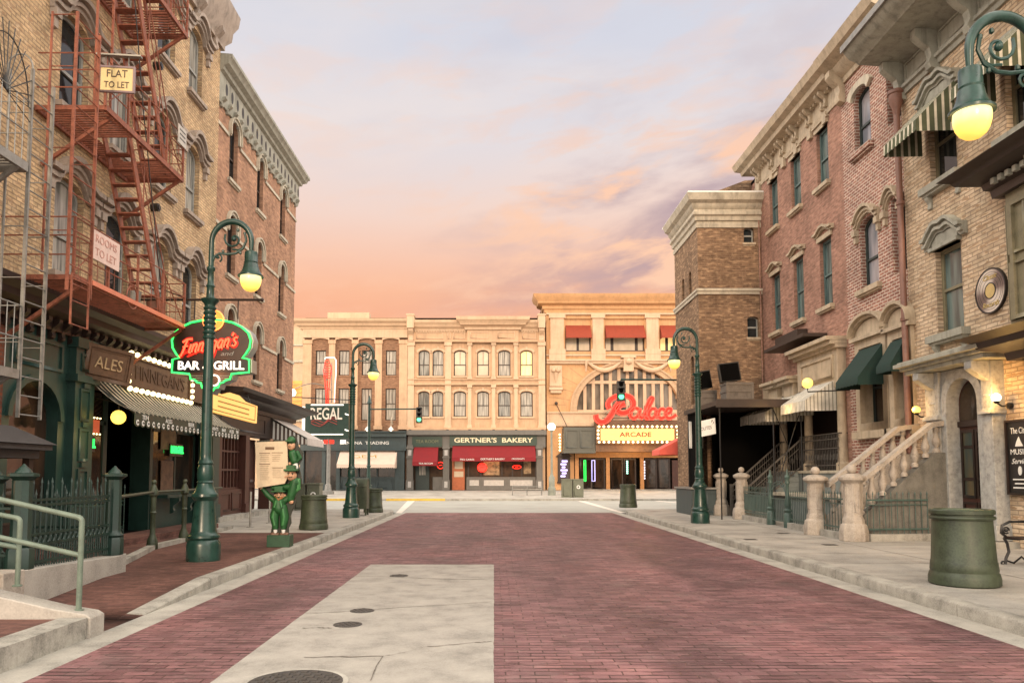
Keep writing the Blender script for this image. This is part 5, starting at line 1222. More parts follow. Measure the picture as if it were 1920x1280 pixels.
def fence(name, label, pts, h, mat, gap=.13, z0=.3, curb=True, rails=(.12, .86), grp='iron fences on the right pavement'):
    t = thing(name, label, 'fence', (*pts[0], .15), grp); m = M(); r_ = M(); cb = M()
    for a, b in zip(pts[:-1], pts[1:]):
        L = math.hypot(b[0]-a[0], b[1]-a[1]); n = max(1, int(L/gap))
        for i in range(n+1):
            x, y = a[0]+(b[0]-a[0])*i/n, a[1]+(b[1]-a[1])*i/n; m.tube([(x, y, z0), (x, y, z0+h)], .009, 4); m.add([(x-.018, y, z0+h), (x, y-.018, z0+h), (x+.018, y, z0+h), (x, y+.018, z0+h), (x, y, z0+h+.08)], [(0, 1, 4), (1, 2, 4), (2, 3, 4), (3, 0, 4)])
        for f in rails: r_.bar((a[0], a[1], z0+h*f), (b[0], b[1], z0+h*f), .03, .035)
        r_.bar((a[0], a[1], z0+h*.74), (b[0], b[1], z0+h*.74), .02, .02)
        if curb: cb.bar((a[0], a[1], .15+(z0-.15)/2), (b[0], b[1], .15+(z0-.15)/2), .22, z0-.15)
    m.build('pickets', mat, t); r_.build('rail', mat, t)
    if curb: cb.build('curb', conc2, t)
    return t
fence('iron_fence', 'verdigris iron fence between the two stone piers of the stoop', [(7.8, 17.75), (7.83, 16.65)], .85, verdi)
fence('iron_fence', 'verdigris iron fence running back from the near stone pier beside the stoop', [(8.1, 16.3), (9.5, 16.45), (9.85, 16.9)], .85, verdi)
fence('iron_fence', 'verdigris iron fence between the arched gate and the far pier of the stoop', [(7.95, 20.1), (7.85, 18.35)], .8, verdi)
t = fence('iron_fence', 'verdigris iron fence between the arched gate and the farther piers', [(8.0, 23.95), (7.97, 21.7)], .85, verdi)
m = M(); m.bar((8.01, 23.95, .72), (7.98, 21.7, .72), .02, .5); m.build('sheet_panel', verdi, t)
t = thing('iron_gate', 'verdigris iron garden gate with arch between two turned posts', 'gate', (7.95, 20.9, .15))
for y in (21.55, 20.3):
    m = M(); m.lathe(7.95, y, [(.12, 0), (.12, .35), (.08, .4), (.12, .47), (.07, .52), (.10, .62), (.045, .9), (.04, 1.15), (.07, 1.2), (.05, 1.3), (.08, 1.36), (.03, 1.45), (.015, 1.58)], 12, .15); m.build('post', verdi, t)
m = M()
for r_ in (.62, .5): m.tube([(7.95, 20.925+r_*math.cos(math.pi*i/14), 1.0+r_*.62*math.sin(math.pi*i/14)) for i in range(15)], .018, 6)
for i in range(1, 7): a = math.pi*i/7; m.tube([(7.95, 20.925+.5*math.cos(a), 1.0+.5*.62*math.sin(a)), (7.95, 20.925+.62*math.cos(a), 1.0+.62*.62*math.sin(a))], .012, 5)
for z in (.9, .3): m.tube([(7.95, 20.35, z), (7.95, 21.5, z)], .016, 6)
for i in range(9): y = 20.45+i*.125; m.tube([(7.95, y, .3), (7.95, y, .9)], .009, 4)
m.build('arch', verdi, t)
# area wall / bluestone terrace
t = thing('terrace_wall', 'blue grey stone terrace below the brown house shopfront', 'wall', (9.5, 24, .15))
m = M(); m.box(8.95, 9.95, 18.35, 23.9, -.0, .92); m.box(9.9, 10.19, 21.35, 27.8, 0, 1.62); m.build('wall', bluestone, t, bevel=.01)
m = M(); m.box(8.85, 9.9, 18.33, 23.95, .93, 1.02); m.box(9.86, 10.19, 21.33, 27.8, 1.62, 1.70); m.build('coping', cream, t)
ironG = plain('worn_brown_grey_iron', (.085, .075, .065), .5, .3, 6)
t = thing('terrace_railing', 'dark iron railing along the terrace edge before the cream shopfront', 'railing', (10, 23, 1.7)); m = M()
for z in (1.85, 2.35, 2.62, 2.78): m.bar((9.93, 24.25, z), (9.93, 21.5, z), .03, .03)
for i in range(27): m.tube([(9.93, 24.25-i*.1055, 1.7), (9.93, 24.25-i*.1055, 2.78)], .010, 4)
for i in range(13): m.tube([(9.93, 24.15-i*.211+.04*math.cos(k*math.pi/4), 2.1+.1*math.sin(k*math.pi/4)) for k in range(8)], .009, 4, True)
m.bar((9.93, 21.5, 2.78), (10.2, 21.5, 2.78), .03, .03); m.build('railing', ironG, t)
# iron stair rails up to the terrace
def iron_stair(y0, y1):
    t = thing('iron_stair', 'dark iron stair with scrolled balustrade rising towards the cream shopfront', 'stair', (8.6, (y0+y1)/2, .15))
    m = M(); n = 9; xa, xb, H = 8.2, 9.95, 1.52
    for i in range(n): m.box(xa+.05+(xb-xa-.05)*i/n, xb-.06, y0+.04, y1-.04, .15+H*i/n+.001*i, .15+H*(i+1)/n)
    m.build('steps', bluestone, t)
    for y in (y0, y1):
        m = M(); a, b = (xa, y, 1.15), (xb-.0, y, 1.12+H+.05); m.bar(a, b, .06, .05); m.bar((xa, y, .32), (xb, y, .3+H), .03, .04); m.bar((xa, y, .95), (xb, y, .93+H), .02, .02)
        m.bar(b, (10.15, y, b[2]), .06, .05); m.bar((xb, y, .3+H), (10.15, y, .3+H), .03, .03)
        for i in range(26):
            f = i/25; x = xa+(10.15-xa)*f; fz = min(1, (x-xa)/(xb-xa)); z = .3+(H)*fz
            m.tube([(x, y, z), (x, y, z+.83)], .010, 4)
            if i % 2: m.tube([(x+.035*math.cos(k*math.pi/4), y, z+.42+.09*math.sin(k*math.pi/4)) for k in range(8)], .008, 4, True)
        m.box(xa-.04, xa+.04, y-.04, y+.04, .15, 1.25); m.build('balustrade', ironG, t)
    return t
iron_stair(24.25, 25.9)
# stone stoop of the pink house
t = thing('stone_stoop', 'stone stoop with bulbous balusters climbing between the ball topped piers', 'stair', (9, 17.2, .15))
m = M(); n = 8; xa, xb, H = 7.95, 9.7, 1.35
for i in range(n): m.box(xa+(xb-xa)*i/n, 10.19, 16.75, 17.8, .15+H*i/n+.001, .15+H*(i+1)/n)
m.build('steps', conc3, t)
FZ = lambda x, z, y: (x, y, z)
for y in (16.6, 17.95):
    m = M(FZ); P = [(xa-.05, .15), (10.18, .15), (10.18, .72+H), (9.75, .72+H), (8.0, .60)]; m.prism(P, y-.13, y+.13); m.build('string_wall', pinkS if y > 17 else plain('dark_stained_stone', (.15, .14, .12), .85, .3, 4, bmp=.3, dirt=.6), t)
    m = M(FZ); A = [(7.98, 1.28), (9.72, 1.28+H), (10.18, 1.34+H)]; m.band([(a, z) for a, z in A], [(a, z+.11) for a, z in A], y-.12, y+.12); m.build('handrail', pinkS, t)
    m = M()
    for i in range(8):
        x = 8.12+i*.245; f = min(1, (x-8.0)/1.72); zb = .60+(.12+H)*f; hh = 1.27+H*f-zb
        m.cut(); m.lathe(x, y, [(.075, 0), (.075, .06), (.04, .1), (.085, hh*.35), (.09, hh*.45), (.04, hh*.78), (.06, hh*.85), (.06, hh)], 12, zb)
    m.build_each('baluster', pinkS, t)

# ================================================================ MIDDLE: far facades at the end of the street
def box_on(fr, nm, par, mat, *bs, **k):
    m = M(fr)
    for b_ in bs: m.cut(); m.box(*b_)
    if len(bs) > 1 and nm in ('window_display', 'frieze_panel', 'riser_panel', 'pilaster_panel', 'door_glass', 'shop_window', 'signboard', 'stall_riser', 'mullion', 'entrance_frame'): return m.build_each(nm, mat, par)
    return m.build(nm, mat, par, **k)
# far left building beyond
F7 = FY(72.0)
B = thing('stucco_building', 'peach stucco building with orange blinds at the far left end of the street', 'building', (-23, 72, .3))
ops = [(-21.5, -18.4, 9.0, 12.6, 0)]
m = M(F7); wall(m, -27, -16.5, .2, 16.5, [], .3); m.build('wall', stoneT2, B); body(B, -27, -16.5, 72.3, 80, .2, 16.4, stoneT2)
box_on(F7, 'louvred_panel', B, pk['orange'], (-21.8, -18.6, 7.3, 10.6, .02, .08))
box_on(F7, 'slat', B, plain('orange_slats', (.75, .38, .12), .6, .1, 3), *[(-21.8, -18.6, 7.4+i*.4, 7.52+i*.4, .08, .14) for i in range(8)])
box_on(F7, 'band', B, cream, (-27, -16.4, 12.4, 12.6, .01, .15), (-27, -16.4, 14.0, 14.15, .01, .12), (-27, -16.4, 16.3, 16.6, .01, .4), (-27, -16.4, 6.6, 6.8, .01, .2))
box_on(F7, 'dark_bay', B, woodD, (-21.9, -20.6, .3, 5.0, .01, .1))

# Regal block
F6 = FY(60.0)
B = thing('commercial_building', 'orange brick block with cream pilasters above the slate grey shop, behind the theatre sign', 'building', (-11.2, 60, .3))
bays = [(-14.85, -13.45), (-12.75, -11.35), (-10.75, -9.4), (-9.05, -7.75)]
bays = [(-14.75, -13.35), (-12.85, -11.45), (-11.0, -9.6), (-9.05, -7.65)]
m = M(F6); ops = []
wins = []
for a, b in bays:
    c = (a+b)/2
    for z0, z1 in ((5.9, 8.5), (9.55, 11.6)): wins.append((c-.42, c+.42, z0, z1))
wall(m, -15.4, -7.0, 5.0, 13.0, wins, .25, -.12); m.build('brick_wall', farB, B); body(B, -15.4, -7.0, 60.4, 68, .3, 14.2, farB)
for a, b, z0, z1 in wins: wn = sash(lambda s, z, o: F6(s, z, o-.12), B, a, b, z0, z1, 0, .2, brownW, pk['lace'], .07, .52, 2, True); sill(lambda s, z, o: F6(s, z, o-.12), wn, a, b, z0, farB, .06, .1, .06)
m = M(F6); e = [-15.45]+[v for ab in bays for v in ab]+[-7.0]
for a, b in zip(e[::2], e[1::2]):
    m.cut(); m.box(a, b, 5.15, 12.4, -.2, .14); m.box(a-.06, b+.06, 5.15, 5.45, -.2, .22); m.box(a-.05, b+.05, 12.1, 12.4, -.2, .2)
m.build_each('pilaster', stoneT, B)
m = M(F6)
for a, b in bays:
    A = arc(a, b, 12.55, .22, 10); m.band(A, [(x, 12.75) for x, z in A], -.15, .1)
m.box(-15.5, -7.0, 12.6, 13.3, -.2, .14); m.build('frieze', stoneT2, B)
m = M(); m.sweep([(0, 13.3), (.2, 13.3), (.22, 13.42), (.45, 13.55), (.5, 13.7), (.75, 13.85), (.82, 14.05), (0, 14.15)], [(-15.5, 61), (-15.5, 60), (-7.0, 60)], 1); m.build('cornice', stoneT2, B)
box_on(F6, 'parapet_block', B, stoneT2, (-13.6, -10.2, 14.2, 14.75, -1.2, -.3))
# shopfront of the Regal block
m = M(F6); m.box(-15.5, -7.02, 3.55, 4.55, -.2, .3); m.box(-15.55, -7.0, 4.55, 4.9, -.2, .55); m.box(-15.55, -7.0, 4.9, 5.0, -.2, .7); m.box(-15.5, -7.02, 3.45, 3.55, -.2, .4)
for s in (-15.5, -13.75, -12.6, -7.9): m.box(s, s+.75 if s == -7.9 else s+.3, .3, 3.5, -.2, .25)
m.box(-12.4, -7.9, .3, 1.35, -.2, .12)
for s in (-12.2, -10.7, -9.3): ring(m, s, s+1.2, .45, 1.2, 0, .07, .12, .16)
for s in (-10.9, -9.4): m.box(s, s+.12, 1.35, 3.5, -.2, .1)
m.build('shopfront', greyB, B)
box_on(F6, 'shop_window', B, pk['shop'], (-12.3, -7.9, 1.35, 3.5, -.19, -.1), (-15.2, -13.75, .3, 3.5, -.19, -.1), (-13.45, -12.6, .3, 3.5, -.19, -.1))
text('BANANA  TRADING', F6(-10.35, 4.05, .31), *FYF, .34, white, B, width=3.9, ext=.01, offset=.012); text('CO', F6(-10.6, 3.7, .41), *FYF, .2, white, B, width=.6, ext=.01) if False else None
text('No FIFTY-ONE', F6(-14.4, 4.05, .31), *FYF, .3, white, B, width=1.9, ext=.01)
t = thing('awning', 'cream scalloped awning over the slate grey shop window', 'awning', (-10, 59.9, 2.5)); awning(F6, t, -12.3, -7.75, 3.45, 2.35, 1.5, peachA, .3, True, .1)
text('GEM', F6(-10.2, 2.95, 1.08), (1, 0, 0), (0, -.7, .6), .5, plain('pale_yellow_print', (.75, .52, .18), .8, .1, 4), t, width=1.9, ext=.005)
for i, px in enumerate((689, 733)):
    x, y, z = pt(px, 806, Y=59.0); t = thing('gooseneck_lamp', ['white gooseneck lamp over the slate shop fascia, left of two', 'white gooseneck lamp over the slate shop fascia, right of two'][i], 'lamp', (x, y, z), 'gooseneck lamps over the slate shop')
    m = M(); m.lathe(x, y, [(.22, 0), (.2, .1), (.07, .25), (.04, .3)], 12, z); m.build('shade', white, t); m = M(); m.tube([(x, y, z+.28), (x, y+.1, z+.9), (x, y+.5, z+1.1), (x, 60, z+.5)], .03, 6); m.build('arm', cream, t)
    m = M(); m.sphere((x, y, z), .10, 8); m.build('bulb', globeW, t)

# Bakery block
B = thing('commercial_building', 'peach terracotta block with arched windows over the red bakery awnings', 'building', (-1.4, 60, .3))
xs = [(-6.12, -5.22), (-4.98, -4.1), (-3.25, -2.25), (-1.35, -.4), (.35, 1.35), (2.15, 3.15)]
rowz = [(6.2, 8.25, .22), (9.5, 11.6, .25)]
wins = [(a, b, z0, z1, ri) for z0, z1, ri in rowz for a, b in xs]
m = M(F6); wall(m, -6.98, 4.15, 5.2, 14.0, wins, .3, -.14); m.build('wall', stoneT, B); body(B, -6.98, 4.15, 60.45, 68, .3, 14.2, stoneT)
FB6 = lambda s, z, o: F6(s, z, o-.14)
sty = ['curt', 'curt', 'lace', 'lace', 'curt', 'lace', 'curt', 'lace', 'blind', 'blind', 'lace', 'lit']
for i, (a, b, z0, z1, ri) in enumerate(wins):
    wn = sash(FB6, B, a, b, z0, z1, ri, .22, brownW, pk[sty[i]], .07, .5, 1, True)
    m = M(FB6); A = arc(a-.03, b+.03, z1+.03, ri+.02, 8); m.band(A, arc(a-.17, b+.17, z1+.2, ri+.05, 8), .003, .08); m.box((a+b)/2-.08, (a+b)/2+.08, z1+.02, z1+.28, .003, .13); m.build('hood', stoneT2, wn)
    sill(FB6, wn, a, b, z0, stoneT2, .1, .12, .12)
m = M(F6)
for a, b in ((-6.98, -6.45), (-3.95, -3.45), (3.6, 4.15)):
    m.cut(); m.box(a, b, 5.2, 12.25, -.2, .1); m.box(a-.05, b+.05, 11.95, 12.25, -.2, .18); m.box(a-.05, b+.05, 5.2, 5.5, -.2, .18)
for c in (-1.95, -.02, 1.78):
    for z0, z1 in ((5.3, 8.75), (9.2, 12.2)): m.cut(); m.box(c-.14, c+.14, z0, z1, -.2, .12); m.box(c-.2, c+.2, z1-.22, z1, -.2, .2); m.box(c-.2, c+.2, z0, z0+.22, -.2, .2)
m.build_each('pilaster', stoneT2, B)
m = M(F6)
for z0, z1, pr in ((8.75, 8.85, .16), (8.85, 9.15, .02), (9.15, 9.25, .14), (12.25, 12.35, .2), (12.35, 13.15, .05), (5.1, 5.2, .3), (5.2, 5.3, .2)): m.box(-6.98, 4.15, z0, z1, -.18, pr)
m.box(-2.15, 2.0, 12.2, 13.2, -.1, .3); m.build('band', stoneT, B)
m = M(F6)
for a, b, o in ((-6.3, -4.1, .05), (-3.75, -3.5, .05), (-3.3, -2.35, .05), (-1.9, -.45, .3), (.3, 1.7, .3), (2.3, 3.4, .05)): m.cut(); ring(m, a, b, 12.5, 13.05, 0, .06, o, o+.05)
m.build_each('frieze_panel', stoneT2, B)
m = M(); m.sweep([(0, 13.15), (.12, 13.15), (.15, 13.3), (.4, 13.45), (.45, 13.6), (.65, 13.75), (.7, 13.95), (0, 14.05)], [(-6.98, 60), (4.15, 60)], 1); m.sweep([(0, 13.2), (.14, 13.2), (.18, 13.4), (.5, 13.55), (.55, 13.7), (.8, 13.9), (.85, 14.15), (0, 14.25)], [(-2.2, 60.4), (-2.2, 59.7), (2.05, 59.7), (2.05, 60.4)], 1); m.build('cornice', stoneT2, B)
m = M(F6)
for i in range(52): m.cut(); m.box(-6.8+i*.21, -6.7+i*.21, 13.05, 13.16, .05, .16)
m.build_each('dentil', stoneT2, B)
for s in (-6.72, 3.85):
    m = M(F6); m.box(s-.28, s+.28, 13.3, 14.3, -.3, .75); m.box(s-.33, s+.33, 14.3, 14.42, -.35, .8); m.lathe(s, 0, [(0, 0)]) if False else None; console(m, s, 13.3, .4, 1.1, .6); m.build('end_bracket', stoneT2, B)
m = M(F6); [m.cut().box(x-.1, x+.1, 4.96, 5.14, .25, .42) for x in (-6.7, -3.7, -1.95, -.02, 1.78, 3.9)]; m.build_each('stud', brownW, B)
# bakery shopfront
P = thing('shopfront', 'bakery and tea room shopfront in taupe and dark green with gold letters', 'shopfront', (-1.4, 60, .3))
m = M(F6); m.box(-6.98, 4.2, 4.7, 5.08, -.3, .5); m.box(-6.9, 4.15, 3.72, 4.7, -.3, .12)
for s in (-6.75, -3.85, 3.62):
    m.box(s-.22, s+.28, .3, 3.9, -.3, .25); m.box(s-.27, s+.33, .3, 1.1, -.3, .32); m.box(s-.27, s+.33, 2.85, 2.98, -.3, .34); m.box(s-.27, s+.33, 3.6, 3.72, -.3, .34)
m.build('front', taupe, P)
box_on(F6, 'pilaster_panel', P, plain('pale_panel', (.42, .40, .38), .6, .15, 5), *[(s-.1, s+.16, z0, z1, .25, .36 if z0 < 1 else .28) for s in (-6.75, -3.85, 3.62) for z0, z1 in ((.5, 1.0), (3.05, 3.5))])
box_on(F6, 'signboard', P, greenS, (-6.55, -4.15, 3.78, 4.58, .12, .2), (-3.55, 3.45, 3.85, 4.66, .12, .2))
text("GERTNER'S  BAKERY", F6(-.05, 4.27, .21), *FYF, .52, plain('pale_gold_letters', (.78, .70, .48), .5, .1, 8), P, width=6.3, ext=.02, offset=.02)
text('TEA ROOM', F6(-5.35, 4.18, .21), *FYF, .36, plain('faded_green_gold_letters', (.16, .17, .09), .5, .2, 8), P, width=1.8, ext=.015)
box_on(F6, 'stall_riser', P, taupe, (-2.2, 3.35, .3, 1.35, -.3, -.05), (-4.9, -4.1, .3, 1.35, -.3, -.05))
box_on(F6, 'riser_panel', P, plain('pale_panel', (.46, .43, .40), .6, .15, 5), (-1.95, -1.2, .65, 1.1, -.05, -.02), (-.8, .8, .65, 1.1, -.05, -.02), (1.3, 3.1, .65, 1.1, -.05, -.02))
box_on(F6, 'interior_back', P, warmI, (-6.5, 3.4, .3, 3.8, -.42, -.4), (-6.5, 3.4, 3.6, 3.75, -.4, -.05))
box_on(F6, 'mullion', P, woodD, *[(s, s+.1, .3, 3.7, -.3, -.2) for s in (-2.1, -1.1, .6, 1.45, 2.2, 3.3)])
box_on(F6, 'window_display', P, plain('display_mix', (.30, .20, .11), .6, .8, 3.5), (-.85, .45, 1.5, 3.0, -.38, -.34), (2.4, 3.0, 1.6, 2.9, -.38, -.34))
dd = box_on(F6, 'door', P, orangeW, (-3.35, -2.35, .3, 2.9, -.3, -.22)); box_on(F6, 'door_glass', dd, pk['blind'], (-3.15, -2.5, 2.0, 2.6, -.22, -.2), (-3.2, -2.45, 1.35, 1.8, -.22, -.2))
dd = box_on(F6, 'door', P, tealD, (-6.3, -5.2, .3, 3.0, -.3, -.22)); box_on(F6, 'door_glass', dd, pk['curt'], (-6.0, -5.5, 1.5, 2.7, -.22, -.2))
for s0, s1, zt, zb, lb in ((-6.4, -4.45, 3.75, 2.55, 'small red awning over the tea room door'), (-3.3, 3.3, 3.85, 2.9, 'wide red awning over the bakery window')):
    t = thing('awning', lb, 'awning', (s0, 59.9, 2.5), 'red awnings of the bakery block'); awning(F6, t, s0, s1, zt, zb, 1.3, redA, .32, False, .1)
    if s0 < -5: text('TEA ROOM', F6(-5.35, 2.4, 1.32), *FYF, .2, white, t, width=1.1, ext=.006)
    else:
        text("GERTNER'S BAKERY", F6(-.1, 2.75, 1.32), *FYF, .2, white, t, width=1.9, ext=.006); text('PIES CAKES', F6(-2.1, 2.72, 1.32), *FYF, .18, white, t, width=1.1, ext=.006); text('CROISSANTS', F6(1.9, 2.77, 1.32), *FYF, .18, white, t, width=1.0, ext=.006)
for i, (px, py, r_, lb) in enumerate(((826, 872, .26, 'round red neon sign in the tea room window'), (904, 876, .36, 'large round red neon sign left in the bakery window'), (969, 875, .22, 'oval red neon sign right in the bakery window'))):
    x, y, z = pt(px, py, Y=59.9); t = thing('neon_sign', lb, 'neon sign', (x, y, z), 'red neon signs in the bakery windows')
    if i == 1: m = M(); m.tube([(x, y+.05, z), (x, y, z)], r_*.9, 20); m.build('disc', emis('red_disc', (1, .02, .01), 1.0), t)
    m = M(); m.tube([(x+r_*(1.5 if i == 2 else 1)*math.cos(a*math.pi/10), y-.02, z+r_*(.6 if i == 2 else 1)*math.sin(a*math.pi/10)) for a in range(20)], .04, 6, True); m.tube([(x-r_*.5, y-.02, z), (x+r_*.5, y-.02, z+.03)], .035, 6); m.build('tube', neonR, t)
m = M(); x0, y0 = 2.0, 56.5
t = thing('bench', 'thin metal bench on the far pavement before the bakery', 'bench', (2.6, 52, .2))
xa, _, za = pt(961, 930, Y=50); xb = pt(1016, 930, Y=50)[0]; m = M()
for z in (.55, .75): m.tube([(xa, 50, z), (xb, 50, z)], .025, 6)
for x in (xa, (xa+xb)/2, xb): m.tube([(x, 50, .17), (x, 50, .8)], .03, 6); m.tube([(x, 50.4, .17), (x, 50.4, .55)], .03, 6)
m.box(xa, xb, 49.98, 50.42, .55, .6); m.build('frame', greyI, t)

# Theatre
F61 = FY(60.6)
B = thing('theatre_building', 'grand peach theatre with arched fan window, red upper awnings and bulb marquee', 'building', (10, 60.6, .3))
FP = lambda s, z, o: F61(s, z, o)
bay3 = [(5.85, 7.95), (9.1, 12.35), (13.6, 16.4)]
wins = [(a, b, 11.6, 14.3, 0) for a, b in bay3]
m = M(FP); wall(m, 4.3, 20, .3, 16.4, wins+[(6.75, 15.15, 6.6, 10.3, 3.4)], .4); m.build('wall', stoneP, B); body(B, 4.3, 20, 61.05, 70, .3, 16.3, stoneP)
for k, (a, b, z0, z1, _) in enumerate(wins):
    m = M(FP); n = 2 if k == 0 else 3
    m.box(a, b, z0, z1, -.4, -.3); pn = m.build('upper_window', brownW, B)
    m = M(FP)
    if k == 0: gl = [(a+.1, (a+b)/2-.1), ((a+b)/2+.1, b-.1)]
    else: gl = [(a+.1, a+.5), (a+.75, b-.75), (b-.5, b-.1)]
    for q in gl: m.box(q[0], q[1], z0+.12, z1-1.2, -.3, -.28)
    m.build('pane', pk['lit'] if k == 2 else pk['blind'], pn)
    box_on(FP, 'recess_panel', pn, stoneP, (a, b, 13.55, 14.3, -.3, -.18))
    t = thing('awning', ['small red window awning, left of the theatre top floor', 'wide red window awning in the middle of the theatre top floor', 'red window awning partly hidden by the corner tower'][k], 'awning', (a, 60.5, 13), 'red awnings of the theatre top floor'); awning(FP, t, a+.02, b-.02, 13.75, 12.75, .8, redO, .2, True, -.05)
m = M(FP)
for a, b in ((4.5, 5.85), (7.95, 9.1), (12.35, 13.6)):
    m.cut(); m.box(a+.12, b-.12, 11.7, 14.5, 0, .22); m.box(a, b, 11.35, 11.75, 0, .32); m.box(a, b, 14.3, 14.65, 0, .32); m.box(a, b, 10.9, 11.35, 0, .3)
m.build_each('pilaster', stoneT2, B)
m = M(FP)
for z0, z1, pr in ((10.75, 10.9, .35), (10.55, 10.75, .22), (11.2, 11.35, .12), (14.6, 14.75, .2), (5.45, 5.75, .35), (5.75, 6.5, .18), (6.5, 6.62, .3)): m.box(4.3, 20, z0, z1, -.1, pr)
m.build('band', stoneT2, B)
m = M(); m.sweep([(0, 14.75), (.15, 14.75), (.2, 15.0), (.3, 15.05), (.35, 15.3), (.7, 15.45), (.75, 15.65), (1.0, 15.85), (1.1, 16.15), (0, 16.3)], [(4.3, 62), (4.3, 60.6), (20, 60.6)], 1); m.build('cornice', stoneP, B)
m = M(FP); A = arc(6.75, 15.15, 10.3, 3.4, 24)
m.band([(6.75, 6.6)]+A+[(15.15, 6.6)], [(6.35, 6.6)]+arc(6.35, 15.55, 10.62, 3.72, 24)+[(15.55, 6.6)], -.02, .18)
m.band([(6.35, 6.6)]+arc(6.35, 15.55, 10.62, 3.72, 24)+[(15.55, 6.6)], [(6.2, 6.6)]+arc(6.2, 15.7, 10.75, 3.85, 24)+[(15.7, 6.6)], -.02, .26); m.build('arch_moulding', plain('tan_arch_moulding', (.50, .33, .20), .7, .15, 4), B)
m = M(FP); cx_ = 10.95      # voussoir joints
jm = []
for i in range(1, 18):
    a = math.pi*i/18; p0 = (cx_-4.8*math.cos(a), 6.9+3.95*math.sin(a)); p1 = (cx_-6.2*math.cos(a), 6.9+5.2*math.sin(a))
    if p1[1] > 10.5: f = (10.5-p0[1])/(p1[1]-p0[1]); 
    else: f = 1
    if f > 0: p1 = (p0[0]+(p1[0]-p0[0])*f, p0[1]+(p1[1]-p0[1])*f); m.bar((p0[0], p0[1], .003), (p1[0], p1[1], .003), .035, .012, (0, 0, 1))
for z in (7.2, 7.8, 8.4, 9.0): m.bar((4.5, z, .003), (5.9, z, .003), .035, .012, (0, 0, 1))
m.build('stone_joints', plain('tan_joint', (.38, .22, .12), .8, .1, 4), B)
# fan window
gw_ = box_on(FP, 'fan_window', B, stoneT2, (6.8, 15.1, 6.62, 6.8, -.38, -.1))
m = M(FP); m.prism(outline(6.77, 15.13, 6.62, 10.28, 3.38, 24), -.39, -.35); m.build('pane', pane('fan_glass', (.09, .075, .06), .12, (.22, .18, .14), 1.4), gw_)
m = M(FP)
for i in range(1, 12):
    x = 6.75+8.4*i/12; h_ = 6.9+3.4*math.sqrt(max(0, 1-((x-10.95)/4.2)**2)); m.box(x-.13, x+.13, 6.8, min(h_, 10.26), -.35, -.2)
m.box(7.3, 14.6, 8.95, 9.2, -.35, -.18); m.build('mullions', stoneT2, gw_)
# crest, swags and left console
m = M(FP); m.box(10.55, 11.35, 9.9, 11.1, .02, .5); m.sphere((10.95, 10.7, .5), .3, 12); m.box(10.35, 11.55, 11.0, 11.2, .02, .55)
for s_ in (-1, 1):
    P = [(10.95+s_*(.5+2.9*i/12), 10.75-.75*math.sin(math.pi*i/12), .22) for i in range(13)]; m.tube(P, [.08+.12*math.sin(math.pi*i/12) for i in range(13)], 8)
    m.tube([(10.95+s_*3.4, 10.8, .25), (10.95+s_*3.45, 9.9, .22)], [.14, .04], 8)
m.build('carved_crest', stoneT2, B)
m = M(FP); m.box(4.55, 5.55, 8.7, 10.4, .0, .22); m.box(4.5, 5.6, 8.4, 8.62, 0, .4); m.box(4.6, 5.5, 8.15, 8.4, 0, .3); m.sphere((4.85, 10.0, .25), .2, 10); m.sphere((5.25, 10.0, .25), .2, 10); m.tube([(5.05, 9.8, .3), (5.05, 9.0, .26)], [.2, .04], 8); m.build('carved_console', stoneT2, B)
m = M(FP); m.box(4.3, 5.6, .3, 5.4, 0, .12); m.build('corner_pier', stoneP, B)
# entrance
m = M(FP); m.box(6.6, 16.2, .3, .36, 0, 1.0); m.build('entrance_step', conc3, B)
box_on(FP, 'entrance_wall', B, darkI, (6.5, 16.2, .3, 4.0, .01, .05))
box_on(FP, 'entrance_frame', B, plain('ochre_entrance_frame', (.42, .20, .07), .5, .2, 4), (6.55, 16.2, 2.9, 3.45, .05, .25), *[(x, x+.3, .36, 2.9, .05, .3) for x in (6.55, 9.05, 11.8, 15.9)])
for i, x in enumerate((6.95, 9.45, 12.2)):
    for k in range(2):
        a = x+k*1.05; dd = M(FP); ring(dd, a, a+1.0, .36, 2.85, 0, .12, .05, .12); dd = dd.build('entrance_door', woodD, B); box_on(FP, 'door_glass', dd, pk['shop'], (a+.1, a+.9, .5, 2.75, .052, .08))
box_on(FP, 'side_panel', B, woodR, (14.4, 15.85, .36, 2.7, .05, .15))
for i, (px, w_, em_, lb) in enumerate(((1098, .09, neonG, 'green neon strip behind the theatre doors'), (1114, .14, neonB, 'violet neon strip behind the theatre doors'), (1178, .07, emis('pale_teal_neon', (.4, 1, .8), 1.3), 'pale teal neon strip in the middle theatre door'), (1207, .2, emis('white_violet_screen', (.8, .8, 1), .8), 'white lettered light panel in the right theatre door'))):
    x = pt(px, 880, Y=60)[0]; z0, z1 = pt(px, 902 if i < 3 else 898, Y=60)[2], pt(px, 862, Y=60)[2]
    if i == 2: z0 = 1.6
    m = M(FP); 
    if i in (0, 1): ring(m, x-w_, x+w_, z0, z1, 0, .04, .13, .17)
    else: [m.box(x-w_, x+w_, z0+(z1-z0)*k/7, z0+(z1-z0)*(k+.7)/7, .13, .16) for k in range(7)]
    tag(m.build('neon_strip', em_), lb, 'neon sign', 'neon strips behind the theatre doors')
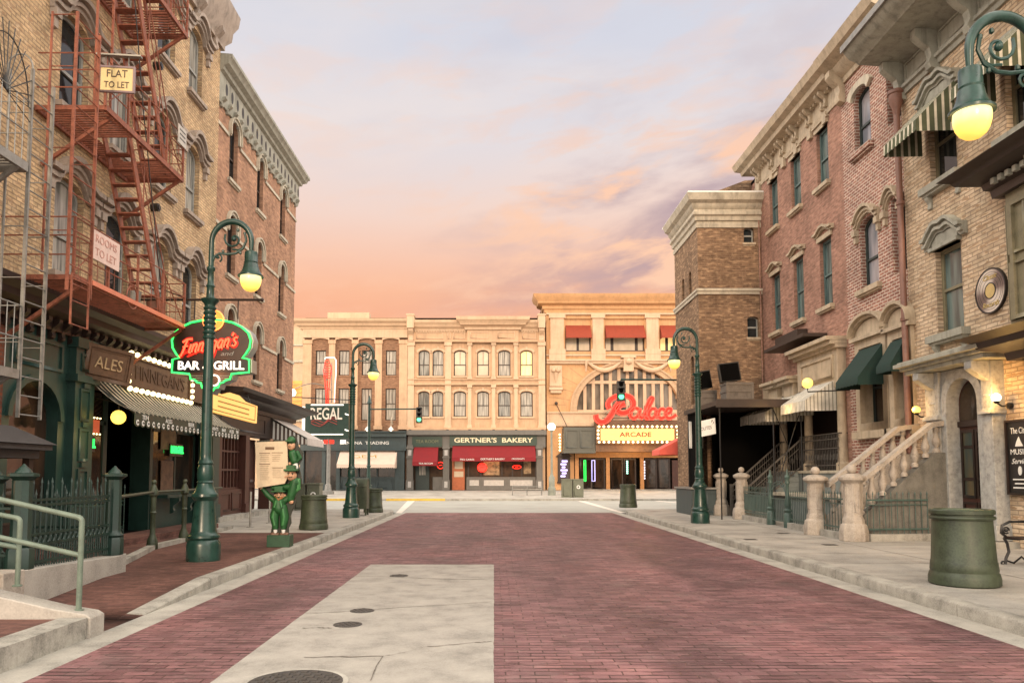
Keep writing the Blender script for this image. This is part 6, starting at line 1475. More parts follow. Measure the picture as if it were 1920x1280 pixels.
# poster case
t = thing('poster_case', 'dark gabled poster case with lit poster beside the theatre doors', 'display case', (5.6, 60.2, .8))
m = M(FP); m.box(5.15, 6.15, 1.0, 3.0, .12, .3); m.prism([(5.0, 3.0), (6.3, 3.0), (5.65, 3.55)], .1, .42); m.box(5.1, 6.2, .85, 1.0, .12, .4); m.build('case', woodD, t)
m = M(FP); m.box(5.3, 6.0, 1.25, 2.85, .3, .31); m.build('poster', plain('dark_poster', (.04, .03, .05), .4, .3, 6), t)
m = M(FP); [m.box(5.38+.1*(k % 2), 5.75+.09*(k % 3), 1.35+k*.24, 1.48+k*.24, .31, .33) for k in range(6)]; m.build('glowing_lettering', neonB, t)
# marquee
t = thing('marquee', 'theatre marquee with bulb ringed ARCADE panel and red neon Palace script', 'marquee', (10, 58, 3.3))
Ym = 58.4; FMq = FY(Ym)
def mp_(px, py): x, _, z = pt(px, py, Y=Ym); return x, z
x0_, z1_ = mp_(1120, 800); x1_, z0_ = mp_(1268, 828)
m = M(FMq); m.box(x0_-.1, x1_+.3, z0_-.15, z1_+.12, -2.2, 0); m.box(x0_-.0, x1_+.2, z1_+.12, z1_+.55, -2.2, -.2); m.box(x0_-.1, x1_+.3, z0_-.75, z0_-.15, -2.2, -.3); m.build('box', plain('marquee_brown', (.14, .07, .035), .6, .3, 4), t)
m = M(FMq); m.box(x0_+.25, x1_-.15, z0_+.1, z1_-.15, 0, .03); m.build('light_panel', marq, t)
text('ARCADE', FMq((x0_+x1_)/2-.1, (z0_+z1_)/2-.03, .035), *FYF, .50, plain('red_brown_letters', (.25, .05, .02), .6, .1, 5), t, width=2.5, ext=.012, spacing=1.0, offset=.02)
m = M(FMq)
for k in range(6): m.box(x0_+.25, x1_-.15, z0_+.12+k*.15, z0_+.13+k*.15, .03, .034)
m.build('panel_rails', plain('panel_rail', (.55, .32, .12), .6, .1, 5), t)
m = M(FMq); n = 17
for k in range(n):
    x = x0_+.12+(x1_-x0_-.1)*k/(n-1)
    for z in (z0_-.02, z1_+.02): m.cut(); m.sphere((x, z, .08), .095, 8)
for k in range(1, 4):
    for x in (x0_+.05, x1_+.1): m.cut(); m.sphere((x, z0_+(z1_-z0_)*k/4, .08), .095, 8)
m.build_each('bulb', bulbM, t)
a, b = mp_(1058, 800), mp_(1120, 838)
m = M(FMq); m.box(a[0], b[0]-.1, b[1]-.3, a[1], -2.2, -.35); ring(m, a[0]+.15, a[0]+1.15, b[1]-.05, a[1]-.2, 0, .07, -.35, -.28); ring(m, a[0]+1.3, b[0]-.25, b[1]-.05, a[1]-.2, 0, .07, -.35, -.28); m.box(a[0]-.1, b[0]-.1, b[1]-.45, b[1]-.3, -2.2, -.2); m.build('side_box', plain('grey_green_panel', (.085, .085, .07), .5, .2, 4), t)
m = M(FMq)
for k in range(6): m.cut(); m.sphere((a[0]-.25, b[1]-.2+k*.25, -1.2), .08, 8)
m.build_each('side_bulb', bulbM, t)
m = M(FMq); m.tube([(a[0]+.3, a[1], -.5), (a[0]-.45, a[1]+2.0, -2.0)], .03, 6); m.sphere((a[0]-.45, a[1]+2.05, -2.05), .14, 8); m.build('stay_rod', brownW, t)
# script: hand drawn tube strokes, doubled like the sign
coralN = emis('coral_neon', (1, .055, .035), 1.0)
st_ = [
 [(1117, 777), (1119, 786), (1126, 791), (1136, 789), (1145, 779), (1152, 767), (1160, 755), (1166, 747), (1163, 740)],
 [(1143, 766), (1140, 758), (1145, 749), (1156, 743), (1170, 741), (1182, 745), (1188, 755), (1185, 766), (1175, 773), (1164, 774), (1157, 768), (1163, 760), (1172, 757)],
 [(1198, 768), (1191, 765), (1183, 771), (1182, 780), (1189, 784), (1197, 778), (1200, 767), (1199, 780), (1205, 784)],
 [(1205, 783), (1214, 768), (1222, 753), (1224, 746), (1219, 747), (1213, 760), (1209, 776), (1212, 784), (1218, 783)],
 [(1230, 768), (1223, 766), (1217, 773), (1217, 781), (1223, 784), (1230, 777), (1231, 768), (1230, 780), (1236, 783)],
 [(1246, 769), (1241, 766), (1235, 772), (1234, 780), (1240, 784), (1247, 781)],
 [(1248, 777), (1257, 772), (1257, 766), (1251, 767), (1248, 775), (1251, 783), (1259, 783), (1268, 777)]]
def smooth(P, n=4):
    out = []
    for i in range(len(P)-1):
        p0, p1, p2, p3 = P[max(0, i-1)], P[i], P[i+1], P[min(len(P)-1, i+2)]
        for j in range(n):
            u = j/n; out.append(tuple(.5*((2*b)+(-a_+c_)*u+(2*a_-5*b+4*c_-d_)*u*u+(-a_+3*b-3*c_+d_)*u**3) for a_, b, c_, d_ in zip(p0, p1, p2, p3)))
    return out+[P[-1]]
m = M(FMq); m2 = M(FMq); m3 = M(FMq)
for P in st_:
    Q = [mp_(*p) for p in smooth(P)]; nrm = []
    for i in range(len(Q)):
        a_, b_ = Q[max(0, i-1)], Q[min(len(Q)-1, i+1)]; L = math.hypot(b_[0]-a_[0], b_[1]-a_[1]) or 1; nrm.append((-(b_[1]-a_[1])/L, (b_[0]-a_[0])/L))
    w_ = .17 if P[0][0] < 1150 else .10
    for sg in (-1, 1): m.tube([(x+n_[0]*w_*sg, z+n_[1]*w_*sg, .08) for (x, z), n_ in zip(Q, nrm)], .038, 6)
    m2.tube([(x, z, .02) for x, z in Q], .03, 6)
    m3.band([(x+n_[0]*w_*1.25, z+n_[1]*w_*1.25) for (x, z), n_ in zip(Q, nrm)], [(x-n_[0]*w_*1.25, z-n_[1]*w_*1.25) for (x, z), n_ in zip(Q, nrm)], -.12, -.04)
m.build('neon_script', coralN, t); m2.build('neon_script_core', neonR, t); m3.build('script_letter_casing', plain('red_letter_casing', (.45, .03, .02), .5, .2, 5), t)
m = M(FMq)
for px in (1150, 1180, 1210, 1240, 1262): x, z = mp_(px, 790); m.tube([(x, z-.2, -.6), (x, z+1.3, -.3)], .025, 5)
m.tube([(*mp_(1130, 783), -.3), (*mp_(1268, 783), -.3)], .03, 5); m.build('script_frame', brownW, t)
# low shop right behind the tower, with the coral awning
B = thing('shop_building', 'dim brown corner shop behind the tower under the coral awning', 'building', (10, 33, .15))
m = M(); m.box(8.55, 12.5, 31.65, 33.6, .1, 5.2); m.build('rear_wall', darkB, B)
m = M()
for z, o in ((3.5, .06), (4.0, .16), (4.5, .1), (5.0, .28)): m.box(8.55-o, 8.6, 31.66, 33.6+o, z, z+.16)
m.build('moulding', plain('orange_brown_moulding', (.40, .19, .08), .6, .3, 3), B)
m = M()
for y in (31.7, 33.25): m.cut(); m.box(8.42, 8.6, y, y+.3, .1, 3.4)
m.build_each('post', woodD, B); m = M(); m.box(8.5, 8.56, 32.0, 33.25, .9, 3.3); m.build('glazing', pk['shop'], B)
t = thing('awning', 'bright coral sloping awning right of the marquee', 'awning', (8.4, 32.5, 3))
FX = lambda s, z, o: (8.5-o, s, z)
awning(FX, t, 31.75, 33.3, 3.34, 2.62, 1.45, coral, .22, False, .05)

for nm, loc, e_, col_ in (('pub_lamp_light', (-7.7, 14.9, 2.35), 12, (1, .62, .2)), ('marquee_light', (11, 57.2, 3.1), 160, (1, .55, .2)), ('bakery_light', (0, 59.3, 3.2), 40, (1, .6, .3)), ('neon_spill', (-6.4, 16.4, 3.9), 7, (.9, .35, .15)), ('shop_lamp_light', (8.7, 23.0, 3.6), 10, (1, .6, .2))):
    ld = bpy.data.lights.new(nm, 'POINT'); ld.energy = e_; ld.color = col_; ld.shadow_soft_size = .15
    lo = bpy.data.objects.new(nm, ld); C.objects.link(lo); lo.location = loc
# ================================================================ STREET FURNITURE
def make_lamp():
    t = thing('street_lamp', 'x', 'street lamp', (0, 0, 0), 'green crook street lamps')
    m = M(); m.lathe(0, 0, [(.275, 0), (.275, .26), (.265, .30), (.25, .33), (.235, .35), (.262, .385), (.258, .42), (.22, .45), (.205, .50), (.165, .95), (.165, 1.0), (.20, 1.04), (.218, 1.07), (.212, 1.11), (.18, 1.14), (.135, 1.24), (.125, 1.29), (.14, 1.31), (.12, 1.335)], 24); m.build('base', lampG, t)
    m = M(); prof = [(.118, 1.33), (.13, 1.37), (.138, 1.45), (.13, 1.55), (.112, 1.6), (.128, 1.63), (.118, 1.66), (.098, 1.69), (.094, 1.78), (.084, 3.2), (.082, 3.75)]
    z = 3.75
    for i in range(7): prof += [(.104, z+.01), (.108, z+.035), (.088, z+.055), (.088, z+.08)]; z += .085
    prof += [(.10, z+.02), (.15, z+.07), (.155, z+.10), (.08, z+.12), (.066, z+.16), (.06, z+.3), (.075, z+.33), (.055, z+.37), (.05, z+.58), (.072, z+.61), (.072, z+.65), (.046, z+.68), (.044, 5.32)]
    m.lathe(0, 0, prof, 18); m.build('post', lampG, t)
    c = (.345, 5.45); P = [(0, 0, 5.25)]+[(c[0]-.345*math.cos(a*math.pi/18), 0, c[1]+.36*math.sin(a*math.pi/18)) for a in range(19)]+[(.69, 0, 5.26)]
    m = M(); m.tube(P, [.044]+[.042+.012*math.sin(math.pi*i/19) for i in range(19)]+[.034], 10); m.build('crook', lampG, t)
    m = M()
    S = [(.03, 0, 5.12), (.06, 0, 5.2), (.14, 0, 5.25), (.28, 0, 5.235), (.42, 0, 5.25), (.54, 0, 5.33), (.60, 0, 5.47), (.57, 0, 5.62)]
    S2 = []
    for p, q in zip(S[:-1], S[1:]): S2 += [p, tuple((a+b)/2 for a, b in zip(p, q))]
    m.tube(S2+[S[-1]], .022, 7)
    m.tube([(.38+(.17-.011*a)*math.cos(a*.5+2.6), 0, 5.5+(.17-.011*a)*math.sin(a*.5+2.6)) for a in range(14)], .018, 7); m.sphere((.385, 0, 5.5), .045, 10)
    m.tube([(.58, 0, 5.45), (.56, 0, 5.36), (.47, 0, 5.31), (.36, 0, 5.32)], .016, 6)
    m.tube([(.115+(.085-.008*a)*math.cos(a*.6-1.2), 0, 5.18+(.085-.008*a)*math.sin(a*.6-1.2)) for a in range(9)], .015, 6); m.sphere((.115, 0, 5.18), .03, 8)
    for x, z in ((.2, 5.29), (.5, 5.26), (.45, 5.66), (.57, 5.6)): m.sphere((x, 0, z), .028, 7, 1.3)
    m.build('scroll', lampG, t)
    m = M(); m.lathe(.69, 0, [(.035, 5.30), (.06, 5.29), (.105, 5.27), (.11, 5.24), (.112, 5.10), (.12, 5.09), (.115, 5.07), (.122, 5.055), (.13, 5.0), (.155, 4.93), (.195, 4.87), (.215, 4.86), (.215, 4.835), (.18, 4.84)], 22); m.build('lamp_shade', lampG, t)
    m = M(); m.lathe(.69, 0, [(.02, 4.845), (.172, 4.845), (.178, 4.80), (.172, 4.74), (.155, 4.68), (.125, 4.63), (.08, 4.595), (.03, 4.58), (.005, 4.578)], 24)
    gl = m.build('globe', globeG, t); return t
m_, t_, b_ = newmat('lamp_globe_glass'); g_ = t_.nodes.new('ShaderNodeTexCoord'); s_ = t_.nodes.new('ShaderNodeSeparateXYZ'); t_.links.new(g_.outputs['Generated'], s_.inputs[0])
t_.links.new(ramp(t_, s_.outputs[2], [(0, (.72, .34, .04)), (.45, (.95, .55, .08)), (.85, (1, .82, .30)), (1, (1, .9, .45))]), b_.inputs['Emission Color']); b_.inputs['Emission Strength'].default_value = 1.0; b_.inputs['Base Color'].default_value = (.8, .6, .2, 1); b_.inputs['Roughness'].default_value = .2
globeG = m_
L0 = make_lamp()
for i, (x, y, rz, lb) in enumerate(((*pt(381, 1050, Z=.15)[:2], 0, 'tall green crook lamp on the left pavement standing before the neon bar sign'),
    (*pt(658, 970, Z=.15)[:2], 0, 'green crook lamp on the left pavement beside the mailbox'),
    (*pt(1313, 980, Z=.15)[:2], 180, 'green crook lamp on the right pavement before the black canopy'),
    (5.58, 7.4, 180, 'nearest green crook lamp, only its arm and big lit globe showing at the right edge'))):
    o = L0 if i == 0 else copy_tree(L0)
    o.location = (x, y, .15); o.rotation_euler = (0, 0, R(rz)); o['label'] = lb
    if i == 3: o.scale = (1, 1, 1.06)
# banners bar on the second and third lamps is plain. bins:
def make_bin(name, label, x, y, r_, h, lid=True):
    t = thing(name, label, 'litter bin', (x, y, .15), 'round olive litter bins'); k = r_/.42
    m = M(); R0 = r_
    m.lathe(x, y, [(R0*.97, 0), (R0*1.03, .02), (R0*1.03, h*.10), (R0*.99, h*.16), (R0*.965, h*.175), (R0*.965, h*.19), (R0*.975, h*.2), (R0*.945, h*.31), (R0*.93, h*.32), (R0*.86, h*.86)], 40, .15); m.build('body', oliveP, t)
    m = M(); m.lathe(x, y, [(R0*.86, h*.86), (R0*.93, h*.87), (R0*.95, h*.89), (R0*.93, h*.91), (R0*.88, h*.915), (R0*.88, h*.93), (R0*.94, h*.94), (R0*.94, h*.985), (R0*.90, h), (R0*.80, h), (R0*.78, h*.975)], 40, .15); m.build('rim', oliveP, t)
    m = M(); m.lathe(x, y, [(R0*.78, h*.97), (R0*.76, h*.985), (R0*.3, h*1.0), (.01, h*1.003)], 32, .15); m.build('lid', plain('bin_lid_green', (.06, .12, .08), .4, .2, 5) if lid else oliveP, t)
    return t
bx, by = pt(1813, 1096, Z=.15)[:2]; make_bin('litter_bin', 'big round olive bin with green lid on the right pavement, nearest the viewer', bx, by+.05, .405, .985)
for px, py, r_, h, lb in ((588, 992, .365, .90, 'round olive bin just right of the menu stand'), (700, 960, .36, .90, 'round olive bin behind the mailbox by the second left lamp'), (1178, 951, .38, 1.0, 'round olive bin alone at the far right corner of the pavement')):
    x, y = pt(px, py, Z=.15)[:2]; make_bin('litter_bin', lb, x, y, r_, h, False)
# mailbox
x, y = pt(679, 965, Z=.15)[:2]
t = thing('mailbox', 'olive round topped mailbox on legs between lamp and bin on the left', 'mailbox', (x, y, .15))
m = M(lambda a, b, c: (x+c, y+a, .15+b)); P = [(-.28, .22), (.28, .22), (.28, 1.0)]+[(.28*math.cos(i*math.pi/12), 1.0+.28*math.sin(i*math.pi/12)) for i in range(1, 12)]+[(-.28, 1.0)]
m.prism(P, -.2, .2); m.build('body', oliveP, t, bevel=.01); m = M()
for a in (-.16, .16):
    for b in (-.22, .22): m.box(x+a-.03, x+a+.03, y+b-.03, y+b+.03, .15, .38)
m.build('leg', oliveP, t); m = M(lambda a, b, c: (x+c, y+a, .15+b)); m.band([(.30*math.cos(i*math.pi/12), 1.0+.30*math.sin(i*math.pi/12)) for i in range(13)], [(.28*math.cos(i*math.pi/12), 1.0+.28*math.sin(i*math.pi/12)) for i in range(13)], -.215, .215); m.build('hood_rim', oliveP, t)
# box bins in the distance
for i, (px0, px1, py0, py1, rc, lb) in enumerate(((551, 572, 907, 932, False, 'square grey-green bin behind the round bin, left of the recycling bin'), (575, 599, 906, 932, True, 'square grey-green recycling bin behind the menu stand'), (1054, 1073, 898, 925, False, 'square grey-green bin by the theatre poster case'), (1075, 1094, 898, 925, True, 'square grey-green recycling bin by the theatre poster case'))):
    Y = 30.0 if i < 2 else 46.5; a, b = pt(px0, py1, Y=Y), pt(px1, py0, Y=Y); zb = .15 if i < 2 else .14
    if i < 2: b = (b[0], b[1], b[2])
    t = thing('square_bin', lb, 'litter bin', (a[0], Y, zb), 'square grey green bins'); m = M(); gg = plain('grey_green_bin', (.13, .14, .10), .5, .15, 4)
    m.box(a[0], b[0], Y, Y+.6, zb, b[2]-.05); m.build('body', gg, t, bevel=.01); m = M(); m.box(a[0]-.02, b[0]+.02, Y-.03, Y+.62, b[2]-.048, b[2]+.02); m.build('lid', gg, t)
    if rc: m = M(); cx_, cz_ = (a[0]+b[0])/2, (zb+b[2])/2+.08; m.tube([(cx_+.09*math.cos(k*math.pi/6), Y-.015, cz_+.09*math.sin(k*math.pi/6)) for k in range(12)], .03, 6, True); m.build('emblem', white, t)
    m = M(lambda s, z, o, a=a, Y=Y: (s, Y-o, z)); ring(m, a[0]+.06, b[0]-.06, zb+.08, b[2]-.15, 0, .03, 0, .012); m.build('panel', gg, t)
# globe lamp post by the bakery
xg, _, zg = pt(1034, 800, Y=50.0); t = thing('globe_lamp_post', 'white globe lamp post between the bakery and the theatre', 'street lamp', (xg, 50, .17))
m = M(); m.lathe(xg, 50, [(.26, 0), (.26, .5), (.2, .55), (.2, 1.2), (.12, 1.3), (.08, 1.5), (.06, zg-.5), (.12, zg-.45), (.14, zg-.35)], 14, .17); m.build('post', plain('grey_green_post', (.22, .23, .19), .5, .2, 4), t)
m = M(); m.sphere((xg, 50, zg), .27, 16); m.build('globe', globeW, t)
# bracket lamp far left
xg, _, zg = pt(548, 736, Y=57.0); t = thing('bracket_lamp', 'white glowing lamp on a curved arm at the far left end of the street', 'lamp', (xg, 57, zg))
m = M(); m.sphere((xg, 57, zg), .3, 12); m.build('globe', globeW, t)
m = M(); m.tube([(xg, 57, zg+.2)]+[(xg+2.3*i/10, 57+.28*i, zg+.2+.7*math.sin(math.pi*i/12)) for i in range(11)], .04, 6); m.build('arm', greyI, t)
# traffic lights
def traffic(name, label, X0, Y0, z0, xl, zl_, zarm, post, grp=None):
    t = thing(name, label, 'traffic light', (X0, Y0, z0), grp); m = M()
    if post:
        m.lathe(X0, Y0, [(.3, 0), (.3, .12), (.22, .2), (.16, .9), (.2, .95), (.12, 1.0), (.10, 2.0), (.14, 2.05), (.09, 2.1), (.075, zarm+.3), (.16, zarm+.35), (.1, zarm+.5), (.02, zarm+.8)], 12, z0)
    m.tube([(X0, Y0, zarm), (xl, Y0, zarm+.02)], .04, 8); m.tube([(xl, Y0, zarm), (xl, Y0, zl_+.45)], .03, 6); m.build('mast', lampG, t)
    m = M(); m.box(xl-.17, xl+.17, Y0-.12, Y0+.15, zl_-.45, zl_+.45)
    for dz_ in (.28, 0, -.28): m.box(xl-.14, xl+.14, Y0-.30, Y0-.12, zl_+dz_+.1, zl_+dz_+.13)
    m.build('signal_head', iron, t, bevel=.02)
    m = M(); m.sphere((xl, Y0-.13, zl_-.26), .12, 12); m.build('green_light', emis('green_signal', (.1, 1, .35), 1.8), t)
    m = M(); [m.sphere((xl, Y0-.13, zl_+q), .10, 10) for q in (.02, .29)]; m.build('dark_lens', darkI, t); return t
Y = 43.0; a = pt(691, 905, Y=Y); l_ = pt(786, 778, Y=Y); ar = pt(740, 767, Y=Y)
traffic('traffic_light', 'traffic light on a thin arm before the peach block, green lit, on the left', a[0], Y, .0, l_[0], l_[2], ar[2], True)
Y = 33.0; l_ = pt(1164, 733, Y=Y); ar = pt(1200, 712, Y=Y)
traffic('traffic_light', 'traffic light hanging before the theatre script, green lit, on the right', 8.2, Y, 5, l_[0], l_[2], ar[2], False)
# theatre sign on a pole with neon leg
Y = 52.0
def q_(px, py): p = pt(px, py, Y=Y); return p[0], p[2]
t = thing('pole_sign', 'dark REGAL sign board on a pole with red neon leg above', 'sign', (*pt(617, 912, Y=Y)[:2], .2))
px_ = q_(617, 800)[0]; zt = q_(617, 760)[1]
m = M(); m.lathe(px_, Y, [(.4, 0), (.4, .25), (.25, .3), (.2, .7), (.14, .75), (.13, zt)], 14, .15); m.build('pole', greyI, t)
a, b = q_(573, 822), q_(655, 757); FQ = FY(Y-.14)
m = M(FQ); m.box(a[0], b[0], a[1], b[1], -.3, .1); m.build('board', greenS, t); 
m = M(FQ); m.box(a[0]+.4, b[0]-.35, b[1]-.13, b[1]-.05, .1, .14); m.box(a[0]+.4, b[0]-.35, a[1]+.25, a[1]+.32, .1, .14); m.box(a[0]-.2, a[0]-.05, a[1]+.4, b[1]-.2, -.3, .1)
for k in (0, 1): m.tube([(b[0]-.12, a[1]+.55+1.1*k+.0, .12), (b[0]-.1, a[1]+.6+1.1*k, .13)], .14, 8)
m.build('neon_strip', neonW, t)
text('REGAL', FQ((a[0]+b[0])/2-.05, b[1]-.75, .13), *FYF, 1.15, plain('off_white_letters', (.82, .72, .60), .4, .1, 6), t, width=2.2, ext=.03, offset=.012)
x0, z0 = q_(608, 790)
m = M(FQ)
for k in range(3):
    m.tube([(x0-.85+.3*i, z0+.12*math.sin(i*1.5+k)-.12*k+.15*(i > 3), .14) for i in range(7)], .025, 5)
m.build('neon_script', plain('dim_red_neon_tube', (.38, .05, .035), .4, .2, 5), t)
m = M(FQ); [m.box(q_(c, 820)[0]-w_, q_(c, 820)[0]+w_, a[1]-.35, a[1]-.1, -.2, .1) for c, w_ in ((600, .16), (644, .16))]; m.build('white_lamps', neonW, t)
m = M(FQ); [m.box(q_(c, 820)[0]-.12, q_(c, 820)[0]+.12, a[1]-.35, a[1]-.1, -.2, .1) for c in (612, 623)]; m.build('red_lamps', neonR, t)
# leg shaped red neon: foot up, striped stocking
ol = [(613, 757), (612, 735), (610, 712), (608, 695), (610, 684), (612, 676), (618, 676), (622, 690), (620, 710), (618, 730), (617, 757)]
m = M(FQ); m.tube([(*q_(*p), .05) for p in ol], .035, 6)
for k in range(7): l, r2 = q_(610, 682+k*4.5), q_(620, 682+k*4.5); m.tube([(*l, .07), (*r2, .07)], .035, 6)
m.tube([(*q_(614.5, 714), .06), (*q_(614.5, 755), .06)], .03, 6)
m.build('red_neon_leg', neonR, t)
m = M(FQ); m.tube([(*q_(*p), .04) for p in ((610, 674), (612, 671), (628, 671), (631, 676), (631, 700), (629, 725), (628, 755))], .045, 6); m.build('white_neon_outline', emis('pink_white_neon', (1, .6, .5), 1.0), t)
m = M(FQ); m.tube([(*q_(622, 755), -.1), (*q_(622, 680), -.1)], .04, 6); m.tube([(*q_(613, 755), -.1), (*q_(613, 690), -.1)], .03, 6); m.build('leg_frame', greyI, t)
m = M(); p0, p1 = pt(545, 744, Y=Y-1), pt(660, 750, Y=Y-1); m.tube([p0, p1], .035, 6); z_ = .15; m.tube([p0, (p0[0]-3, p0[1], p0[2])], .035, 6)
tag(m.build('cable_bar', iron), 'thin black horizontal bar crossing before the REGAL sign', 'bar')

# menu stand with three painted cut out figures
Ys = 15.05
def s_p(px, py): p = pt(px, py, Y=Ys); return p[0], p[2]
FM = lambda s, z, o: (s, Ys-o, z)
t = thing('menu_stand', 'cut out stand of three stacked men in green holding up a menu board', 'menu stand', (*pt(524, 1020, Y=Ys)[:2], .15))
suit = plain('green_suit_paint', (.018, .10, .028), .5, .3, 9); suit2 = plain('light_green_paint', (.06, .22, .07), .4, .2, 9); skin = plain('painted_skin', (.62, .36, .22), .5, .12, 9); dk = plain('black_cutout_edge', (.015, .02, .012), .5, .2, 6); shoe = plain('brown_shoe_paint', (.16, .08, .05), .4, .2, 8)
a, b = s_p(503, 1021), s_p(546, 1002); m = M(FM); m.box(a[0], b[0], .15, b[1], -.18, .12); m.build('base', plain('deep_green_box', (.02, .07, .035), .45, .2, 6), t, bevel=.008)
sil = [(507, 1002), (510, 985), (506, 965), (512, 945), (509, 925), (496, 916), (484, 914), (481, 826), (512, 823), (540, 826), (541, 818), (548, 815), (556, 819), (559, 835), (568, 848), (566, 862), (560, 872), (564, 890), (566, 905), (560, 920), (553, 928), (555, 942), (549, 955), (545, 966), (546, 980), (541, 990), (541, 1002)]
m = M(FM); m.prism([s_p(*p) for p in sil], -.035, 0); m.build('backing', dk, t)
def limb(m, pts, rs, dpt=.03):
    P = [(*s_p(*p), dpt) for p in pts]
    m.tube([FMi(*q) for q in P], rs, 8)
FMi = lambda s, z, o: (s, Ys-o, z)
def fig_tube(mat, nm, items):
    m = M()
    for pts, rs in items: m.tube([FMi(*s_p(*p), .02) for p in pts], [r*1.22 for r in rs], 10); [m.sphere(FMi(*s_p(*p), .02), r*1.2, 10) for p, r in zip(pts, rs)]
    m.build(nm, mat, t)
# bottom man
fig_tube(suit, 'lower_man_suit', [([(519, 950), (515, 968), (517, 988)], [.07, .075, .05]), ([(531, 950), (534, 968), (532, 988)], [.07, .075, .05]), ([(524, 936), (524, 952)], [.10, .11]), ([(515, 938), (503, 928), (493, 916)], [.05, .045, .035]), ([(534, 938), (545, 930), (548, 920)], [.05, .045, .035])])
fig_tube(white, 'lower_man_socks', [([(517, 986), (517, 997)], [.035, .03]), ([(532, 986), (532, 997)], [.035, .03]), ([(525, 934), (525, 946)], [.025, .015])])
fig_tube(shoe, 'lower_man_shoes', [([(521, 1001), (511, 1001)], [.03, .035]), ([(528, 1001), (538, 1001)], [.03, .035])])
m = M(); m.sphere(FMi(*s_p(526, 928), .03), .095, 14, 1.05); m.sphere(FMi(*s_p(526, 929), .125), .022, 6); m.sphere(FMi(*s_p(517, 928), .03), .03, 6); m.sphere(FMi(*s_p(535, 928), .03), .03, 6);  m.sphere(FMi(*s_p(519, 930), .03), .02, 6); m.build('lower_man_face', skin, t); m = M(); m.sphere(FMi(*s_p(491, 914), .03), .04, 8); m.build('hand', skin, t)
m = M(FM); m.box(s_p(513, 920)[0], s_p(539, 920)[0], s_p(530, 922)[1], s_p(530, 919.0)[1], -.0, .20); m.box(s_p(518, 915)[0], s_p(534, 915)[0], s_p(530, 920)[1], s_p(530, 911)[1], 0, .16); m.build('lower_man_hat', suit, t, bevel=.01)
# middle man
fig_tube(suit, 'middle_man_suit', [([(556, 905), (550, 912), (530, 913), (512, 914)], [.06, .06, .05, .035]), ([(553, 902), (549, 920), (545, 935)], [.075, .08, .06])])
fig_tube(suit2, 'middle_man_sleeve', [([(560, 900), (560, 915), (550, 925)], [.035, .04, .03])])
m = M(); m.sphere(FMi(*s_p(548, 891), .05), .105, 14, 1.05); m.sphere(FMi(*s_p(541, 893), .15), .025, 6); m.sphere(FMi(*s_p(538, 894), .1), .04, 8); m.sphere(FMi(*s_p(555, 892), .04), .03, 8); m.build('middle_man_face', skin, t); m = M(); m.sphere(FMi(*s_p(547, 940), .03), .05, 8); m.build('hand', skin, t)
m = M(FM); m.box(s_p(537, 880)[0], s_p(561, 880)[0], s_p(530, 883)[1], s_p(530, 879)[1], 0, .22); m.box(s_p(541, 877)[0], s_p(557, 877)[0], s_p(530, 881)[1], s_p(530, 872)[1], 0, .18); m.build('middle_man_hat', suit, t, bevel=.01)
# top man
fig_tube(suit, 'upper_man_suit', [([(549, 850), (553, 864)], [.07, .065]), ([(558, 848), (563, 858), (556, 866)], [.035, .035, .03])])
fig_tube(white, 'upper_man_trousers', [([(553, 866), (556, 876)], [.045, .035])])
m = M(); m.sphere(FMi(*s_p(547, 835), .03), .08, 14, 1.25); m.sphere(FMi(*s_p(543, 836), .08), .02, 6); m.sphere(FMi(*s_p(544, 869), .04), .035, 8); m.build('upper_man_face', skin, t)
m = M(FM); m.box(s_p(539, 825)[0], s_p(553, 825)[0], s_p(530, 828)[1], s_p(530, 825)[1], 0, .17); m.sphere((*s_p(547, 826), .04), .088, 12); m.build('upper_man_cap', suit, t)
m = M()
for hx, hy, sx_, dp in ((526, 928, 4, .115), (548, 890, 5, .145), (546, 833, 3.5, .10)):
    for q in (-1, 1): m.sphere(FMi(*s_p(hx+q*sx_*.8, hy-1.5), dp), .014, 6)
    m.tube([FMi(*s_p(hx-sx_*.7, hy+3.5), dp-.002), FMi(*s_p(hx, hy+4.5), dp+.008), FMi(*s_p(hx+sx_*.7, hy+3.5), dp-.002)], .008, 5)
    for q in (-1, 1): m.tube([FMi(*s_p(hx+q*sx_*.3, hy-3.4), dp), FMi(*s_p(hx+q*sx_*1.2, hy-3.6), dp-.01)], .007, 5)
m.build('painted_features', dk, t)
m = M(); m.tube([FMi(*s_p(520, 931), .09), FMi(*s_p(526, 936), .12), FMi(*s_p(532, 931), .09)], .028, 7); m.build('lower_man_beard', plain('ginger_beard', (.30, .12, .03), .6, .2, 9), t)
m = M(); [m.tube([FMi(*s_p(a, 952), .085), FMi(*s_p(b, 968), .1), FMi(*s_p(c, 984), .085)], .022, 6) for a, b, c in ((518, 514, 517), (532, 535, 532))]; [m.tube([FMi(*s_p(a, 938), .13), FMi(*s_p(b, 950), .14)], .018, 6) for a, b in ((521, 518), (529, 532))]; m.build('suit_highlights', suit2, t)
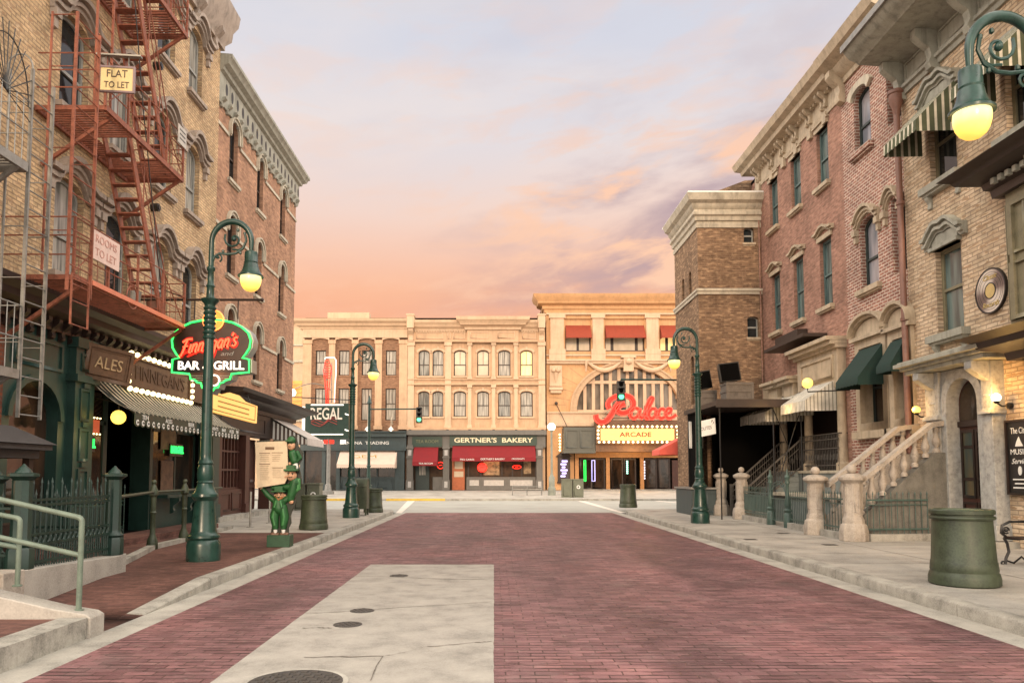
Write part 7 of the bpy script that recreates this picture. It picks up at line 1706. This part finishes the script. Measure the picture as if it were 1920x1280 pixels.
# menu board
co = [s_p(*p) for p in ((482, 829), (541, 827), (544, 890), (537, 906), (486, 914))]
m = M(FM); m.prism(co, .1, .13); mb = m.build('menu_board', plain('cream_menu_paper', (.68, .54, .37), .7, .12, 6), t)
m = M(FM)
def ln(px0, px1, py, h=1): a, b = s_p(px0, py+h), s_p(px1, py); m.box(a[0], b[0], a[1], b[1], .13, .134)
ln(501, 518, 838, 5); ln(490, 510, 849, 1.2); ln(513, 534, 848, 1.2); ln(490, 510, 869, 1.2); ln(514, 534, 876, 1.2)
for k in range(4): ln(491+k % 2, 508, 853+k*3.5, .5); ln(514, 530-k, 853+k*3.5, .5)
for k in range(8): ln(491, 508-k % 3, 873+k*3.6, .5)
for k in range(5): ln(515, 531-k % 2, 880+k*3.6, .5)
m.build('printed_menu', plain('brown_menu_print', (.16, .09, .05), .7, .2, 8), t)
m = M(FM); m.sphere((*s_p(512, 826), .1), .04, 8); m.build('clip', shoe, t)

# left foreground: iron fence on a low wall, posts, handrail, kiosk
t = thing('low_wall', 'low pale concrete wall carrying the dark green iron fence', 'wall', (-5.6, 9.8, 0))
m = M(lambda y, z, x: (x, y, z)); m.prism([(8.75, -.02), (11.25, -.02), (11.25, .42), (10.95, .41), (9.15, .47), (8.75, .48)], -5.75, -5.48); m.build('wall', conc3, t, bevel=.01)
m = M(); m.box(-5.85, -5.42, 8.35, 8.74, -.02, .50); m.build('end_block', pinkS, t, bevel=.012)
def green_post(x, y, z0, h, label):
    t = thing('fence_post', label, 'fence post', (x, y, z0), 'dark green cast iron fence posts')
    m = M(); m.lathe(x, y, [(.15, 0), (.15, .22), (.13, .25), (.15, .28), (.12, .31), (.105, .36), (.10, h*.84), (.13, h*.86), (.17, h*.88), (.17, h*.905), (.10, h*.915)], 8, z0); m.build('shaft', greenP, t)
    m = M(); m.lathe(x, y, [(.10, h*.91), (.085, h*.935), (.03, h*.98), (.008, h)], 8, z0); m.build('finial', greenP, t); return t
green_post(-5.62, 8.95, .48, 1.24, 'dark green fence post with pointed cap, front one at the left edge')
green_post(-5.62, 11.1, .42, 1.30, 'dark green fence post with pointed cap at the end of the low wall')
green_post(-6.5, 9.75, .3, 1.40, 'dark green fence post with pointed cap standing behind the front one')
def ornate(name, label, a, b, z0, H):
    t = thing(name, label, 'fence', (*a, z0), 'dark green iron fences round the pub terrace'); L = math.hypot(b[0]-a[0], b[1]-a[1]); m = M(); n = max(2, int(L/.105))
    def P(f, z): return (a[0]+(b[0]-a[0])*f, a[1]+(b[1]-a[1])*f, z0+z)
    for i in range(n+1):
        f = i/n; m.tube([P(f, 0), P(f, H*(.86 if i % 2 else 1.0))], .011, 4); m.tube([P(f, H*(.86 if i % 2 else 1.0)), P(f, H*(.86 if i % 2 else 1.0)+.07)], [.018, .001], 4)
        if i < n: m.tube([P(f+.5/n+.35/n*math.cos(k*math.pi/4), H*.34+.05*math.sin(k*math.pi/4)) for k in range(8)], .008, 4, True)
        if i < n: m.tube([P(f+.5/n, 0), P(f+.5/n, H*.3)], .009, 4)
    m.build('pickets', greenP, t)
    m = M()
    for h in (.08, H*.28, H*.40, H*.74, H*.80): m.bar(P(0, h), P(1, h), .03, .03)
    m.build('rail', greenP, t); return t
ornate('iron_fence', 'dark green iron fence on top of the low concrete wall', (-5.62, 9.1), (-5.62, 10.95), .44, 1.05)
ornate('iron_fence', 'dark green iron fence from the end post back towards the pub', (-5.75, 11.1), (-8.2, 11.1), .2, 1.25)
ornate('iron_fence', 'dark green iron fence farther in beside the green pier', (-6.6, 13.4), (-8.2, 13.4), .2, 1.15)
ornate('iron_fence', 'dark green iron fence between the two front posts at the left edge', (-5.75, 8.95), (-8.2, 8.95), .3, 1.2)
# olive posts with rail
P_ = []
for i, (px, py, lb) in enumerate(((285, 1029, 'turned olive railing post nearer the iron fence'), (344, 1015, 'turned olive railing post just left of the lamp post'))):
    x, y = pt(px, py, Z=.15)[:2]; P_.append((x, y)); t = thing('railing_post', lb, 'post', (x, y, .15), 'turned olive railing posts')
    m = M(); m.lathe(x, y, [(.10, 0), (.11, .02), (.10, .16), (.065, .25), (.05, .3), (.05, .68), (.065, .70), (.045, .73), (.05, .78), (.052, 1.0), (.085, 1.04), (.085, 1.12), (.04, 1.22), (.03, 1.25)], 14, .15); m.sphere((x, y, 1.44), .05, 10); m.build('post', oliveP, t)
m = M(); m.tube([(-5.65, 11.25, 1.25), (P_[0][0], P_[0][1], 1.25), (P_[1][0], P_[1][1], 1.25), (-6.9, 19.0, 1.25)], .028, 6); tag(m.build('railing', oliveP), 'olive pipe rail running through the turned posts before the pub', 'railing')
m = M(lambda x, y, z: (x, y, z)); a, b = P_
m.bar((-5.75, 11.3, .19), (a[0], a[1], .19), .14, .09); m.bar((a[0], a[1], .19), (b[0], b[1], .19), .14, .09); m.bar((b[0], b[1], .19), (-7.0, 20, .19), .14, .09); struct('kerb', m, conc2)
m = M(); m.box(-8.2, -7.4, 12.0, 20.2, .15, .28); struct('pub_step', m, sideBrick)
# pipe handrails
x, y = -4.12, 7.52
t = thing('handrail', 'pale green pipe handrail fixed on the sloping ramp wall, front one', 'handrail', (x, y, .2), 'pale green pipe handrails of the ramp')
def hr(t, x, y, zb, top, dx_, slope, mid=.38, r_=.027):
    n = 8; b = [(x-.05+.05*math.cos(math.pi/2*k/4), y, top-.05+.05*math.sin(math.pi/2*k/4)) for k in range(5)]
    m = M(); m.tube([(x, y, zb), (x, y, top-.05)]+b[1:]+[(x-dx_, y, top+slope*dx_)], r_, 10); m.build('top_rail', railG, t)
    m = M(); m.tube([(x, y, top-mid), (x-dx_, y, top-mid+slope*dx_)], r_*.95, 10); m.build('mid_rail', railG, t)
    m = M(); m.lathe(x, y, [(.05, 0), (.05, .012), (.03, .02)], 14, zb); m.build('foot_plate', railG, t)
hr(t, x, y, .245, 1.17, 2.2, .22)
t = thing('handrail', 'pale green pipe handrail farther back on the ramp, partly out of frame', 'handrail', (-5.85, 9.05-.6, .2), 'pale green pipe handrails of the ramp')
xx, yy, _ = pt(33, 1085, Y=8.1); hr(t, xx, yy, .40, pt(33, 970, Y=8.1)[2], 1.2, .18, .32)
# kiosk at left edge
t = thing('menu_kiosk', 'dark roofed kiosk with lit paper panel at the left edge', 'kiosk', (-7.0, 9.9, .2))
m = M(); a = pt(75, 830, Y=10.6)
m.add([(-8.3, 9.6, 2.02), (-6.42, 9.6, 2.02), (-6.42, 11.0, 2.02), (-8.3, 11.0, 2.02), (-7.9, 10.1, 2.28), (-6.85, 10.1, 2.28), (-6.85, 10.6, 2.28), (-7.9, 10.6, 2.28)], [(0, 1, 5, 4), (1, 2, 6, 5), (2, 3, 7, 6), (3, 0, 4, 7), (4, 5, 6, 7), (0, 1, 2, 3)])
m.box(-8.25, -6.47, 9.65, 10.95, 1.94, 2.02); m.box(-8.2, -6.6, 9.75, 10.85, 1.82, 1.94); m.build('roof', plain('dark_slate_roof', (.05, .045, .045), .6, .2, 5), t)
m = M(); [m.box(x-.05, x+.05, y-.05, y+.05, .15, 1.85) for x in (-8.1, -6.7) for y in (9.85, 10.75)]; m.box(-8.1, -6.7, 9.85, 10.75, .15, .9); m.box(-8.1, -6.7, 9.85, 9.9, 1.28, 1.34); m.build('frame', woodD, t)
m = M(); m.box(-8.05, -6.74, 9.86, 9.9, 1.36, 1.82); m.build('paper_panel', emis('kiosk_paper', (.8, .5, .28), .25, (.65, .48, .33)), t)
# bench at the right edge
t = thing('bench', 'black wrought iron bench with scrolled arm at the right edge', 'bench', (8.3, 11.5, .15))
yb = 12.15; x0 = 8.25
def bench_end(y):
    m = M(); F = lambda a, b: (x0+a, y, .15+b)
    m.tube([F(*p) for p in ((-.02, .0), (.0, .10), (.05, .2), (.03, .33), (-.02, .42))], .022, 6)
    m.tube([F(*p) for p in ((.5, .0), (.46, .12), (.42, .25), (.45, .42), (.55, .65), (.62, .86))], .022, 6)
    m.tube([F(*p) for p in ((.0, .06), (.12, .02), (.25, .12), (.36, .02), (.48, .06))], .016, 6)
    m.tube([F(*p) for p in ((-.02, .42), (.2, .40), (.45, .42))], .022, 6)
    m.tube([F(*p) for p in ((.04, .42), (-.06, .5), (-.04, .62), (.08, .68), (.3, .68), (.53, .66))], .022, 6)
    m.tube([F(.02+.05*math.cos(k*.6), .54+.05*math.sin(k*.6)) for k in range(10)], .014, 6); m.sphere(F(.02, .54), .03, 8)
    m.tube([F(-.05+.03*math.cos(k), .0+.03*math.sin(k)+.02) for k in range(6)], .015, 5); return m
bench_end(yb).build('end_frame', iron, t); bench_end(yb-1.75).build('end_frame', iron, t)
m = M(); [m.box(x0+.0+k*.085, x0+.065+k*.085, yb-1.75, yb, .575, .6) for k in range(5)]; m.build('seat', woodD, t)
m = M(); [m.box(x0+.50+k*.035, x0+.52+k*.035, yb-1.75, yb, .70+k*.09, .77+k*.09) for k in range(3)]; m.build('backrest', woodD, t)
# planter block behind bin / pale band by the bench: low wooden rail on the tan house
m = M(FR); [m.box(9.2+i*.12, 9.3+i*.12, .55, .95, .0, .06) for i in range(38)]; m.box(9.1, 13.95, .95, 1.0, 0, .1); m.box(9.1, 13.95, .15, .55, 0, .12); tag(m.build('stall_riser', cream), 'pale ribbed stall riser below the shop window right of the portal', 'wall')
bpy.context.scene.render.film_transparent = False
bpy.context.scene.cycles.diffuse_bounces = 2
